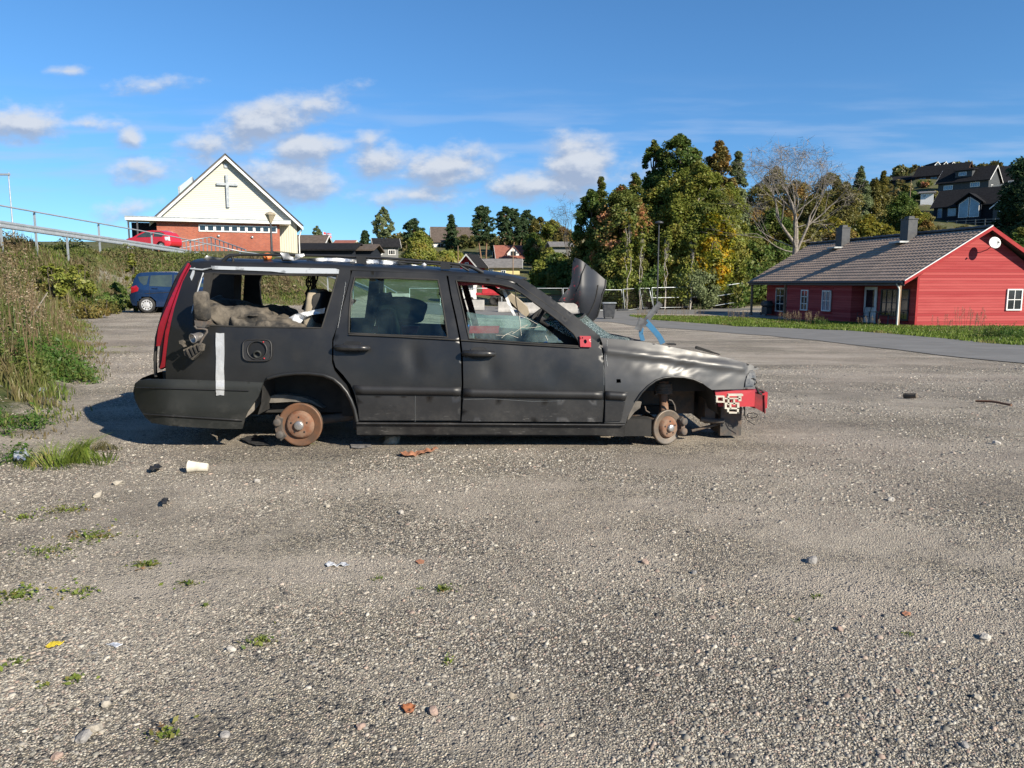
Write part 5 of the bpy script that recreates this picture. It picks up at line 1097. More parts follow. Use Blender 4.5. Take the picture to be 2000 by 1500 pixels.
# sign: a_ = ax x up
d1, c1_, ax1 = brake(587, 829, .158, YS + .10, 0.0, 'rustdisc', 'rear', 0.2 - .35, .088)
d2, c2_, ax2 = brake(1302, 834, .128, YS + .16, .50, 'greydisc', 'front', PI, .070)
m = MB(); m.tube([c1_ + (0, .02, 0), c1_ + (0, .55, .02)], .05, 10); m.tube([c1_ + (.1, .2, .0), c1_ + (.45, .25, .03)], .035, 8); m.lathe(c1_ + (0, .04, 0), (0, 1, 0), [(0, .001), (0, .15), (.015, .15), (.015, .001)], 24); m.build('rear_axle', M['castiron'], wreck, True)
m = MB(); top = P(*z3(840,950)[0], YS + .34); bt = P(*z3(845,1140)[0], YS + .30)
m.tube([top, top + (bt - top) * .45], .05, 12); m.tube([top + (bt - top) * .4, bt, c2_ + (0, .12, .02)], [.028, .035, .045], 10); s1 = m.build('strut', M['rust'], wreck, True)
m = MB()
for k in range(70):
    pass
cs = []; 
for k in range(60): an = k * .7; q = top + (bt - top) * (.02 + k / 60 * .42); cs.append(q + np.array((math.cos(an) * .065, math.sin(an) * .065, 0)))
m.tube(cs, .008, 6); m.build('coil_spring', M['castiron'], s1, True)
m = MB(); m.tube([c2_ + (0, .1, -.03), c2_ + (-.05, .6, -.02)], .03, 8); m.tube([c2_ + (.02, .08, .0), c2_ + (.05, .8, .04)], .022, 8); m.lathe(c2_ - ax2 * .03, ax2, [(0, .001), (0, .10), (-.01, .10)], 20)
m.tube([P(x, y, YS + .22) for x, y in z3(880,1075, 900,1080, 918,1110, 925,1150)], .006, 6); m.tube([P(x, y, YS + .22) for x, y in z3(712,1120, 720,1150, 745,1165)], .006, 6); m.tube([c2_ + (-.02, .1, .02), c2_ + (-.30, .4, .03)], .02, 8); m.build('front_suspension', M['castiron'], wreck, True)
# dashboard, wheel, seats
m = MB(); m.prism([P(x, y, YS + .25) for x, y in [(1083,640),(1100,622),(1120,634),(1150,655),(1165,672),(1165,720),(1090,720),(1082,668)]], (0, 1.3, 0)); m.build('dashboard', M['darkcloth'], wreck, True)
m = MB(); m.tube([P(1037,625,YS+.42), P(1066,603,YS+.50)], .03, 8); m.lathe(P(1052,615,YS+.45), (-.75,.0,.62), [(-.01,.03),(0,.04),(.01,.03)], 10)
wc = P(1050, 622, YS + .42); wa = np.array((-.85, 0, .5)); wa /= np.linalg.norm(wa); wu = np.cross(wa, (0, 1, 0)); m.tube([wc + (np.array((0, 1, 0)) * math.cos(a) + wu * math.sin(a)) * .18 for a in np.linspace(0, 2*PI, 28)], .014, 6, cap=False); m.tube([wc, wc - wa * .25], .03, 8); m.tube([wc - (0,.17,0), wc + (0,.17,0)], .018, 6); m.build('steering_wheel', M['darkcloth'], wreck, True)
def cushion(name, c, ax_, ay_, az_, mat, par, n=8, pw=.4, seed=1, rough=.012):
    c, ax_, ay_, az_ = map(lambda q: np.array(q, float), (c, ax_, ay_, az_)); bm = bmesh.new(); bmesh.ops.create_cube(bm, size=2); bmesh.ops.subdivide_edges(bm, edges=bm.edges[:], cuts=n, use_grid_fill=True)
    bm.verts.ensure_lookup_table(); V = []
    for v in bm.verts:
        p_ = np.array(v.co); q = np.sign(p_) * np.abs(p_); L = (np.abs(p_) ** 5).sum() ** .2; p_ = p_ / L
        w = c + ax_ * p_[0] + ay_ * p_[1] + az_ * p_[2]; w = w + rough * np.array(mnoise.noise_vector(Vector(w * 7 + seed))) + rough * .35 * np.array(mnoise.noise_vector(Vector(w * 21 + seed))); V.append(w)
    Fs = [tuple(l.index for l in f.verts) for f in bm.faces]; bm.free()
    return mesh_np(name, np.array(V) - root_loc(par), Fs, M[mat], par, True)
s = cushion('seat', P(765, 660, YC - .42), (.06,0,.01), (0,.25,0), (-.02,0,.22), 'darkcloth', wreck)
cushion('headrest', P(786, 606, YC - .3), (.17,0,-.02), (0,.14,0), (.02,0,.085), 'darkcloth', wreck, seed=5, rough=.03); cushion('headrest', P(752, 603, YC - .2), (.08,0,.03), (0,.14,0), (-.03,0,.11), 'darkcloth', wreck, seed=8, rough=.03)
sb = cushion('seat', P(618, 625, YC - .3), (.05,0,.0), (0,.24,0), (.03,0,.24), 'beige', wreck, seed=3); cushion('seat_cover', P(627, 600, YC - .32), (.05,0,.0), (0,.22,0), (.03,0,.12), 'darkcloth', wreck, seed=3)
cushion('folded_seat', P(470, 630, YC - .15), (.36,0,-.06), (0,.5,0), (.05,0,.135), 'cloth', wreck, n=30, seed=4, rough=.06)
cushion('folded_seat', P(550, 645, YC - .25), (.30,0,-.04), (0,.45,0), (.04,0,.10), 'cloth', wreck, n=30, seed=14, rough=.06)
cushion('rear_seat', P(700, 690, YC), (.28,0,.02), (0,.65,0), (.0,0,.12), 'darkcloth', wreck, seed=9)
m = MB(); m.prism([P(x, y, YC + .35) for x, y in [(447,530),(458,530),(456,590),(451,602),(410,602),(403,585),(404,560),(412,532)]], (0, .18, 0)); m.build('inner_rear_pillar', M['inner_dark'], wreck, True)
m = MB(); m.prism([P(x, y, YS + .18) for x, y in [(398,536),(412,534),(408,560),(404,580),(396,572)]], (0, .05, 0)); m.build('inner_pillar_skin', M['inner_dark'], wreck, True)
m = MB(); m.obox(P(726, 651, 2*YC - YS - .32), (.40,0,0), (0,.03,0), (.02,0,.065)); m.obox(P(916, 651, 2*YC - YS - .32), (.26,0,0), (0,.03,0), (.01,0,.065)); m.obox(P(1046, 668, 2*YC - YS - .6), (.14,0,.02), (0,.03,0), (.04,0,.07)); m.build('red_inner_panel', M['redpaint'], wreck, True)
m = MB(); m.prism([P(x, y, YC + .05) for x, y in z1(848,497, 958,515, 945,563, 828,556)], (0, .01, .01)); m.build('white_rag', M['foil'], wreck, True)
fo_ = panel('plastic_wrap', z1(1128,518, 1200,478, 1300,455, 1410,432, 1405,470, 1320,482, 1270,500, 1225,560, 1180,575, 1150,545), [], lambda x, y: P(x, y, YC - .55 + .06 * mnoise.noise(Vector((x*.06, y*.09, 0)))), (0, .004, 0), M['foil'], wreck, 4)
m = MB(); rw = random.Random(2)
for k in range(12):
    x = 600 + rw.random() * 20; pts_ = [P(x + rw.uniform(-3,3) - i * rw.uniform(.2,1.4), 537 + i * 9, YC - .2 + rw.uniform(-.05,.05)) for i in range(6 + k % 3)]; m.tube(pts_, rw.choice((.003,.004,.007)), 5)
m.tube([P(612,536,YC-.2), P(613,560,YC-.2), P(603,580,YC-.2), P(592,605,YC-.2)], .016, 6); m.build('hanging_wires', M['inner_dark'], wreck, True)
# headlining drop, visor, belt strip
m = MB(); m.prism([P(x, y, YS + .28) for x, y in [(890,547),(930,549),(968,551),(1000,559),(1010,566),(985,565),(965,559),(930,557),(892,558)]], (0, 1.1, 0)); m.build('headlining', M['redinner'], wreck, True)
arc = [P(x, y, YS + .9) for x, y in [(945,556),(965,563),(985,578),(1003,595),(1030,615),(1045,625)]]; m = MB(); m.tube(arc, .02, 6); m.build('far_pillar_trim', M['inner_dark'], wreck, True)
m = MB(); m.prism([P(x, y, YS + .85) for x, y in [(968,567),(978,566),(992,570),(1010,583),(1030,600),(1034,612),(1028,619),(1018,612),(1000,592),(985,578)]], (0, .03, .01)); m.build('sun_visor', M['beige'], wreck, True)
m = MB(); m.prism([P(x, y, YS + .6) for x, y in [(981,568),(987,566),(992,580),(1000,600),(1008,616),(1003,617),(994,600)]], (0, .02, 0)); m.box(P(981,563,YS+.6), (.04,.03,.03)); m.build('white_trim_strip', M['foil'], wreck, True)
m = MB(); m.tube([P(1006,563,YS+.5), P(1008,590,YS+.5), P(1011,606,YS+.5), P(1015,622,YS+.5)], .004, 4); m.build('hanging_cord', M['inner_dark'], wreck, True)
# windscreen, collapsed
V = []; nu, nv = 15, 6
for j in range(nv):
    for i in range(nu):
        s_ = i / (nu-1) * 2 - 1; f = j / (nv-1); yv = YC + s_ * .70
        x = P(1176,660,YS)[0] + .33 * (1 - s_ * s_) - f * .40 + .03 * (1-abs(s_)) * f; z = .77 - .03 * (1 - s_*s_) + f * (.20 - .04 * abs(s_)) - .05 * math.sin(PI * f) + .015 * mnoise.noise(Vector((i*.7, j*.9, 0))); V.append((x, yv, z))
ws = mesh_np('windscreen', np.array(V) - root_loc(wreck), [(j*nu+i, j*nu+i+1, (j+1)*nu+i+1, (j+1)*nu+i) for j in range(nv-1) for i in range(nu-1)], M['shatter'], wreck, True)
so = ws.modifiers.new('thick', 'SOLIDIFY'); so.thickness = .006; tag(ws, 'shattered green windscreen sagging out of its frame')
m = MB(); m.tube([np.array(V[i]) + (.012, 0, -.01) for i in range(nu)], .016, 6); m.tube([np.array(V[(nv-1)*nu+i]) for i in range(nu)], .008, 6); m.tube([np.array(V[i]) + (.10, 0, -.045) for i in range(1, nu-1)], .03, 6); m.build('windscreen_frame', M['inner_dark'], wreck, True)
m = MB(); cw = [np.array(V[i]) + (.05, 0, -.03) for i in range(nu)]; cw2 = [np.array(V[i]) + (.20, 0, -.08) for i in range(nu)]; m.add(cw + cw2, [(i, i+1, nu+i+1, nu+i) for i in range(nu-1)], True); m.build('cowl', M['plastic'], wreck, True)
# bonnet hinge arms, bent upright
def bar3(m, pts, w, Y, th=.012):
    q = [P(x, y, Y) for x, y in pts]
    for a, b in zip(q[:-1], q[1:]):
        d = b - a; n_ = np.array((-d[2], 0, d[0])); n_ = n_ / np.linalg.norm(n_) * w / 2; m.prism([a - n_, a + n_, b + n_, b - n_], (0, th, 0))
m = MB(); bar3(m, [(1291,592),(1278,606),(1262,626)], .045, 6.25); bar3(m, [(1256,622),(1251,634),(1246,645)], .055, 6.22); bar3(m, [(1262,626),(1256,632)], .05, 6.235); hg = m.build('bonnet_hinge', pm('dull_steel', (.16,.165,.17), (.07,.07,.075), 9, .5, metal=.3), wreck, True); tag(hg, 'bent bonnet hinge sticking up with blue arms')
m = MB(); bar3(m, [(1261,627),(1270,637),(1280,648),(1288,658),(1295,671)], .045, 6.24); bar3(m, [(1253,640),(1252,652),(1256,666)], .035, 6.23); m.build('blue_arm', M['bluearm'], hg, True)

# ------------------------------------------------------------------ bumper cover stood on end behind the windscreen
bc = thing('bumper_cover', 'curved black bumper cover with red scratches standing upright behind the windscreen', 'car part', P(1150, 640, 6.55))
def bcm(x, y):
    s_ = (x - 1120) / 62; return P(x, y, 6.42 + .15 * max(0, s_) ** 1.6 + .16 * max(0, (560 - y) / 60) * .4 + (.10 * ((y - 570) / 50) ** 2 if y > 570 else 0) + .02 * math.sin((x - 1100) * .12))
def scratchmat():
    m, t, b, o = newmat('scratched_bumper_plastic')
    tcn = N(t, 'ShaderNodeTexCoord'); n = N(t, 'ShaderNodeTexNoise'); n.inputs['Scale'].default_value = 26; n.inputs['Detail'].default_value = 9; n.inputs['Roughness'].default_value = .75; lk(t, tcn.outputs['Object'], n.inputs['Vector'])
    s_ = N(t, 'ShaderNodeSeparateXYZ'); lk(t, tcn.outputs['Object'], s_.inputs[0])
    w = smooth(t, s_.outputs[0], -.06, -.17)
    c = mixc(t, math_(t, 'MULTIPLY', smooth(t, n.outputs[0], .56, .60), w), (.018,.020,.026), (.30,.02,.028)); c = mixc(t, smooth(t, n.outputs[0], .30, .24), c, (.20,.20,.21))
    lk(t, c, b.inputs['Base Color']); b.inputs['Roughness'].default_value = .52; return m
M['scratch'] = scratchmat()
bo = z3(225,82, 262,96, 295,120, 365,175, 440,240, 436,290, 415,340, 408,380, 400,420, 390,455, 380,490, 330,530, 300,515, 265,490, 256,460, 250,430, 236,410, 215,400, 160,400, 110,385, 150,330, 178,300, 195,270, 203,225, 205,180, 210,120)
panel('cover', bo + [], [], bcm, (0, .012, 0), M['scratch'], bc, 4)
m = MB(); m.tube([bcm(x, y) - (0, .004, 0) for x, y in z3(385,275, 375,340, 362,390, 345,430, 325,470, 300,505)], .006, 5); m.tube([bcm(x, y) - (0, .006, 0) for x, y in z3(300,130, 272,200, 262,260, 240,310)], .004, 5); m.build('crease', M['inner_dark'], bc, True)
m = MB(); m.tube([bcm(x, y) for x, y in z3(440,240, 436,290, 415,340, 400,420, 380,490, 345,525)], .009, 6); m.build('edge_lip', M['cladding'], bc, True)
# ------------------------------------------------------------------ foil and litter on the roof
def crumple(name, pts, Y, amp, mat, parent, sp=5, seed=0, th=.003, fq=.05):
    return panel(name, pts, [], lambda x, y: P(x, y, Y + amp * mnoise.noise(Vector((x * fq, y * fq * 1.7, seed)))), (0, th, .0), M[mat], parent, sp)
fo = thing('foil_sheet', 'long crinkled white foil sheet caught under the roof rail', 'foil sheet', P(700, 514, YS + .6))
crumple('foil', z2(-30,85, 60,78, 150,88, 240,105, 300,90, 400,96, 520,118, 600,128, 630,110, 645,125, 620,138, 480,130, 300,125, 150,118, 0,110, -120,105), YS + .52, .12, 'foil', fo, 4, 1)
crumple('foil', z1(1280,88, 1400,84, 1560,90, 1620,98, 1700,92, 1780,104, 1786,122, 1640,116, 1500,108, 1340,102, 1282,98), YS + .50, .12, 'foil', fo, 4, 3)
t = thing('crumpled_tape', 'grey crumpled tape wrapped over the roof rail', 'tape', P(560, 500, YS + .3))
crumple('tape', z1(1098,50, 1150,48, 1165,70, 1190,82, 1195,102, 1120,98, 1110,70), YS + .29, .05, 'tape', t, 3, 5); crumple('tape', z1(1205,58, 1262,56, 1268,70, 1215,96, 1195,104, 1200,78), YS + .29, .05, 'tape', t, 3, 6)
crumple('tape', z1(1030,25, 1060,42, 1100,52, 1130,62, 1060,56, 1034,44), YS + .35, .05, 'darkmetal', t, 3, 7)
t = thing('plastic_piece', 'small orange plastic piece on the roof under the rail', 'plastic piece', P(521, 505, YS + .5)); m = MB(); m.lathe(P(522, 505, YS + .45), (.2, -.5, .8), [(0, .001), (0, .03), (.03, .035), (.035, .02), (.035, .001)], 14); m.build('ring', pm('orange_plastic', (.75,.20,.05), None, 9, .4), t, True)
t = thing('grey_sheet', 'loose grey plastic strip lying on the roof at the rear corner', 'plastic strip', P(410, 506, YS + .5)); crumple('strip', z1(560,92, 585,68, 640,78, 700,88, 720,100, 640,102, 560,102), YS + .4, .05, 'zinc', t, 3, 9)
# ------------------------------------------------------------------ parts hanging at the rear side window
pk = thing('torn_trim_pad', 'grimy padded trim piece hanging out of the rear side window', 'trim pad', P(394, 627, YS + .05))
a0 = P(394, 598, YS - .02); cushion('pad', a0, (.048,0,.0), (0,.04,0), (.0,0,.098), 'cloth', pk, n=6, seed=2, rough=.012)
m = MB(); m.prism([P(x, y, YS - .05) for x, y in z1(498,520, 590,530, 585,552, 570,572, 505,562)], (0, .08, 0)); m.build('clip', M['castiron'], pk, True)
m = MB(); m.tube([P(x, y, YS - .06) for x, y in z1(500,560, 515,578, 560,580, 586,586, 588,600, 560,640, 535,690)], .008, 6); m.build('hook', M['castiron'], pk, True)
t = thing('metal_pipe', 'short bright metal pipe end hanging below the rear side window', 'pipe', P(382, 660, YS - .04))
m = MB(); m.lathe(P(391, 656, YS - .03), (P(377, 661, YS - .08) - P(391, 656, YS - .03)), [(-.01, .001), (-.01, .028), (.045, .030), (.062, .036), (.066, .036), (.066, .029), (.01, .026), (.01, .001)], 22); m.build('pipe', M['steel'], t, True)
t = thing('broken_bracket', 'dirty ribbed plastic bracket hanging below the metal pipe', 'bracket', P(376, 690, YS - .03))
m = MB(); m.prism([P(x, y, YS - .06) for x, y in z1(420,725, 520,678, 556,692, 548,735, 486,797, 432,765)], (0, .05, 0))
for k in range(4): m.prism([P(x, y, YS - .08) for x, y in z1(436+k*26,722-k*11, 444+k*26,718-k*11, 474+k*22,780-k*16, 464+k*22,784-k*16)], (0, .03, 0))
m.build('bracket', M['cloth'], t, True)
m = MB(); m.prism([P(x, y, YS - .06) for x, y in z1(390,664, 408,657, 428,672, 422,690, 436,704, 424,708, 410,690, 394,684)], (0, .03, 0)); m.build('lug', M['cloth'], t, True)
# ------------------------------------------------------------------ trees
M['bark'] = pm('grey_brown_bark', (.11,.09,.07), (.06,.05,.04), 6, .9, bump=.02, bscale=14, stretch=(1,1,.3))
M['birchbark'] = pm('pale_birch_bark', (.34,.31,.27), (.12,.10,.09), 5, .8, lo=.5, hi=.62, stretch=(1,1,2.5))
M['barebark'] = pm('sunlit_grey_bark', (.27,.235,.20), (.15,.13,.11), 5, .85)
M['pinebark'] = pm('pine_bark', (.24,.13,.07), (.12,.08,.055), 5, .9)
LM = {
 'dark': leafmat('leaves_dark_green', [(0.053,0.099,0.023),(0.093,0.145,0.032),(0.135,0.184,0.046),(0.075,0.118,0.032)], [(0.200,0.188,0.046),(0.161,0.176,0.046)], .5),
 'mid': leafmat('leaves_mid_green', [(0.131,0.169,0.032),(0.186,0.228,0.040),(0.251,0.267,0.056),(0.154,0.188,0.037),(0.306,0.288,0.069)], [(0.285,0.218,0.050),(0.218,0.237,0.040)], .45),
 'yellow': leafmat('leaves_turning_yellow', [(0.128,0.176,0.027),(0.257,0.257,0.027),(0.385,0.324,0.027),(0.167,0.203,0.034)], [(0.570,0.324,0.014),(0.539,0.405,0.027),(0.462,0.203,0.014)], 1.1, plo=.48, phi=.64),
 'orange': leafmat('leaves_turning_red', [(0.090,0.128,0.030),(0.140,0.174,0.042),(0.181,0.193,0.049),(0.083,0.110,0.027)], [(0.446,0.202,0.091),(0.543,0.257,0.133),(0.363,0.138,0.075),(0.263,0.165,0.049)], .40, plo=.50, phi=.62),
 'brown': leafmat('leaves_brown_green', [(0.114,0.114,0.035),(0.175,0.149,0.044),(0.228,0.175,0.052),(0.088,0.096,0.032)], [(0.333,0.193,0.061),(0.263,0.175,0.052)], .5),
 'olive': leafmat('leaves_olive_birch', [(0.091,0.100,0.029),(0.135,0.133,0.040),(0.171,0.158,0.047),(0.207,0.177,0.054)], [(0.268,0.202,0.047),(0.097,0.114,0.033)], .5),
 'greygreen': leafmat('leaves_grey_green', [(0.131,0.166,0.070),(0.175,0.210,0.096),(0.228,0.263,0.123),(0.105,0.140,0.061)], None),
 'gold': leafmat('leaves_golden', [(0.179,0.177,0.029),(0.262,0.228,0.036),(0.131,0.151,0.029)], [(0.357,0.252,0.029),(0.107,0.139,0.029)], .7),
 'needle': leafmat('pine_needles', [(.030,.058,.026),(.05,.085,.036),(.07,.105,.045),(.04,.07,.03)], None, transl=.25),
}
def crown_pts(n, H, R, z0, K, seed, shape='round', shell=.55, cr=.30):
    r = np.random.default_rng(seed); C = []; rad_ = []
    while len(C) < K:
        f = r.random(); z = z0 + (H - z0 - R * cr * .7) * f
        if shape == 'round': e = math.sqrt(max(0, 1 - (2 * f - .92) ** 2 * .98)) ** .9
        elif shape == 'egg': e = (math.sin(PI * min(1, f * .92 + .1)) ** .8) * (1 - .35 * f)
        elif shape == 'cone': e = (1 - f) ** .75 * .95 + .05
        else: e = math.sqrt(max(0, 1 - (2 * f - 1) ** 2))
        a = r.random() * 2 * PI; q = e * R * (shell + (1 - shell) * r.random()) * .86
        C.append((q * math.cos(a), q * math.sin(a), z)); rad_.append(R * cr * (.6 + .8 * r.random()) * (.55 + .45 * e))
    C = np.array(C); rad_ = np.array(rad_); k = r.integers(0, K, n)
    d = r.normal(size=(n, 3)); d /= np.linalg.norm(d, axis=1)[:, None]; rr = r.random(n) ** .45
    p = C[k] + d * (rr * rad_[k])[:, None] * np.array([1, 1, .85]); p[:, 2] = np.maximum(p[:, 2], z0 * .6)
    return p, C
def limb(mb, p, d, L, r, depth, rnd, minr=.01, spread=.55, up=.15, seg=4, kids=3, taper=.6, n=6, tips=None):
    pts = [np.array(p, float)]; rs = [r]; d = np.array(d, float); d /= np.linalg.norm(d)
    for i in range(seg):
        d = d + np.array([rnd.gauss(0, .12), rnd.gauss(0, .12), rnd.gauss(up * .4, .08)]); d /= np.linalg.norm(d)
        pts.append(pts[-1] + d * L / seg); rs.append(r * (1 - (1 - taper) * (i + 1) / seg))
    mb.tube(pts, rs, n if r > .03 else 4, cap=False)
    if depth <= 0 or r * taper < minr:
        if tips is not None: tips.append(pts[-1])
        return
    for k in range(kids):
        f = .45 + .55 * (k + 1) / kids if k < kids - 1 else 1.0
        i = min(seg, max(1, int(round(f * seg)))); a = rnd.random() * 2 * PI
        side = np.cross(d, (math.cos(a), math.sin(a), .3)); side /= np.linalg.norm(side) + 1e-9
        nd = d + side * spread * rnd.uniform(.6, 1.3) + np.array([0, 0, up])
        limb(mb, pts[i], nd, L * rnd.uniform(.62, .82), rs[i] * rnd.uniform(.55, .75), depth - 1, rnd, minr, spread, up, seg, kids, taper, n, tips)
def tree(name, label, cat, loc, H, R, leaf, nleaf, lsize, seed, z0=None, shape='round', K=60, bark='bark', cr=.34, group=None, tr_r=None, shell=.55, stems=1, droop=0.):
    rnd = random.Random(seed); z0 = H * .22 if z0 is None else z0
    if H > 4: K = int(K * 1.9); nleaf = int(nleaf * 3.1); lsize *= .62; cr *= .92
    t = thing(name, label, cat, loc, rnd.random() * 6, group)
    pts, C = crown_pts(nleaf, H, R, z0, K, seed, shape, shell, cr)
    r = np.random.default_rng(seed + 1); V, Fc = leafquads(pts, lsize * .82 * (.5 + r.random(nleaf)), seed, droop, .62, .35, pts - np.array([0, 0, z0 + (H - z0) * .38]))
    mesh_np('crown', V, Fc, LM[leaf], t)
    mb = MB(); tr = tr_r or H * .017
    for s_ in range(stems):
        ox, oy = (rnd.uniform(-1, 1) * R * .25, rnd.uniform(-1, 1) * R * .25) if stems > 1 else (0, 0)
        P0 = [np.array((ox, oy, -.4))]
        for k in range(1, 9): P0.append(np.array((ox * (1 + k * .05) + rnd.gauss(0, .012 * H), oy * (1 + k * .05) + rnd.gauss(0, .012 * H), H * .86 * k / 8)))
        mb.tube(P0, [tr * (1 - .095 * k) + .01 for k in range(9)], 8, cap=False)
    for k in range(0, min(len(C), 26)):
        c = C[k]; zz = max(.15 * H, c[2] - math.hypot(c[0], c[1]) * .7 - .1 * H); b0 = np.array((0, 0, min(zz, H * .8)))
        m_ = (b0 + c) / 2 + np.array((0, 0, -.04 * H)); mb.tube([b0, m_, c], [tr * .42, tr * .26, tr * .08], 5, cap=False)
    mb.build('trunk', M[bark], t)
    return t
def pine(name, label, loc, H, R, seed, kind='pine', group=None, n=6500, ls=.28):
    rnd = random.Random(seed); r = np.random.default_rng(seed); t = thing(name, label, 'tree', loc, rnd.random() * 6, group)
    mb = MB(); mb.tube([(rnd.gauss(0, .006 * H) * k, rnd.gauss(0, .004 * H) * k, H * k / 8 - .4) for k in range(9)], [H * .016 * (1 - .11 * k) + .02 for k in range(9)], 7, cap=False)
    cl = []
    nb = 46 if kind == 'pine' else 80
    z0 = .38 if kind == 'pine' else .10
    for k in range(nb):
        f = z0 + (1 - z0) * (k / nb) ** .9; g = (f - z0) / (1 - z0)
        rr = R * ((math.sin(PI * min(1, g * .78 + .20)) ** .7) if kind == 'pine' else (1 - g) ** .85) * rnd.uniform(.55, 1.05) + .1
        a = rnd.random() * 2 * PI; e = np.array((rr * math.cos(a), rr * math.sin(a), H * f + (rr * .18 if kind == 'pine' else -rr * .28))); b0 = np.array((0, 0, H * f - (.25 if kind == 'pine' else -.1)))
        mb.tube([b0, (b0 + e) / 2, e], [H * .0045, H * .003, .01], 4, cap=False)
        for q in range(4 if kind == 'pine' else 5): cl.append((b0 + (e - b0) * (.45 + .6 * q / 4) + np.array([rnd.gauss(0, .08 * R), rnd.gauss(0, .08 * R), rnd.gauss(0, .05 * R)]), R * (.17 if kind == 'pine' else .11)))
    C = np.array([c for c, _ in cl]); S_ = np.array([s for _, s in cl]); k = r.integers(0, len(C), n); d = r.normal(size=(n, 3)); d /= np.linalg.norm(d, axis=1)[:, None]
    p = C[k] + d * (S_[k] * r.random(n) ** .5)[:, None] * np.array([1.2, 1.2, .55])
    V, Fc = leafquads(p, ls * (.5 + .7 * r.random(n)), seed, 0, .35); mesh_np('crown', V, Fc, LM['needle'], t)
    mb.build('trunk', M['pinebark'], t); return t
def bare_tree(name, label, loc, H, seed, spread=.42, mat='barebark', depth=6, r0=.30, lean=(0, 0), kids=3, minr=.006, L0=.30):
    rnd = random.Random(seed); t = thing(name, label, 'tree', loc, 0); mb = MB(); tips = []
    trunk = [np.array((0, 0, -.5)), np.array((.03, 0, H * .14)), np.array((.06 + lean[0] * .3, .02, H * .28)), np.array((lean[0] * .6, 0, H * .40))]
    mb.tube(trunk, [r0 * 1.15, r0, r0 * .88, r0 * .8], 12, cap=False)
    for k in range(5):
        a = k * 2 * PI / 5 + .5; tilt = (.22, .60, .50, .66, .34)[k]
        limb(mb, trunk[-1 if k else -1] - np.array((0, 0, .02 * H * k)), (math.cos(a) * tilt, math.sin(a) * tilt * .8, 1), H * L0, r0 * (.62, .45, .52, .4, .5)[k], depth - 1, rnd, minr, spread, .10, 4, kids, .62, 6, tips)
    for a, zz, L in ((2.9, .36, .22), (3.3, .33, .24), (.2, .37, .10), (5.9, .46, .18)):
        limb(mb, (0, 0, H * zz), (math.cos(a), math.sin(a) * .4, .25), H * L, r0 * .2, 2, rnd, .006, .6, .05, 5, 3, .5, 5, tips)
    mb.build('trunk', M[mat], t)
    r = np.random.default_rng(seed); T_ = np.array(tips); n = len(T_) * 9; C = np.repeat(T_, 9, 0) + r.normal(size=(n, 3)) * .12; d = r.normal(size=(n, 3)) * np.array([.22, .22, .16]); w = .008
    A = C + d * .1; B = C + d * 2.6 + np.array([0, 0, -.05]); s_ = r.normal(size=(n, 3)) * w
    V = np.stack([A - s_, A + s_, B], 1).reshape(-1, 3); mesh_np('twigs', V, np.arange(n * 3).reshape(-1, 3), M[mat], t)
    return t
def gp_(px, Y):
    x = (px - 1000) / F * Y / 1.0; d = (cp + (750 - 500) / F * sp); x = (px - 1000) / F * Y / d; return (x, Y, float(gz(x, Y)))
def Ht(px, py, Y): g = gp_(px, Y); return P(px, py, Y)[2] - g[2]
def T(name, label, px, top, Y, wpx, leaf, n=9000, ls=.26, seed=0, **kw):
    H = Ht(px, top, Y); R = wpx / 2 / F * Y; return tree(name, label, kw.pop('cat', 'tree'), gp_(px, Y), H, R, leaf, n, ls, seed or int(px), **kw)
# the autumn grove in the middle right
T('leafy_tree', 'dark green tree at the left edge of the autumn grove', 1152, 362, 74, 78, 'dark', 10000, .24, z0=.6, K=70)
T('leafy_tree', 'slim tree with pink red tips standing left in the autumn grove', 1172, 338, 76, 56, 'orange', 5000, .20, z0=3, K=50, shape='egg')
T('leafy_tree', 'bushy tree with rusty orange leaf patches in the autumn grove', 1212, 356, 71, 120, 'orange', 12000, .24, z0=1.5, K=90)
T('leafy_tree', 'tree with one orange red pointed top rising from the grove', 1238, 326, 77, 66, 'orange', 6000, .22, z0=3, K=60, shape='egg', seed=33)
T('leafy_tree', 'small dark green leafy tree low in the middle of the grove', 1268, 470, 69, 90, 'dark', 6000, .22, z0=.3, K=50)
T('tall_tree', 'tallest dark green aspen with twin tops behind the grove', 1322, 254, 84, 118, 'dark', 16000, .27, z0=5, K=110, cr=.24)
T('tall_tree', 'dark green column shaped tree left of the tallest aspen', 1272, 268, 86, 56, 'dark', 7000, .26, z0=6, K=70, cr=.3)
T('leafy_tree', 'large yellow green tree at the sunlit centre of the grove', 1362, 312, 72, 150, 'mid', 20000, .22, z0=2, K=120, cr=.24, bark='birchbark')
T('leafy_tree', 'olive green tree between the rusty and the sunlit tree', 1290, 350, 75, 110, 'mid', 12000, .23, z0=1.5, K=90, seed=78)
T('maple_tree', 'tree with bright yellow orange leaves low on the right of the grove', 1392, 408, 69, 92, 'yellow', 9000, .24, z0=2, K=70)
T('leafy_tree', 'reddish brown topped tree right of the tallest aspen', 1398, 272, 88, 72, 'brown', 8000, .27, z0=6, K=70)
T('birch_tree', 'grey green birch top right of the reddish brown tree', 1434, 286, 90, 62, 'greygreen', 7000, .26, z0=4, K=70, bark='birchbark', shape='egg')
T('bush', 'grey green willow bush spreading behind the fence under the yellow tree', 1362, 488, 69, 104, 'greygreen', 9000, .17, z0=.1, K=60, cat='bush')
T('bush', 'low brownish bush left of the grey green willow bush', 1318, 508, 70, 70, 'olive', 5000, .17, z0=.1, K=50, cat='bush')
T('leafy_tree', 'dark low tree filling the foot of the grove on the left', 1190, 480, 70, 90, 'dark', 6000, .22, z0=.2, K=50, seed=91)
T('leafy_tree', 'shaded dark tree beside the red house corner behind the fence', 1450, 440, 82, 120, 'dark', 9000, .25, z0=.2, K=70)
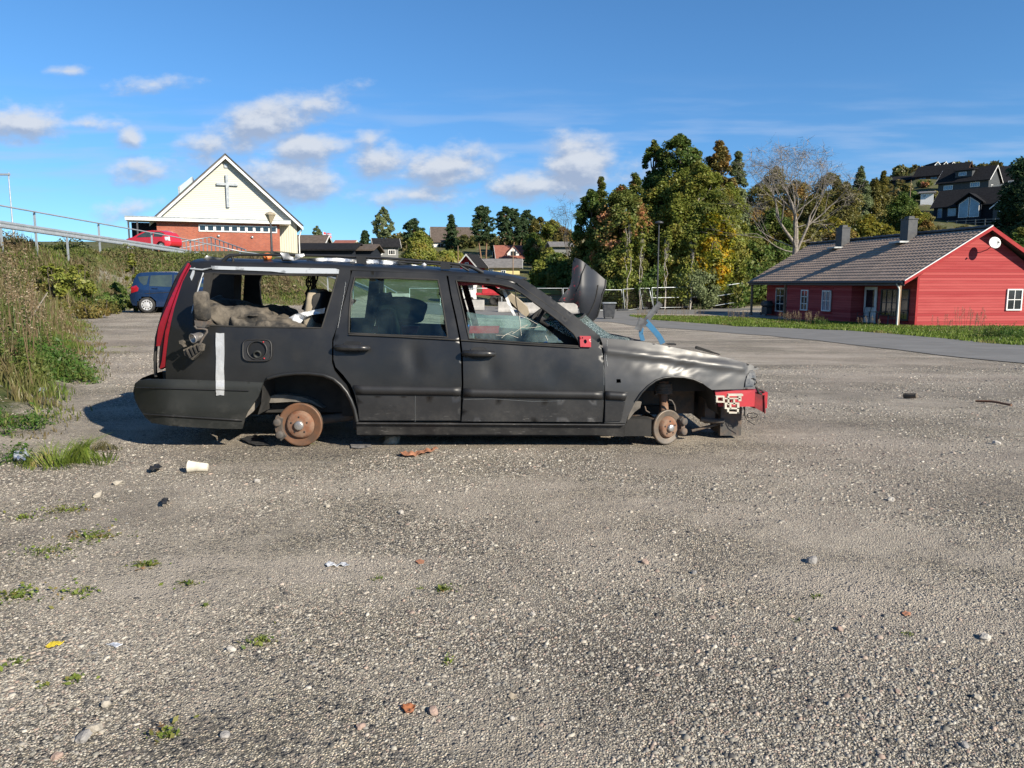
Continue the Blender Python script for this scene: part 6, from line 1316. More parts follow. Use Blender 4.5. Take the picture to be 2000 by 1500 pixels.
for i, (px, lab) in enumerate(((1226, 'thin pale trunk sapling at the foot of the rusty tree'), (1254, 'thin pale trunk sapling left of the black lamp post'), (1302, 'thin pale trunk sapling right of the black lamp post'), (1352, 'pair of white birch stems under the yellow tree'))):
    T('birch_sapling', lab, px, 420 + 10 * i, 67.5, 24, 'mid', 500, .2, seed=400 + i, z0=5, K=14, bark='birchbark', tr_r=.035, stems=2, group='birch saplings at the grove edge')
T('leafy_tree', 'sunlit green tree filling the grove right of the black lamp post', 1320, 372, 70.5, 110, 'mid', 12000, .22, z0=1, K=80)
T('leafy_tree', 'green tree between the pink tipped and rusty trees', 1196, 392, 73, 96, 'mid', 9000, .22, z0=.5, K=70)
T('leafy_tree', 'green tree with olive top right of the yellow orange maple', 1420, 352, 76, 84, 'mid', 10000, .23, z0=1, K=70)
T('leafy_tree', 'olive green tree just below the tallest aspen', 1335, 318, 78, 110, 'mid', 12000, .23, z0=3, K=80)
T('leafy_tree', 'low green tree behind the middle fence panels', 1330, 440, 69.5, 100, 'mid', 8000, .2, z0=.2, K=60, seed=66)
T('leafy_tree', 'low green tree behind the bin', 1225, 445, 69.5, 100, 'mid', 8000, .2, z0=.2, K=60, seed=67)
# row behind the bungalow
for px, top, Y, w, lf, lab, kw in (
 (1478,352,100,80,'olive','olive birch behind the left end of the bare tree',{}), (1508,318,112,70,'olive','tall golden olive birch left of the bare tree trunk',{}),
 (1548,345,104,90,'brown','brown orange tree right behind the bare tree',{}), (1590,372,96,80,'olive','olive tree between bare tree and birches behind the bungalow',{}),
 (1612,330,112,66,'olive','tall olive birch right of the bare tree crown',{}), (1645,350,104,70,'olive','pale olive birch above the left chimney',{}),
 (1672,322,118,50,'greygreen','thin grey birch with pale trunk above the left chimney',dict(shape='egg')), (1700,345,122,56,'olive','feathery birch left of the dark hillside tree',dict(shape='egg')),
 (1716,330,128,44,'olive','slender pale stemmed birch on the hill skyline',dict(shape='egg')), (1755,372,104,82,'dark','dense dark green tree below the black cabin',{}),
 (1782,402,100,60,'mid','green tree right beside the dense dark hillside tree',{}), (1805,425,98,56,'brown','brownish tree in front of the charcoal house left end',dict(shape='egg')),
 (1848,452,90,70,'gold','bright golden bush tree over the bungalow ridge',{}), (1822,455,88,50,'gold','smaller golden bush left of the bright golden one',{}),
 (1625,420,88,90,'gold','yellow green bushy tree above the left chimney',{}), (1690,412,92,90,'gold','yellow green bushy tree between the two chimneys',{}),
 (1560,430,86,90,'olive','olive bushy tree behind the bare tree trunk',{}), (1510,400,84,90,'dark','dark green tree left of the bare tree trunk',{}),
 (1735,440,86,60,'gold','small yellow green bush left of the right chimney',{}), (1965,462,74,80,'dark','round dark shrub above the red gable slope',{}),
 (1990,440,78,70,'dark','dark leafy tree at the right frame edge over the gable',{}),(1640,440,80,80,'brown','rust brown bushy tree low behind the left chimney',{}),(1465,400,95,70,'brown','shaded brown birch right of the grove',{})):
    T('birch_tree' if lf in ('olive', 'greygreen') else 'leafy_tree', lab, px, top, Y, w * 1.12, lf, 7000, .27, z0=.6 if lf in ('gold','dark','mid') else 2.5, K=60, bark='birchbark' if lf in ('olive','greygreen') else 'bark', tr_r=.12, **kw)
bare_tree('bare_tree', 'large leafless tree with pale spreading branches behind the bungalow', gp_(1548, 66), Ht(1548, 252, 66), 12, lean=(.4, 0), depth=6, kids=3, L0=.222, r0=.28, spread=.60)
bare_tree('dead_tree', 'thin leafless tree left of the autumn grove', gp_(1111, 100), Ht(1111, 392, 100), 5, .3, 'bark', 4, .09, L0=.26)
for px, top, Y, w, lf, lab in ((1795,350,184,26,'orange','small orange shrub in front of the dark brown hill house'),(1772,372,168,30,'dark','dark garden shrub left of the pale terrace building'),(1812,372,168,24,'olive','olive garden shrub left of the two storey hillside house'),(1760,356,182,34,'olive','olive garden shrub below the black cabin'),(1900,352,200,40,'dark','dark tree behind the two storey hillside house'),(1930,340,205,34,'dark','dark tree top on the skyline at right'),(1800,412,142,30,'brown','brown shrub by the left corner of the charcoal house')):
    T('garden_shrub', lab, px, top, Y, w, lf, 1500, .3, z0=.2, K=24, cat='shrub')
# conifers
pine('pine_tree', 'dark pine at the right frame edge below the steep black roof', gp_(1985, 105), Ht(1985, 312, 105), 5.2, 21, n=9000, ls=.34, kind='spruce')
pine('pine_tree', 'dark pine half cut off by the right frame edge', gp_(2012, 95), Ht(2012, 330, 95), 5.0, 22, n=8000, ls=.36, kind='spruce')
pine('pine_tree', 'dark spruce above the red gable at the right frame edge', gp_(1962, 98), Ht(1962, 372, 98), 4.2, 23, n=7000, ls=.34, kind='spruce')
for px, top, Y, w, lab, kd in ((938,402,150,2.0,'tall pine left of the twin pines on the knoll','pine'), (950,404,152,1.8,'tall pine leaning beside the tallest knoll pine','pine'),
  (987,404,156,2.1,'forked pine in the middle of the knoll','pine'), (1003,408,158,1.9,'pine with bushy crown right of the forked pine','pine'), (1030,412,162,2.0,'dark pine at the right of the knoll','pine'),
  (882,420,160,2.1,'lone spruce in front of the brown roofed hilltop house','spruce'), (808,430,120,1.9,'pine top showing behind the round green tree','pine'),
  (714,452,135,1.5,'small dark spruce left of the tall grey house','spruce'), (1018,425,160,1.6,'smaller pine between the knoll pines','pine')):
    pine('pine_tree' if kd == 'pine' else 'spruce_tree', lab, gp_(px, Y), Ht(px, top, Y), w, int(px), kd, n=5500, ls=.30)
T('birch_tree', 'tall grey green birch above the tall grey house', 750, 402, 135, 56, 'greygreen', 4200, .26, z0=3.5, K=60, cr=.20, shape='egg', bark='birchbark', tr_r=.14)
T('leafy_tree', 'round bright green tree right of the tall grey house', 820, 444, 112, 78, 'mid', 11000, .26, z0=.2, K=80, shape='egg')
T('birch_tree', 'small pale birch left of the flag pole', 621, 440, 140, 22, 'greygreen', 1800, .32, z0=1, K=30)
T('bush', 'dark green shrub behind the flag pole', 641, 462, 130, 24, 'dark', 1500, .3, z0=.2, K=24, cat='bush')
T('bush', 'brownish shrub left of the small dark spruce', 700, 470, 128, 26, 'brown', 1500, .3, z0=.2, K=24, cat='bush')
for px, top, Y, w, lf, lab in ((1055,420,150,50,'olive','olive tree on the knoll right of the dark pine'), (1078,425,140,50,'mid','green tree right of the white annex roof'), (1100,440,130,50,'brown','brownish tree left of the autumn grove'),
  (1074,482,108,46,'mid','leafy green tree beside the white annex'), (1090,490,100,60,'dark','dark bushy tree above the green lawn'), (1054,506,104,34,'mid','round green shrub at the end of the yellow house'), (1108,505,94,40,'dark','dark shrub at the grove edge above the lawn'),
  (880,486,128,60,'mid','green shrub right of the round bright tree'),(855,500,118,40,'olive','olive shrub below the round bright tree'),(1040,452,145,40,'dark','dark tree behind the white annex')):
    T('leafy_tree', lab, px, top, Y, w * 1.1, lf, 3600, .34, z0=.3, K=45)
# woods: the masses nobody could count
def woods(name, label, regions, seed, leafm, size=.55, per=200):
    r = np.random.default_rng(seed); C = []; S_ = []
    for (x0, x1, y0, y1, n, h, tst) in regions:
        x = r.uniform(x0, x1, n * 4); y = r.uniform(y0, y1, n * 4); u_ = x / y; k = tst(u_, y); x, y = x[k][:n], y[k][:n]
        g = gz(x, y); hh = h * (.6 + .7 * r.random(len(x)))
        for i in range(len(x)):
            rr = hh[i] * r.uniform(.28, .42); q = r.normal(size=(per, 3)); q /= np.linalg.norm(q, axis=1)[:, None]; q *= r.random((per, 1)) ** .4
            C.append(np.array((x[i], y[i], g[i] + hh[i] * .52)) + q * np.array((rr, rr, hh[i] * .52))); S_.append(np.full(per, size * y[i] / 150))
    C = np.concatenate(C); S_ = np.concatenate(S_); V, Fc = leafquads(C, S_ * (.5 + .7 * r.random(len(C))), seed, 0, .6)
    o = mesh_np(name, V, Fc, leafm); return tag(o, label, 'wood', None, 'stuff')
wm = leafmat('far_wood_leaves', [(.055,.075,.028),(.09,.105,.035),(.13,.13,.045),(.17,.145,.055)], [(.05,.08,.04),(.22,.16,.06),(.09,.10,.04)], .05, world=True, plo=.42, phi=.58)
woods('hill_woods', 'far mixed wood covering the right hillside between the houses', [
  (20,150,105,148,300,4,lambda u,y:(u>.30)&(u<.8)&~((u>.52)&(u<.70)&(y>118))), (30,260,160,330,800,4,lambda u,y:(u>.36)&(u<.85)&~((u>.50)&(u<.67)&(y<245))), (18,60,86,110,160,4.5,lambda u,y:(u>.24)&(u<.62))], 50, wm)
woods('knoll_woods', 'far scrub and trees covering the knoll behind the white house', [
  (-60,60,160,230,260,2.6,lambda u,y:(u>-.16)&(u<.30)&~((u>-.12)&(u<-.04)&(y<172))), (10,45,96,150,160,5,lambda u,y:(u>.07)&(u<.34))], 51, wm, .6)
woods('grove_undergrowth', 'dark undergrowth at the foot of the autumn grove', [(4,34,74,92,120,4.2,lambda u,y:(u>.09)&(u<.36)), (6,28,71,74,50,2.2,lambda u,y:(u>.10)&(u<.30))], 52, LM['dark'], .45, 160)

# ------------------------------------------------------------------ individual bushes and tall weeds on the bank
def bush(name, label, loc, H, R, leaf, n, ls, seed, cat='bush', z0=.05, K=24, group=None, shape='round'):
    return tree(name, label, cat, loc, H, R, leaf, n, ls, seed, z0=z0, K=K, tr_r=.012, stems=3, group=group, shape=shape, cr=.34)
LM['herb'] = M['herb']; LM['yherb'] = leafmat('yellow_green_leaves', [(.16,.19,.03),(.22,.22,.04),(.12,.16,.03)], None)
def gw(px, py, Y): p_ = P(px, py, Y); return (p_[0], Y, float(gz(p_[0], Y)))
bush('bush', 'green leafy bush in front of the guard rail at far left', gw(95, 450, 31), 1.75, .62, 'mid', 1500, .075, 1, z0=.3)
bush('bush', 'thin leafy bush with gaps right of the first guard rail bush', gw(152, 460, 33), 1.6, .72, 'mid', 1100, .08, 2, z0=.3)
bush('sapling', 'yellow leaved sapling standing on the bank above the blue car', gw(256, 500, 31.5), 2.5, .42, 'yherb', 1300, .07, 3, shape='egg', cat='sapling')
bush('bush', 'dark green shrub growing through the guard rail left of the red car', gw(222, 475, 33), 1.3, .55, 'dark', 1300, .075, 4)
bush('bush', 'small dark fir like shrub in front of the red car', gw(294, 480, 36), 1.2, .45, 'dark', 900, .08, 5, shape='cone')
bush('bush', 'broad dark green shrub on the bank below the guard rail', gw(200, 490, 31.5), .8, .9, 'dark', 1200, .07, 6)
for i, (px, Y, H, R, lab) in enumerate(((120,27,.8,1.0,'olive scrub patch on the middle of the bank'),(205,29,.9,.9,'olive scrub patch on the bank left of the yellow sapling'),(60,20,.9,.8,'brown scrub patch high on the left bank'),(185,26,.7,.8,'rusty scrub patch at the foot of the bank'),(300,35,.8,.9,'dry scrub patch behind the blue car'))):
    x = (px - 1000) / F * Y; bush('scrub', lab, (x, Y, float(gz(x, Y))), H * .7, R * .8, ('olive','olive','brown','brown','olive')[i], 1300, .05, 60 + i, cat='scrub')
def herbpatch(label, px, py, r_, h, n, seed, leaf='herb', ls=.045, name='weed_patch'):
    g = G(px, py); r = np.random.default_rng(seed); t = thing(name, label, 'weeds', g)
    ns = max(6, n // 22); a = r.random(ns) * 2 * PI; q = r_ * np.sqrt(r.random(ns)); sx_, sy_ = q * np.cos(a), q * np.sin(a) * .8; sh_ = h * (.5 + .6 * r.random(ns)) * (1 - .4 * (q / r_) ** 2)
    mb = MB(); P_ = []
    for i in range(ns):
        b0 = np.array((sx_[i], sy_[i], float(gz(g[0] + sx_[i], g[1] + sy_[i])) - g[2])); e = b0 + np.array((r.normal() * .06, r.normal() * .06, sh_[i])); mb.tube([b0, (b0 + e) / 2 + (r.normal() * .02, 0, 0), e], [.005, .004, .002], 4, cap=False)
        k = int(n * 2.6) // ns; f = r.random(k) ** .7; P_.append(b0 + (e - b0) * f[:, None] + r.normal(size=(k, 3)) * ls * .9)
    P_ = np.concatenate(P_); V, Fc = leafquads(P_, ls * .56 * (.5 + .8 * r.random(len(P_))), seed, .2, .36, upb=.9); mesh_np('leaves', V, Fc, LM[leaf], t); mb.build('stem', M['stem_green'], t); return t
herbpatch('deep green leafy weed clump at the foot of the bank', 66, 722, .62, .45, 1900, 1, ls=.05)
herbpatch('bright green weed clump spilling onto the gravel by the bank', 118, 742, .38, .22, 800, 2, ls=.045)
herbpatch('yellow green weed patch in front of the leafy clump', 30, 838, .35, .14, 420, 3, ls=.035)
herbpatch('green thistle like weed clump at the left frame edge', 8, 720, .5, .45, 1000, 4, ls=.045)
herbpatch('small leafy clump on the left frame edge beside the shiny wrapper', 6, 900, .16, .12, 200, 5, ls=.028)
herbpatch('pale green weed clump by the blue car end of the bank', 215, 604, .8, .35, 500, 6, ls=.05)
herbpatch('dark green weed clump higher on the left bank', 20, 645, .7, .6, 900, 7, ls=.05)
def stalks(label, px, py, h, n, seed, sp_=.25):
    g = G(px, py); r = np.random.default_rng(seed); t = thing('dry_plant', label, 'plant', g); mb = MB(); P_ = []
    for i in range(n):
        b0 = np.array((r.normal() * sp_, r.normal() * sp_, -.02)); hh = h * r.uniform(.75, 1.1); e = b0 + np.array((r.normal() * .10, r.normal() * .08, hh)); mid_ = b0 * .5 + e * .5 + (r.normal() * .03, 0, 0)
        mb.tube([b0, mid_, e], [.006, .005, .002], 4, cap=False); k = 90; f = .55 + .45 * r.random(k); P_.append(b0 + (e - b0) * f[:, None] + r.normal(size=(k, 3)) * np.array([.04, .04, .03]) * (1.15 - f)[:, None] * 2)
    P_ = np.concatenate(P_); V, Fc = leafquads(P_, .012 * (.5 + r.random(len(P_))), seed, 0, .5); mesh_np('seed_heads', V, Fc, M['grass_seed'], t); mb.build('stem', M['stem_brown'], t); return t
M['grass_seed'] = leafmat('pale_seed_heads', [(.32,.25,.16),(.40,.33,.23),(.25,.18,.11),(.20,.14,.08)])
stalks('tall pale plumed dry stalk left of its neighbour on the bank', 28, 690, 1.35, 4, 1, .10); stalks('tall pale plumed dry stalk right of its neighbour on the bank', 66, 700, 1.45, 4, 2, .10)
stalks('bent pale dry plume arching over the bank toward the car', 48, 740, 1.0, 5, 3, .2); stalks('brown dry stalks on the bank above the leafy clump', 110, 690, .8, 7, 4, .3); stalks('reddish brown dry stalk near the blue car', 226, 600, 1.5, 3, 5, .15)
for i, (px, py, h, lab) in enumerate(((1345,627,1.05,'large pampas like dry grass clump by the road beside the lamp post'),(1258,624,.65,'small dry clump at the left end of the road verge'),(1440,628,.75,'dry brown clump at the porch end of the verge'),(1540,634,.8,'pale dry clump in front of the first bungalow window'),(1585,636,.8,'green and dry clump in front of the blue window'),(1895,652,.95,'tall dry clump on the verge under the red gable'),(1838,650,.7,'low dry clump left of the tall one under the gable'),(1700,640,.6,'sparse dry stalks in front of the porch chairs'),(1300,626,.8,'grey green dry clump left of the large grass clump'))):
    stalks(lab, px, py, h, 16 if i < 6 else 8, 30 + i, .34 if i != 0 else .45)
herbpatch('low green shrub on the verge at the right frame edge', 1955, 662, .8, .5, 1400, 44, ls=.05); herbpatch('green weeds on the verge in front of the open window', 1600, 636, .5, .55, 600, 45, ls=.05)
# weeds and tufts in the gravel, one thing each
def tuft(label, px, py, r_, h, n, seed, mat='grass_green', leafy=0, lmat='weedleaf'):
    g = G(px, py); r = np.random.default_rng(seed); q = r_ * r.random(n) ** .8; a = r.random(n) * 2 * PI; p_ = np.column_stack([q * np.cos(a), q * np.sin(a) * .7, np.full(n, -.004)])
    t = thing('weed', label, 'weed', g)
    if n: V, Fc = blades(p_, h * (.25 + .8 * r.random(n)) * (1 - .6 * (q / r_) ** 2), np.full(n, .003 + h * .012), .9, seed); mesh_np('blades', V, Fc, M[mat], t)
    if leafy:
        P_ = np.column_stack([r.laplace(size=leafy) * r_ * .48, r.laplace(size=leafy) * r_ * .36, .003 + h * .42 * r.random(leafy) ** 1.5]); V, Fc = leafquads(P_, .0085 * (.4 + 1.1 * r.random(leafy) ** 1.6), seed, 0, .6, upb=1.6); mesh_np('leaves', V, Fc, M[lmat], t)
M['weedleaf'] = leafmat('weed_leaves', [(.10,.16,.03),(.15,.21,.04),(.20,.24,.05),(.08,.13,.03),(.22,.20,.06),(.14,.19,.04)], [(.26,.20,.07),(.20,.10,.05)], 9, world=True, plo=.56, phi=.64)
M['grass_fresh'] = leafmat('fresh_grass', [(.10,.17,.025),(.16,.22,.04),(.20,.24,.05),(.12,.18,.03)], [(.30,.26,.10)], 4, world=True, plo=.6, phi=.7)
for q in ((135,905,.30,.24,520,1,'big bright grass tuft beside the shadow of the car','grass_fresh',0),(80,905,.22,.12,160,2,'flat grass tuft left of the big bright one','grass_green',0),(190,880,.18,.12,240,3,'reddish small tuft touching the car shadow','grass_dry',0),
  (128,998,.10,.05,60,4,'sparse low weed below the shiny wrapper','grass_green',120),(45,1012,.07,.04,20,5,'small weed left of the sparse low weed','grass_green',80),(178,1050,.11,.05,30,6,'bright leafy weed mat in the left gravel','grass_fresh',260),(92,1078,.11,.04,40,7,'thin weed mat left of the bright leafy one','grass_green',120),
  (284,1106,.055,.045,30,8,'small rosette weed near the left middle of the gravel','grass_fresh',110),(366,1142,.05,.03,10,9,'two leafed sprig right of the rosette weed','grass_fresh',50),(402,1184,.022,.03,24,10,'tiny grass tuft under the two leafed sprig','grass_fresh',8),
  (30,1166,.085,.05,10,11,'large leaved green weed at the left frame edge','grass_fresh',260),(150,1158,.08,.03,20,12,'scattered small leaves right of the large leaved weed','grass_green',90),(508,1254,.055,.04,50,13,'grassy weed rosette left of the picture middle','grass_fresh',60),
  (737,1131,.03,.03,40,14,'brownish tuft left of the small green one','grass_fresh',6),(868,1153,.035,.035,60,15,'small green tuft in the middle gravel','grass_fresh',30),(875,1294,.03,.025,30,16,'tiny green sprig low in the middle','grass_fresh',30),(822,1150,.02,.02,30,17,'tiny tuft between the two middle tufts','grass_fresh',0),
  (326,1434,.035,.03,10,18,'bright small leaved sprig near the bottom left','grass_fresh',70),(82,1342,.02,.03,0,19,'pair of round leaves near the bottom left edge','grass_fresh',16),(145,1326,.03,.02,20,20,'low green sprig right of the round leaves','grass_fresh',40),(30,1295,.04,.02,10,21,'faint sprig on the left frame edge','grass_green',40),
  (1595,1165,.03,.02,30,22,'sparse green tuft in the right gravel','grass_fresh',10),(1558,1212,.025,.02,24,23,'tiny tuft left below the sparse green one','grass_fresh',6),(1775,1240,.03,.02,30,24,'small tuft beside the white stone','grass_fresh',6),(600,868,.05,.05,40,25,'tiny weed under the car sill','grass_fresh',20),
  (208,690,.5,.06,300,26,'flat green patch on gravel behind the car tail','grass_green',0),(235,678,.35,.05,200,27,'thin grass patch right of the flat green patch','grass_green',0),(150,672,.6,.08,500,28,'olive grass patch at the bank foot','grass_green',0)):
    tuft(q[6], q[0], q[1], q[2], q[3], q[4], q[5], q[7], q[8])
# ------------------------------------------------------------------ guard rail and railing on the ramp
def zat(px, py, Y, up_): p_ = P(px, py, Y); return p_
path_px = [(-60,424,30.0),(0,432,31.5),(130,452,35.5),(250,470,40.5),(340,484,45),(403,496,49),(470,510,51)]
RL = [P(a, b, c) for a, b, c in path_px]
RL2 = [P(640,533,49), P(690,549,48), P(722,562,47), P(754,578,46), P(772,588,45.5)]
gr = thing('guard_rail', 'galvanised crash barrier with hand rail along the ramp above the bank', 'guard rail', (float(RL[2][0]), float(RL[2][1]), float(gz(RL[2][0], RL[2][1]))))
def rail_beam(L, name):
    V = []; Fs = []; prof = [(.0, .155), (.04, .12), (.04, .06), (.0, .02), (.0, -.02), (.04, -.06), (.04, -.12), (.0, -.155)]
    L = [np.array(q) for q in L]; m = len(prof)
    for i, p_ in enumerate(L):
        d = L[min(i+1, len(L)-1)] - L[max(i-1, 0)]; n_ = np.array((d[1], -d[0], 0)); n_ /= np.linalg.norm(n_)
        for o_, z in prof: V.append(p_ + n_ * o_ + np.array((0, 0, z - .12)))
    for i in range(len(L)-1):
        for k in range(m-1): Fs.append((i*m+k, i*m+k+1, (i+1)*m+k+1, (i+1)*m+k))
    o = mesh_np(name, np.array(V) - root_loc(gr), Fs, M['galv'], gr, False); s_ = o.modifiers.new('thick', 'SOLIDIFY'); s_.thickness = .012
def resample(L, step):
    L = [np.array(q) for q in L]; out = [L[0]]
    for a, b in zip(L[:-1], L[1:]):
        n = max(1, int(np.linalg.norm(b - a) / step)); out += [a + (b - a) * (k + 1) / n for k in range(n)]
    return out
full = resample(RL + RL2, 2.0); rail_beam(full, 'rail_beam')
up_ = [q + np.array((.1, 0, .62 if i < len(full) * .85 else .5)) for i, q in enumerate(full)]
m = MB(); m.tube(up_, .035, 6); m.build('hand_rail', M['galv'], gr, True)
for i, q in enumerate(full):
    if i % 2 and i > 22: continue
    g0 = float(gz(q[0] - .1, q[1])); m = MB(); z0_ = min(g0, q[2] - .4) - .2; zt_ = up_[i][2] if i % 2 == 0 else q[2]
    m.obox((q[0] - .06, q[1], z0_), (.07, 0, 0), (0, .07, 0), (0, 0, zt_ - z0_)); m.build('post', M['galv'], gr, True)
# ------------------------------------------------------------------ lamps and poles
def lamp(name, label, px, top, base, Y, kind, r=.05):
    b = P(px, base, Y); b[2] = float(gz(b[0], Y)); h = P(px, top, Y)[2] - b[2]; t = thing(name, label, 'street lamp' if kind != 'pole' else 'pole', b)
    mt = {'black': 'darkmetal', 'lantern': 'darkmetal', 'white': 'galv', 'pole': 'wood'}[kind]
    m = MB(); m.tube([(0,0,-.3),(0,0,h*.5),(0,0,h)], [r*1.3, r, r*.7], 10); m.build('pole', M[mt], t)
    if kind == 'black': m = MB(); m.lathe((0,0,h), (0,0,1), [(-.05,.03),(-.02,.30),(.05,.34),(.14,.22),(.18,.02)], 20); m.build('lamp_head', M['darkmetal'], t)
    if kind == 'lantern':
        m = MB(); m.lathe((0,0,h), (0,0,1), [(-.55,.10),(-.5,.12),(0,.36),(.0,.40),(.05,.40),(.16,.26),(.24,.02)], 8, sm=False); m.build('lantern', pm('lantern_glass', (.36,.30,.20), (.28,.24,.18), 5, .3), t)
    if kind == 'white': m = MB(); m.obox((-.75,-.1,h-.02),(.85,0,0),(0,.2,0),(0,0,.14)); m.tube([(0,0,h-.3),(.05,0,h+.2)], .05, 6); m.build('lamp_head', M['galv'], t)
    return t
lamp('street_lamp', 'thin black street lamp standing before the autumn grove', 1283, 436, 605, 60, 'black', .06)
lamp('street_lamp', 'lantern topped lamp post in front of the church', 531, 420, 495, 55, 'lantern', .07)
lamp('street_lamp', 'tall pale street lamp far left above the bank', 24, 342, 430, 62, 'white', .06)
for px, top, Y, lab in ((895,480,112,'thin utility pole left of the red shed'),(1002,482,115,'thin utility pole in front of the white annex'),(1767,352,165,'pale utility pole below the dark brown hill house'),(795,478,118,'thin pole beside the round green tree')):
    lamp('utility_pole', lab, px, top, 540, Y, 'pole', .07)
# flag
b = P(633, 490, 140); g0 = float(gz(b[0], 140)); t = thing('flag_pole', 'white flag pole between the church and the dark roofed building', 'flag pole', (b[0], 140, g0)); h = P(633, 452, 140)[2] - g0
m = MB(); m.tube([(0,0,-.2),(0,0,h)], [.07,.04], 8); m.build('pole', M['white'], t)
t = thing('flag', 'small red white and blue cross flag on the white pole', 'flag', (b[0] + .04, 140, P(633, 462, 140)[2]))
def flagcol():
    m, tt, bb, o = newmat('flag_cloth'); tcn = N(tt, 'ShaderNodeTexCoord'); s_ = N(tt, 'ShaderNodeSeparateXYZ'); lk(tt, tcn.outputs['Generated'], s_.inputs[0])
    def bandm(v, c, w): return math_(tt, 'LESS_THAN', math_(tt, 'ABSOLUTE', math_(tt, 'SUBTRACT', v, c)), w)
    wv = math_(tt, 'MAXIMUM', bandm(s_.outputs[0], .38, .10), bandm(s_.outputs[2], .5, .14)); bv = math_(tt, 'MAXIMUM', bandm(s_.outputs[0], .38, .05), bandm(s_.outputs[2], .5, .07))
    lk(tt, mixc(tt, bv, mixc(tt, wv, (.6,.04,.05), (.8,.8,.8)), (.02,.04,.2)), bb.inputs['Base Color']); return m
V = []; 
for i in range(9):
    for j in range(4): V.append((i * .17, .08 * math.sin(i * .9), j * .27 - i * .04))
mesh_np('cloth', V, [(i*4+j, (i+1)*4+j, (i+1)*4+j+1, i*4+j+1) for i in range(8) for j in range(3)], flagcol(), t, True)
# ------------------------------------------------------------------ mesh fence panels
def fence_panel(label, tl_, tr__, br_, bl_, Y0, Y1, mid=None, foot=True):
    A = [P(*tl_, Y0), P(*tr__, Y1), P(*br_, Y1), P(*bl_, Y0)]; ctr = (A[2] + A[3]) / 2
    t = thing('fence_panel', label, 'fence', ctr, 0, 'temporary mesh fence panels')
    m = MB(); m.tube([A[0], A[1], A[2], A[3], A[0]], .035, 6); 
    if mid: m.tube([A[0] + (A[3]-A[0]) * mid, A[1] + (A[2]-A[1]) * mid], .03, 6)
    m.build('frame', M['galv'], t, True)
    m = MB()
    for k in range(1, 22): a = A[0] + (A[1]-A[0]) * k / 22; b = A[3] + (A[2]-A[3]) * k / 22; m.tube([a, b], .0025, 3, cap=False)
    for k in range(1, 9): a = A[0] + (A[3]-A[0]) * k / 9; b = A[1] + (A[2]-A[1]) * k / 9; m.tube([a, b], .0025, 3, cap=False)
    m.build('mesh', M['castiron'], t, True)
    if foot: m = MB(); m.box(A[2] + (0, 0, .05), (.9, .3, .14)); m.build('foot', M['darkmetal'], t, True)
fence_panel('fence panel right behind the upright bumper cover', (1160,566), (1214,566), (1217,606), (1160,606), 66, 66)
fence_panel('fence panel left of the leaning one', (1217,565), (1247,563), (1254,602), (1220,606), 66, 68)
fence_panel('leaning fence panel crossing its neighbour left of the lamp post', (1249,563), (1268,563), (1276,601), (1256,602), 67, 67.2, foot=False)
fence_panel('fence panel with middle rail right of the lamp post', (1273,562), (1340,561), (1342,600), (1276,601), 67, 68, .5)
fence_panel('fence panel second from the porch end of the fence', (1342,561), (1390,561), (1394,597), (1343,600), 68, 69, .5, False)
fence_panel('last fence panel next to the bungalow porch, rising to the right', (1392,561), (1449,553), (1452,588), (1396,597), 69, 72, .5, False)
for i, (a, b) in enumerate(((800,858),(860,918),(920,978),(980,1038),(1040,1098),(1100,1158))):
    fence_panel(('first','second','third','fourth','fifth','sixth')[i] + ' mesh panel of the fence row seen through the car windows', (a,563), (b,563), (b,604), (a,604), 67.5, 67.5)
# ------------------------------------------------------------------ concrete barriers, bin, machines beyond the lot
def barrier(label, px0, px1, Y, col='concrete'):
    a = P(px0, 605, Y); b = P(px1, 605, Y); g0 = float(gz((a[0]+b[0])/2, Y)) + .03; t = thing('concrete_barrier', label, 'barrier', ((a[0]+b[0])/2, Y, g0), 0, 'concrete barriers across the lot'); w = (b[0]-a[0]) / 2
    m = MB(); prof = [(-.30,0),(.30,0),(.30,.12),(.14,.35),(.09,.82),(-.09,.82),(-.14,.35),(-.30,.12)]; m.prism([(-w, y, z) for y, z in prof], (2*w, 0, 0)); m.build('barrier', M[col], t, bevel=.02); 
barrier('pale concrete barrier left in the front door window', 902, 946, 61); barrier('pale concrete barrier right of it in the front door window', 973, 1014, 61); barrier('pinkish long concrete barrier near the steering wheel', 1022, 1066, 60); barrier('concrete barrier between windscreen pillar and bumper cover', 1084, 1128, 60)
barrier('concrete barrier seen through the rear door window', 745, 800, 60)
t = thing('wheelie_bin', 'dark grey wheeled rubbish bin with pale lid beyond the windscreen', 'bin', G(1189, 623)); s_ = G(1189, 623)[1] / 46
m = MB(); m.add([(-.33,-.3,.12),(.33,-.3,.12),(.33,.3,.12),(-.33,.3,.12),(-.40,-.38,1.02),(.40,-.38,1.02),(.40,.38,1.02),(-.40,.38,1.02)], [(0,3,2,1),(4,5,6,7),(0,1,5,4),(1,2,6,5),(2,3,7,6),(3,0,4,7)]); m.build('body', M['darkmetal'], t, bevel=.03)
m = MB(); m.box((0,0,1.07), (.88,.84,.08)); m.tube([(-.38,-.42,1.06),(.45,-.42,1.06)], .035, 6); m.build('lid', M['zinc'], t)
for sx_ in (-.28, .28): m = MB(); m.lathe((sx_, .25, .12), (1,0,0), [(0,.01),(0,.12),(.05,.12),(.05,.01)], 14); m.build('wheel', M['inner_dark'], t)
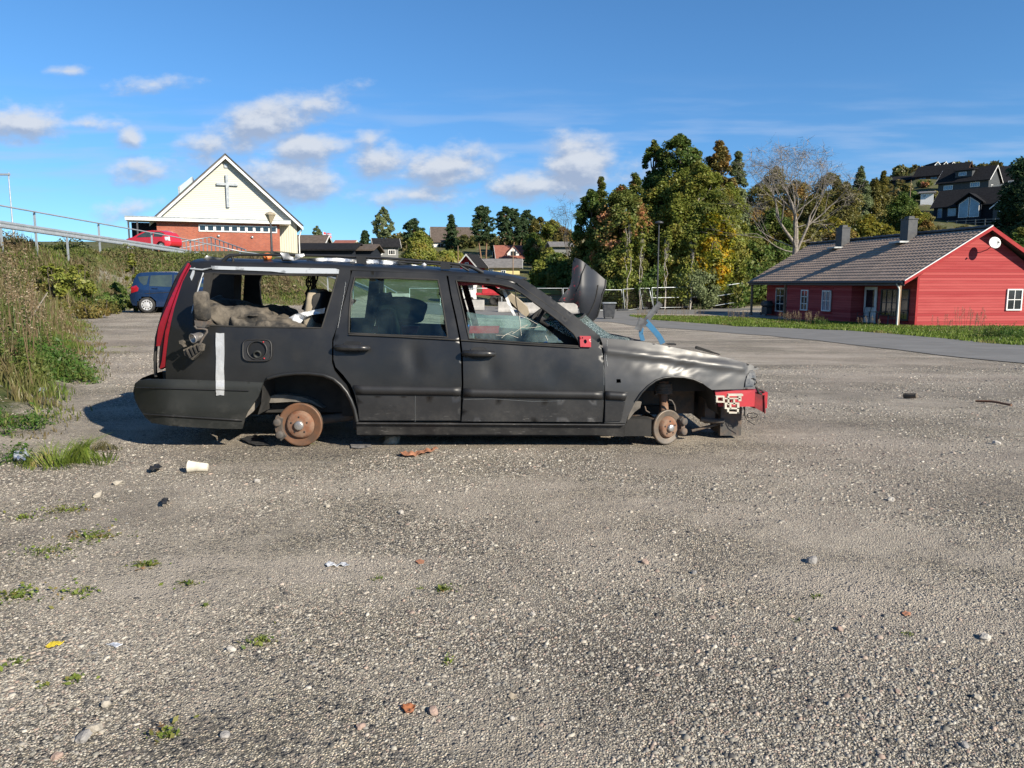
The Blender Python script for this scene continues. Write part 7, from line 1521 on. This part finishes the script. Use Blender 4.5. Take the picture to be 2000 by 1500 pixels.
def truck(label, px, Y, L, Hh, col, name='parked_truck', cat='truck'):
    a = P(px, 600, Y); g0 = float(gz(a[0], Y)); t = thing(name, label, cat, (a[0], Y, g0))
    m = MB(); m.box((0,0,1.15), (L,2.0,.25)); m.box((L*.1,0,1.15+Hh/2), (L*.75,2.1,Hh)); m.build('body', col, t, bevel=.05)
    m = MB(); m.add([(-L/2-1.3,-1,.6),(-L/2+.1,-1,.6),(-L/2+.1,-1,2.4),(-L/2-.9,-1,2.4),(-L/2-1.3,-1,1.6),(-L/2-1.3,1,.6),(-L/2+.1,1,.6),(-L/2+.1,1,2.4),(-L/2-.9,1,2.4),(-L/2-1.3,1,1.6)], [(0,1,2,3,4),(5,9,8,7,6),(0,5,6,1),(1,6,7,2),(2,7,8,3),(3,8,9,4),(4,9,5,0)]); cb_ = m.build('cab', M['white'], t, bevel=.05)
    m = MB(); m.obox((-L/2-1.0,-1.02,1.6),(.8,0,0),(0,.01,0),(0,0,.6)); m.build('window', M['window'], cb_)
    for x in (-L/2-.6, L*.12, L*.36):
        m = MB(); m.lathe((x, -.95, .48), (0,-1,0), [(0,.01),(0,.48),(.25,.48),(.25,.26),(.2,.25),(.2,.01)], 18); m.build('wheel', M['inner_dark'], t)
truck('red tipper truck parked beyond the fence, seen through the front door window', 958, 78, 3.0, 1.2, pm('truck_red', (.50,.03,.04), None, 3, .4))
truck('small pale green box van beyond the fence left of the red truck', 912, 80, 1.6, 1.5, pm('van_green', (.35,.5,.42), None, 3, .5), 'parked_van', 'van')
# ------------------------------------------------------------------ parked cars
M['bluepaint'] = pm('blue_car_paint', (.010,.030,.085), (.012,.034,.095), 3, .22, coat=.8, metal=.2)
M['redcar'] = pm('red_car_paint', (.50,.02,.03), (.46,.02,.03), 3, .25, coat=.8)
M['tyre'] = pm('tyre_rubber', (.02,.02,.021), (.035,.035,.035), 8, .8)
M['rim'] = pm('silver_hubcap', (.62,.63,.64), (.5,.5,.52), 8, .35, metal=.35)
M['lampred'] = pm('red_lamp_glass', (.45,.01,.02), (.35,.01,.02), 8, .12, coat=1)
M['carglass'] = pm('dark_car_glass', (.035,.05,.05), (.05,.07,.06), 2, .05, r2=.07, spec=1)
def small_car(label, loc, rz, body, paint, winpoly, wheels, wr=.31, W_=1.70, lights=None, side_extra=None):
    """body: side outline (x,z); the car points along +x; its near side is at y=-W/2"""
    t = thing('parked_car', label, 'car', loc, rz); zb = .85; zt = max(z for _, z in body)
    def yo(x, z):
        o = max(0, (z - zb) / (zt - zb)) ** 1.3 * .22 + max(0, (.45 - z) / .3) * .03; xs_ = [p_[0] for p_ in body]; a, b = min(xs_), max(xs_)
        for q in ((x - a), (b - x)): o += max(0, 1 - q / .55) ** 2 * .22
        return o
    arches = [[(wx + (wr + .06) * math.cos(a), .31 + (wr + .06) * math.sin(a)) for a in np.linspace(0, 2*PI, 26, endpoint=False)] for wx in wheels]
    for s_ in (1, -1):
        V2, T2 = cdt(body, [], .09)
        cc = V2[T2].mean(1); keepm = np.ones(len(T2), bool)
        for wx in wheels: keepm &= np.hypot(cc[:, 0] - wx, cc[:, 1] - .31) > wr + .05
        T2 = T2[keepm]; V = np.array([(x, -s_ * (W_/2 - yo(x, z)), z) for x, z in V2]); mesh_np('body_side', V, [tuple(int(i) for i in q) for q in T2], paint, t, True)
    L = dens(body, .12); n = len(L); K_ = 7; V = []
    for k in range(K_):
        f = k / (K_-1) * 2 - 1
        for x, z in L: V.append((x + 0, f * (W_/2 - yo(x, z)), z + (.03 * (1 - f*f) if z > 1.2 else 0)))
    Fs = [(k*n+i, k*n+(i+1) % n, (k+1)*n+(i+1) % n, (k+1)*n+i) for k in range(K_-1) for i in range(n)]; mesh_np('body', V, Fs, paint, t, True)
    for j, wp in enumerate(winpoly):
        for s_ in (1, -1): panel('side_window', wp, [], lambda x, z: np.array((x, -s_ * (W_/2 - yo(x, z) + .008), z)), (0, s_ * .006, 0), M['carglass'], t, .15, world=False)
    for wx in wheels:
        for s_ in (1, -1):
            w0 = MB(); y0_ = -s_ * (W_/2 - .22); w0.lathe((wx, y0_, .31), (0, -s_, 0), [(0, .05), (0, wr*.93), (.03, wr), (.17, wr), (.195, wr*.93), (.19, wr*.68)], 30); wo_ = w0.build('wheel', M['tyre'], t)
            w1 = MB(); w1.lathe((wx, y0_, .31), (0, -s_, 0), [(.16, wr*.70), (.19, wr*.68), (.175, wr*.60), (.185, wr*.3), (.20, wr*.12), (.20, .001)], 28); rm_ = w1.build('rim', M['rim'], wo_)
            w2 = MB()
            for k in range(10):
                an = k * 2 * PI / 10; w2.lathe((wx + math.cos(an) * wr*.5, y0_ - s_ * .182, .31 + math.sin(an) * wr*.5), (0, -s_, 0), [(0, .026), (.006, .026), (.006, .001)], 8)
            w2.build('vent_hole', M['inner_dark'], rm_)
            w3 = MB(); w3.lathe((wx, y0_ + s_ * .02, .31), (0, -s_, 0), [(0, .001), (0, wr + .07), (.14, wr + .07)], 24); w3.build('wheel_arch', M['inner_dark'], t)
    m = MB(); m.box(((body[0][0] + wheels[1]) / 2 + .3, 0, .30), (abs(wheels[1] - wheels[0]) + 1.0, W_ - .5, .2)); m.build('underbody', M['inner_dark'], t)
    for nm, poly, mt in (lights or []):
        for s_ in (1, -1): panel(nm, poly, [], lambda x, z: np.array((x, -s_ * (W_/2 - yo(x, z) + .012), z)), (0, s_ * .02, 0), M[mt], t, .08, world=False)
    if side_extra: side_extra(t, yo, W_)
    return t
bbody = [(-1.72,.30),(-1.80,.45),(-1.83,.62),(-1.76,.85),(-1.74,1.02),(-1.62,1.30),(-1.52,1.50),(-1.40,1.57),(-1.0,1.60),(-.2,1.61),(.45,1.56),(.85,1.40),(1.35,1.12),(1.75,.95),(1.98,.78),(2.05,.60),(2.03,.40),(1.95,.26),(-1.2,.24)]
bw = [[(-1.46,1.42),(-1.05,1.46),(-1.12,1.12),(-1.22,1.08),(-1.38,1.22)], [(-.98,1.47),(-.18,1.50),(-.18,1.02),(-1.02,1.06)], [(-.10,1.50),(.45,1.45),(1.05,1.12),(1.0,1.02),(-.10,1.02)]]
def bx_(t, yo, W_):
    m = MB(); m.tube([(-.92, -(W_/2 - yo(-.9,.95) + .02), .97), (-.70, -(W_/2 - yo(-.7,.95) + .035), .965)], .018, 6); m.build('handle', M['bluepaint'], t)
    m = MB()
    for x in (-1.02, -.14): m.tube([(x, -(W_/2 - yo(x, z) + .003), z) for z in (.35,.6,.8,.95,1.2,1.45)], .005, 4)
    m.tube([(x, -(W_/2 - yo(x, .80) + .004), .80 + .07 * (x + .5)) for x in (-1.2,-.5,.3,1.0,1.5)], .010, 5); m.build('door_seam', M['inner_dark'], t)
    m = MB(); m.obox((-1.86,-.6,.62),(.02,0,0),(0,1.2,0),(0,0,.12)); m.obox((-1.80,-.5,.92),(.02,0,.0),(0,1.0,0),(.12,0,.45)); m.build('rear_window', M['carglass'], t)
bl = P(291, 604, 30.6)
small_car('dark blue hatchback with silver hubcaps parked below the bank', (bl[0] + 1.13 + .0, 31.2, float(gz(bl[0], 31)) + .005), rad(9), bbody, M['bluepaint'], bw, (-1.16, 1.42), .31, 1.74, [('tail_light', [(-1.75,1.02),(-1.74,.78),(-1.45,.86),(-1.42,.98),(-1.52,1.08)], 'lampred'), ('headlight', [(1.5,.98),(1.95,.78),(1.9,.70),(1.5,.84)], 'rim')], bx_)
rbody = [(-1.80,.35),(-1.88,.55),(-1.86,.78),(-1.70,.98),(-1.45,1.30),(-1.15,1.42),(-.4,1.46),(.2,1.42),(.70,1.20),(1.05,1.0),(1.65,.86),(1.88,.68),(1.90,.42),(1.8,.28),(-1.3,.26)]
rw_ = [[(-1.42,1.22),(-1.05,1.34),(-.62,1.36),(-.62,1.0),(-1.30,.98)], [(-.54,1.36),(.12,1.34),(.62,1.12),(.80,.96),(-.54,.98)]]
rp_ = P(300, 470, 56)
small_car('bright red hatchback on the ramp behind the guard rail', (rp_[0], 56, P(300, 491, 56)[2]), PI - rad(12), rbody, M['redcar'], rw_, (-1.18, 1.22), .30, 1.66, [('tail_light', [(-1.8,.98),(-1.84,.70),(-1.55,.74),(-1.5,.98)], 'rim')])
# ------------------------------------------------------------------ small litter
t = thing('plastic_cup', 'dirty pale plastic cup lying on its side left of the brakes', 'cup', G(386, 921) + (0, 0, .036)); c0 = np.array((-.055, -.01, 0))
m = MB(); m.lathe(c0, (1, .12, -.08), [(0,.034),(.0,.040),(.004,.041),(.008,.037),(.06,.031),(.118,.026),(.122,.022),(.120,.001)], 24); m.lathe(c0, (1,.12,-.08), [(0,.034),(.06,.028),(.115,.022),(.115,.001)], 24); m.build('cup', M['whiteplastic'], t)
def flat_bit(name, label, cat, poly, mat, lift=.02, amp=.02, seed=0, sp=6, th=.003):
    c = G(sum(p_[0] for p_ in poly) / len(poly), sum(p_[1] for p_ in poly) / len(poly)); t = thing(name, label, cat, c)
    def mp(x, y): g = G(x, y, 60); g = g.copy(); g[2] += lift + amp * (mnoise.noise(Vector((x * .13, y * .25, seed))) + .3); return g
    panel('sheet', poly, [], mp, (0, 0, -th), mat, t, sp); return t
orangep = pm('faded_orange_plastic', (.40,.18,.10), (.30,.14,.08), 20, .6)
flat_bit('plastic_strip', 'orange torn plastic strip lying in front of the car sill', 'plastic strip', [(781,889),(792,887),(810,887),(830,883),(848,880),(856,882),(840,886),(815,893),(795,894),(785,893)], orangep, .015, .02, 1, 4)
bp2 = pm('black_rag', (.015,.015,.018), (.03,.03,.03), 10, .6, bump=.01)
flat_bit('plastic_scrap', 'black crumpled scrap left of the plastic cup', 'scrap', [(289,924),(296,917),(310,915),(318,919),(312,925),(298,927)], bp2, .02, .03, 2, 3)
flat_bit('plastic_scrap', 'small black lump on the gravel below the black scrap', 'scrap', [(314,988),(318,982),(328,981),(331,987),(326,993),(317,993)], bp2, .02, .03, 3, 2.5)
flat_bit('rubber_mat', 'dark rubber mat half under the car behind the rear brake', 'mat', [(468,860),(500,852),(515,862),(528,872),(500,873),(478,866)], bp2, .012, .012, 4, 5)
flat_bit('slate_sheet', 'flat grey sheet on the gravel at the edge of the sill shadow', 'sheet', [(684,868),(700,864),(724,866),(726,874),(700,878),(686,876)], M['grey_roof'], .008, .006, 5, 5)
wr = pm('shiny_wrapper_foil', (.65,.67,.72), (.15,.20,.35), 30, .25, metal=.5, lo=.5, hi=.6)
flat_bit('foil_wrapper', 'crumpled silver and blue foil wrapper at the left edge', 'wrapper', [(26,898),(34,892),(48,890),(58,896),(61,902),(50,910),(36,912),(28,906)], wr, .03, .05, 6, 3)
flat_bit('foil_wrapper', 'small bluish wrapper in the weeds near the bank', 'wrapper', [(75,768),(85,766),(94,770),(88,775),(78,774)], wr, .05, .03, 7, 3)
flat_bit('paper_scrap', 'thin white paper shred on the middle gravel', 'paper scrap', [(634,1104),(650,1102),(684,1103),(682,1108),(660,1107),(640,1109)], M['foil'], .006, .012, 8, 3)
flat_bit('paper_scrap', 'small white flake left of the middle grass rosette', 'paper scrap', [(206,1259),(222,1257),(240,1261),(226,1266)], M['foil'], .004, .006, 9, 4)
flat_bit('yellow_leaf', 'bright yellow curled leaf strip on the left gravel', 'leaf', [(88,1267),(98,1259),(112,1256),(126,1258),(112,1263),(100,1265),(92,1270)], pm('yellow_leaf', (.60,.46,.03), None, 20, .7), .005, .008, 10, 3)
flat_bit('brown_leaf', 'rusty orange curled leaf near the bottom middle', 'leaf', [(783,1384),(796,1378),(812,1382),(808,1392),(794,1397)], pm('rusty_leaf', (.36,.13,.05), (.25,.1,.05), 20, .7), .004, .010, 11, 3)
for i, (px, py, lab) in enumerate(((1000,1362,'pale brown leaf low in the middle'),(1770,1200,'orange flake in the right gravel'),(820,1098,'pinkish flat flake on the middle gravel'))):
    flat_bit('leaf_flake', lab, 'leaf', [(px-9,py),(px-2,py-4),(px+9,py-2),(px+8,py+3),(px-3,py+4)], orangep if i else M['beige'], .004, .006, 20 + i, 3)
m = MB(); g0 = G(1940, 790); m.tube([G(1905,787) + (0,0,.02), G(1940,790) + (0,0,.03), G(1975,795) + (0,0,.02)], .012, 5); tag(m.build('rusty_rod', M['rust']), 'thin rusty rod lying on the gravel at right', 'rod')
m = MB(); m.tube([G(1765,778) + (0,0,.03), G(1790,780) + (0,0,.04)], .03, 6); tag(m.build('dark_stick', M['bark']), 'short dark stick on the gravel left of the rod', 'stick')
m = MB(); m.tube([G(62,668) + (0,0,.35), G(98,640) + (0,0,.75)], .012, 5); tag(m.build('dry_stick', M['beige']), 'pale dry stick leaning in the weeds on the bank', 'stick')
# notable stones
def rock(label, px, py, s_, mat, seed, name='stone'):
    g = G(px, py); r = random.Random(seed); bm = bmesh.new(); bmesh.ops.create_icosphere(bm, subdivisions=2, radius=1)
    for v in bm.verts:
        q = mnoise.noise(v.co * 1.3 + Vector((seed * 3.1, 0, 0))); v.co *= .85 + .45 * q; v.co = Vector([math.copysign(min(abs(c), .72), c) for c in v.co]); v.co.x *= s_ * 1.25; v.co.y *= s_; v.co.z *= s_ * .75
    me = bpy.data.meshes.new(name); bm.to_mesh(me); bm.free(); me.materials.append(mat); o = link(name, me); o.location = (g[0], g[1], g[2] + s_ * .28); o.rotation_euler = (r.random() * .4, r.random() * .4, r.random() * 6); return tag(o, label, 'stone')
sp1 = pm('pale_stone', (.38,.34,.28), (.26,.235,.195), 14, .9, bump=.01, bscale=30); sp2 = pm('grey_stone', (.22,.21,.20), (.33,.31,.29), 16, .9, bump=.01, bscale=30); sp3 = pm('pink_stone', (.33,.235,.19), (.26,.20,.165), 14, .9, bump=.01, bscale=30); spw = pm('white_stone', (.43,.40,.355), (.32,.30,.27), 14, .85, bump=.01, bscale=30)
rock('pale yellowish rock jammed under the car sill', 765, 864, .075, sp1, 1, 'rock')
for i, (px, py, s_, mt, lab) in enumerate(((230,946,.030,sp1,'pale stone below the black scrap'),(1260,1100,.018,sp3,'pinkish stone right of the picture middle'),(1584,1098,.028,sp2,'dark edged grey stone in the right gravel'),(1740,978,.022,spw,'white stone in the upper right gravel'),
  (1924,1248,.020,spw,'white angular stone near the right edge'),(1355,1120,.014,sp2,'small grey stone left of the dark edged one'),(1040,1201,.012,spw,'small white stone in the middle'),(452,1271,.016,spw,'white stone beside the grass rosette'),(208,1378,.018,sp1,'pale rounded stone near the bottom left'),
  (182,1428,.024,sp1,'larger flat stone of the pair at the bottom left'),(163,1444,.022,sp2,'grey slab stone of the pair at the bottom left'),(112,1480,.016,sp3,'pink stone at the bottom left corner'),(440,1438,.014,sp2,'dark stone near the bottom, right of the sprig'),(1908,1364,.013,sp1,'small pale stone at the lower right'),
  (1752,1352,.012,sp3,'orange pink stone at the lower right'),(1885,1458,.012,sp2,'bluish grey stone at the bottom right'),(1640,1230,.014,sp3,'pink stone in the right gravel'),(1946,868,.030,spw,'white stone far right on the gravel'),(705,1421,.014,sp3,'pink chip low left of the rusty leaf'),(845,1392,.018,sp3,'flat pink stone beside the rusty leaf'),
  (502,942,.022,spw,'white stone right of the plastic cup'),(783,1002,.018,spw,'pale stone in the gravel below the orange strip'),(1000,1405,.010,spw,'small bright chip at the bottom middle'),(190,970,.03,sp1,'flat pale stone above the low weeds'),(640,990,.016,sp1,'pale pebble left of centre')) ):
    rock(lab, px, py, s_, mt, 10 + i)
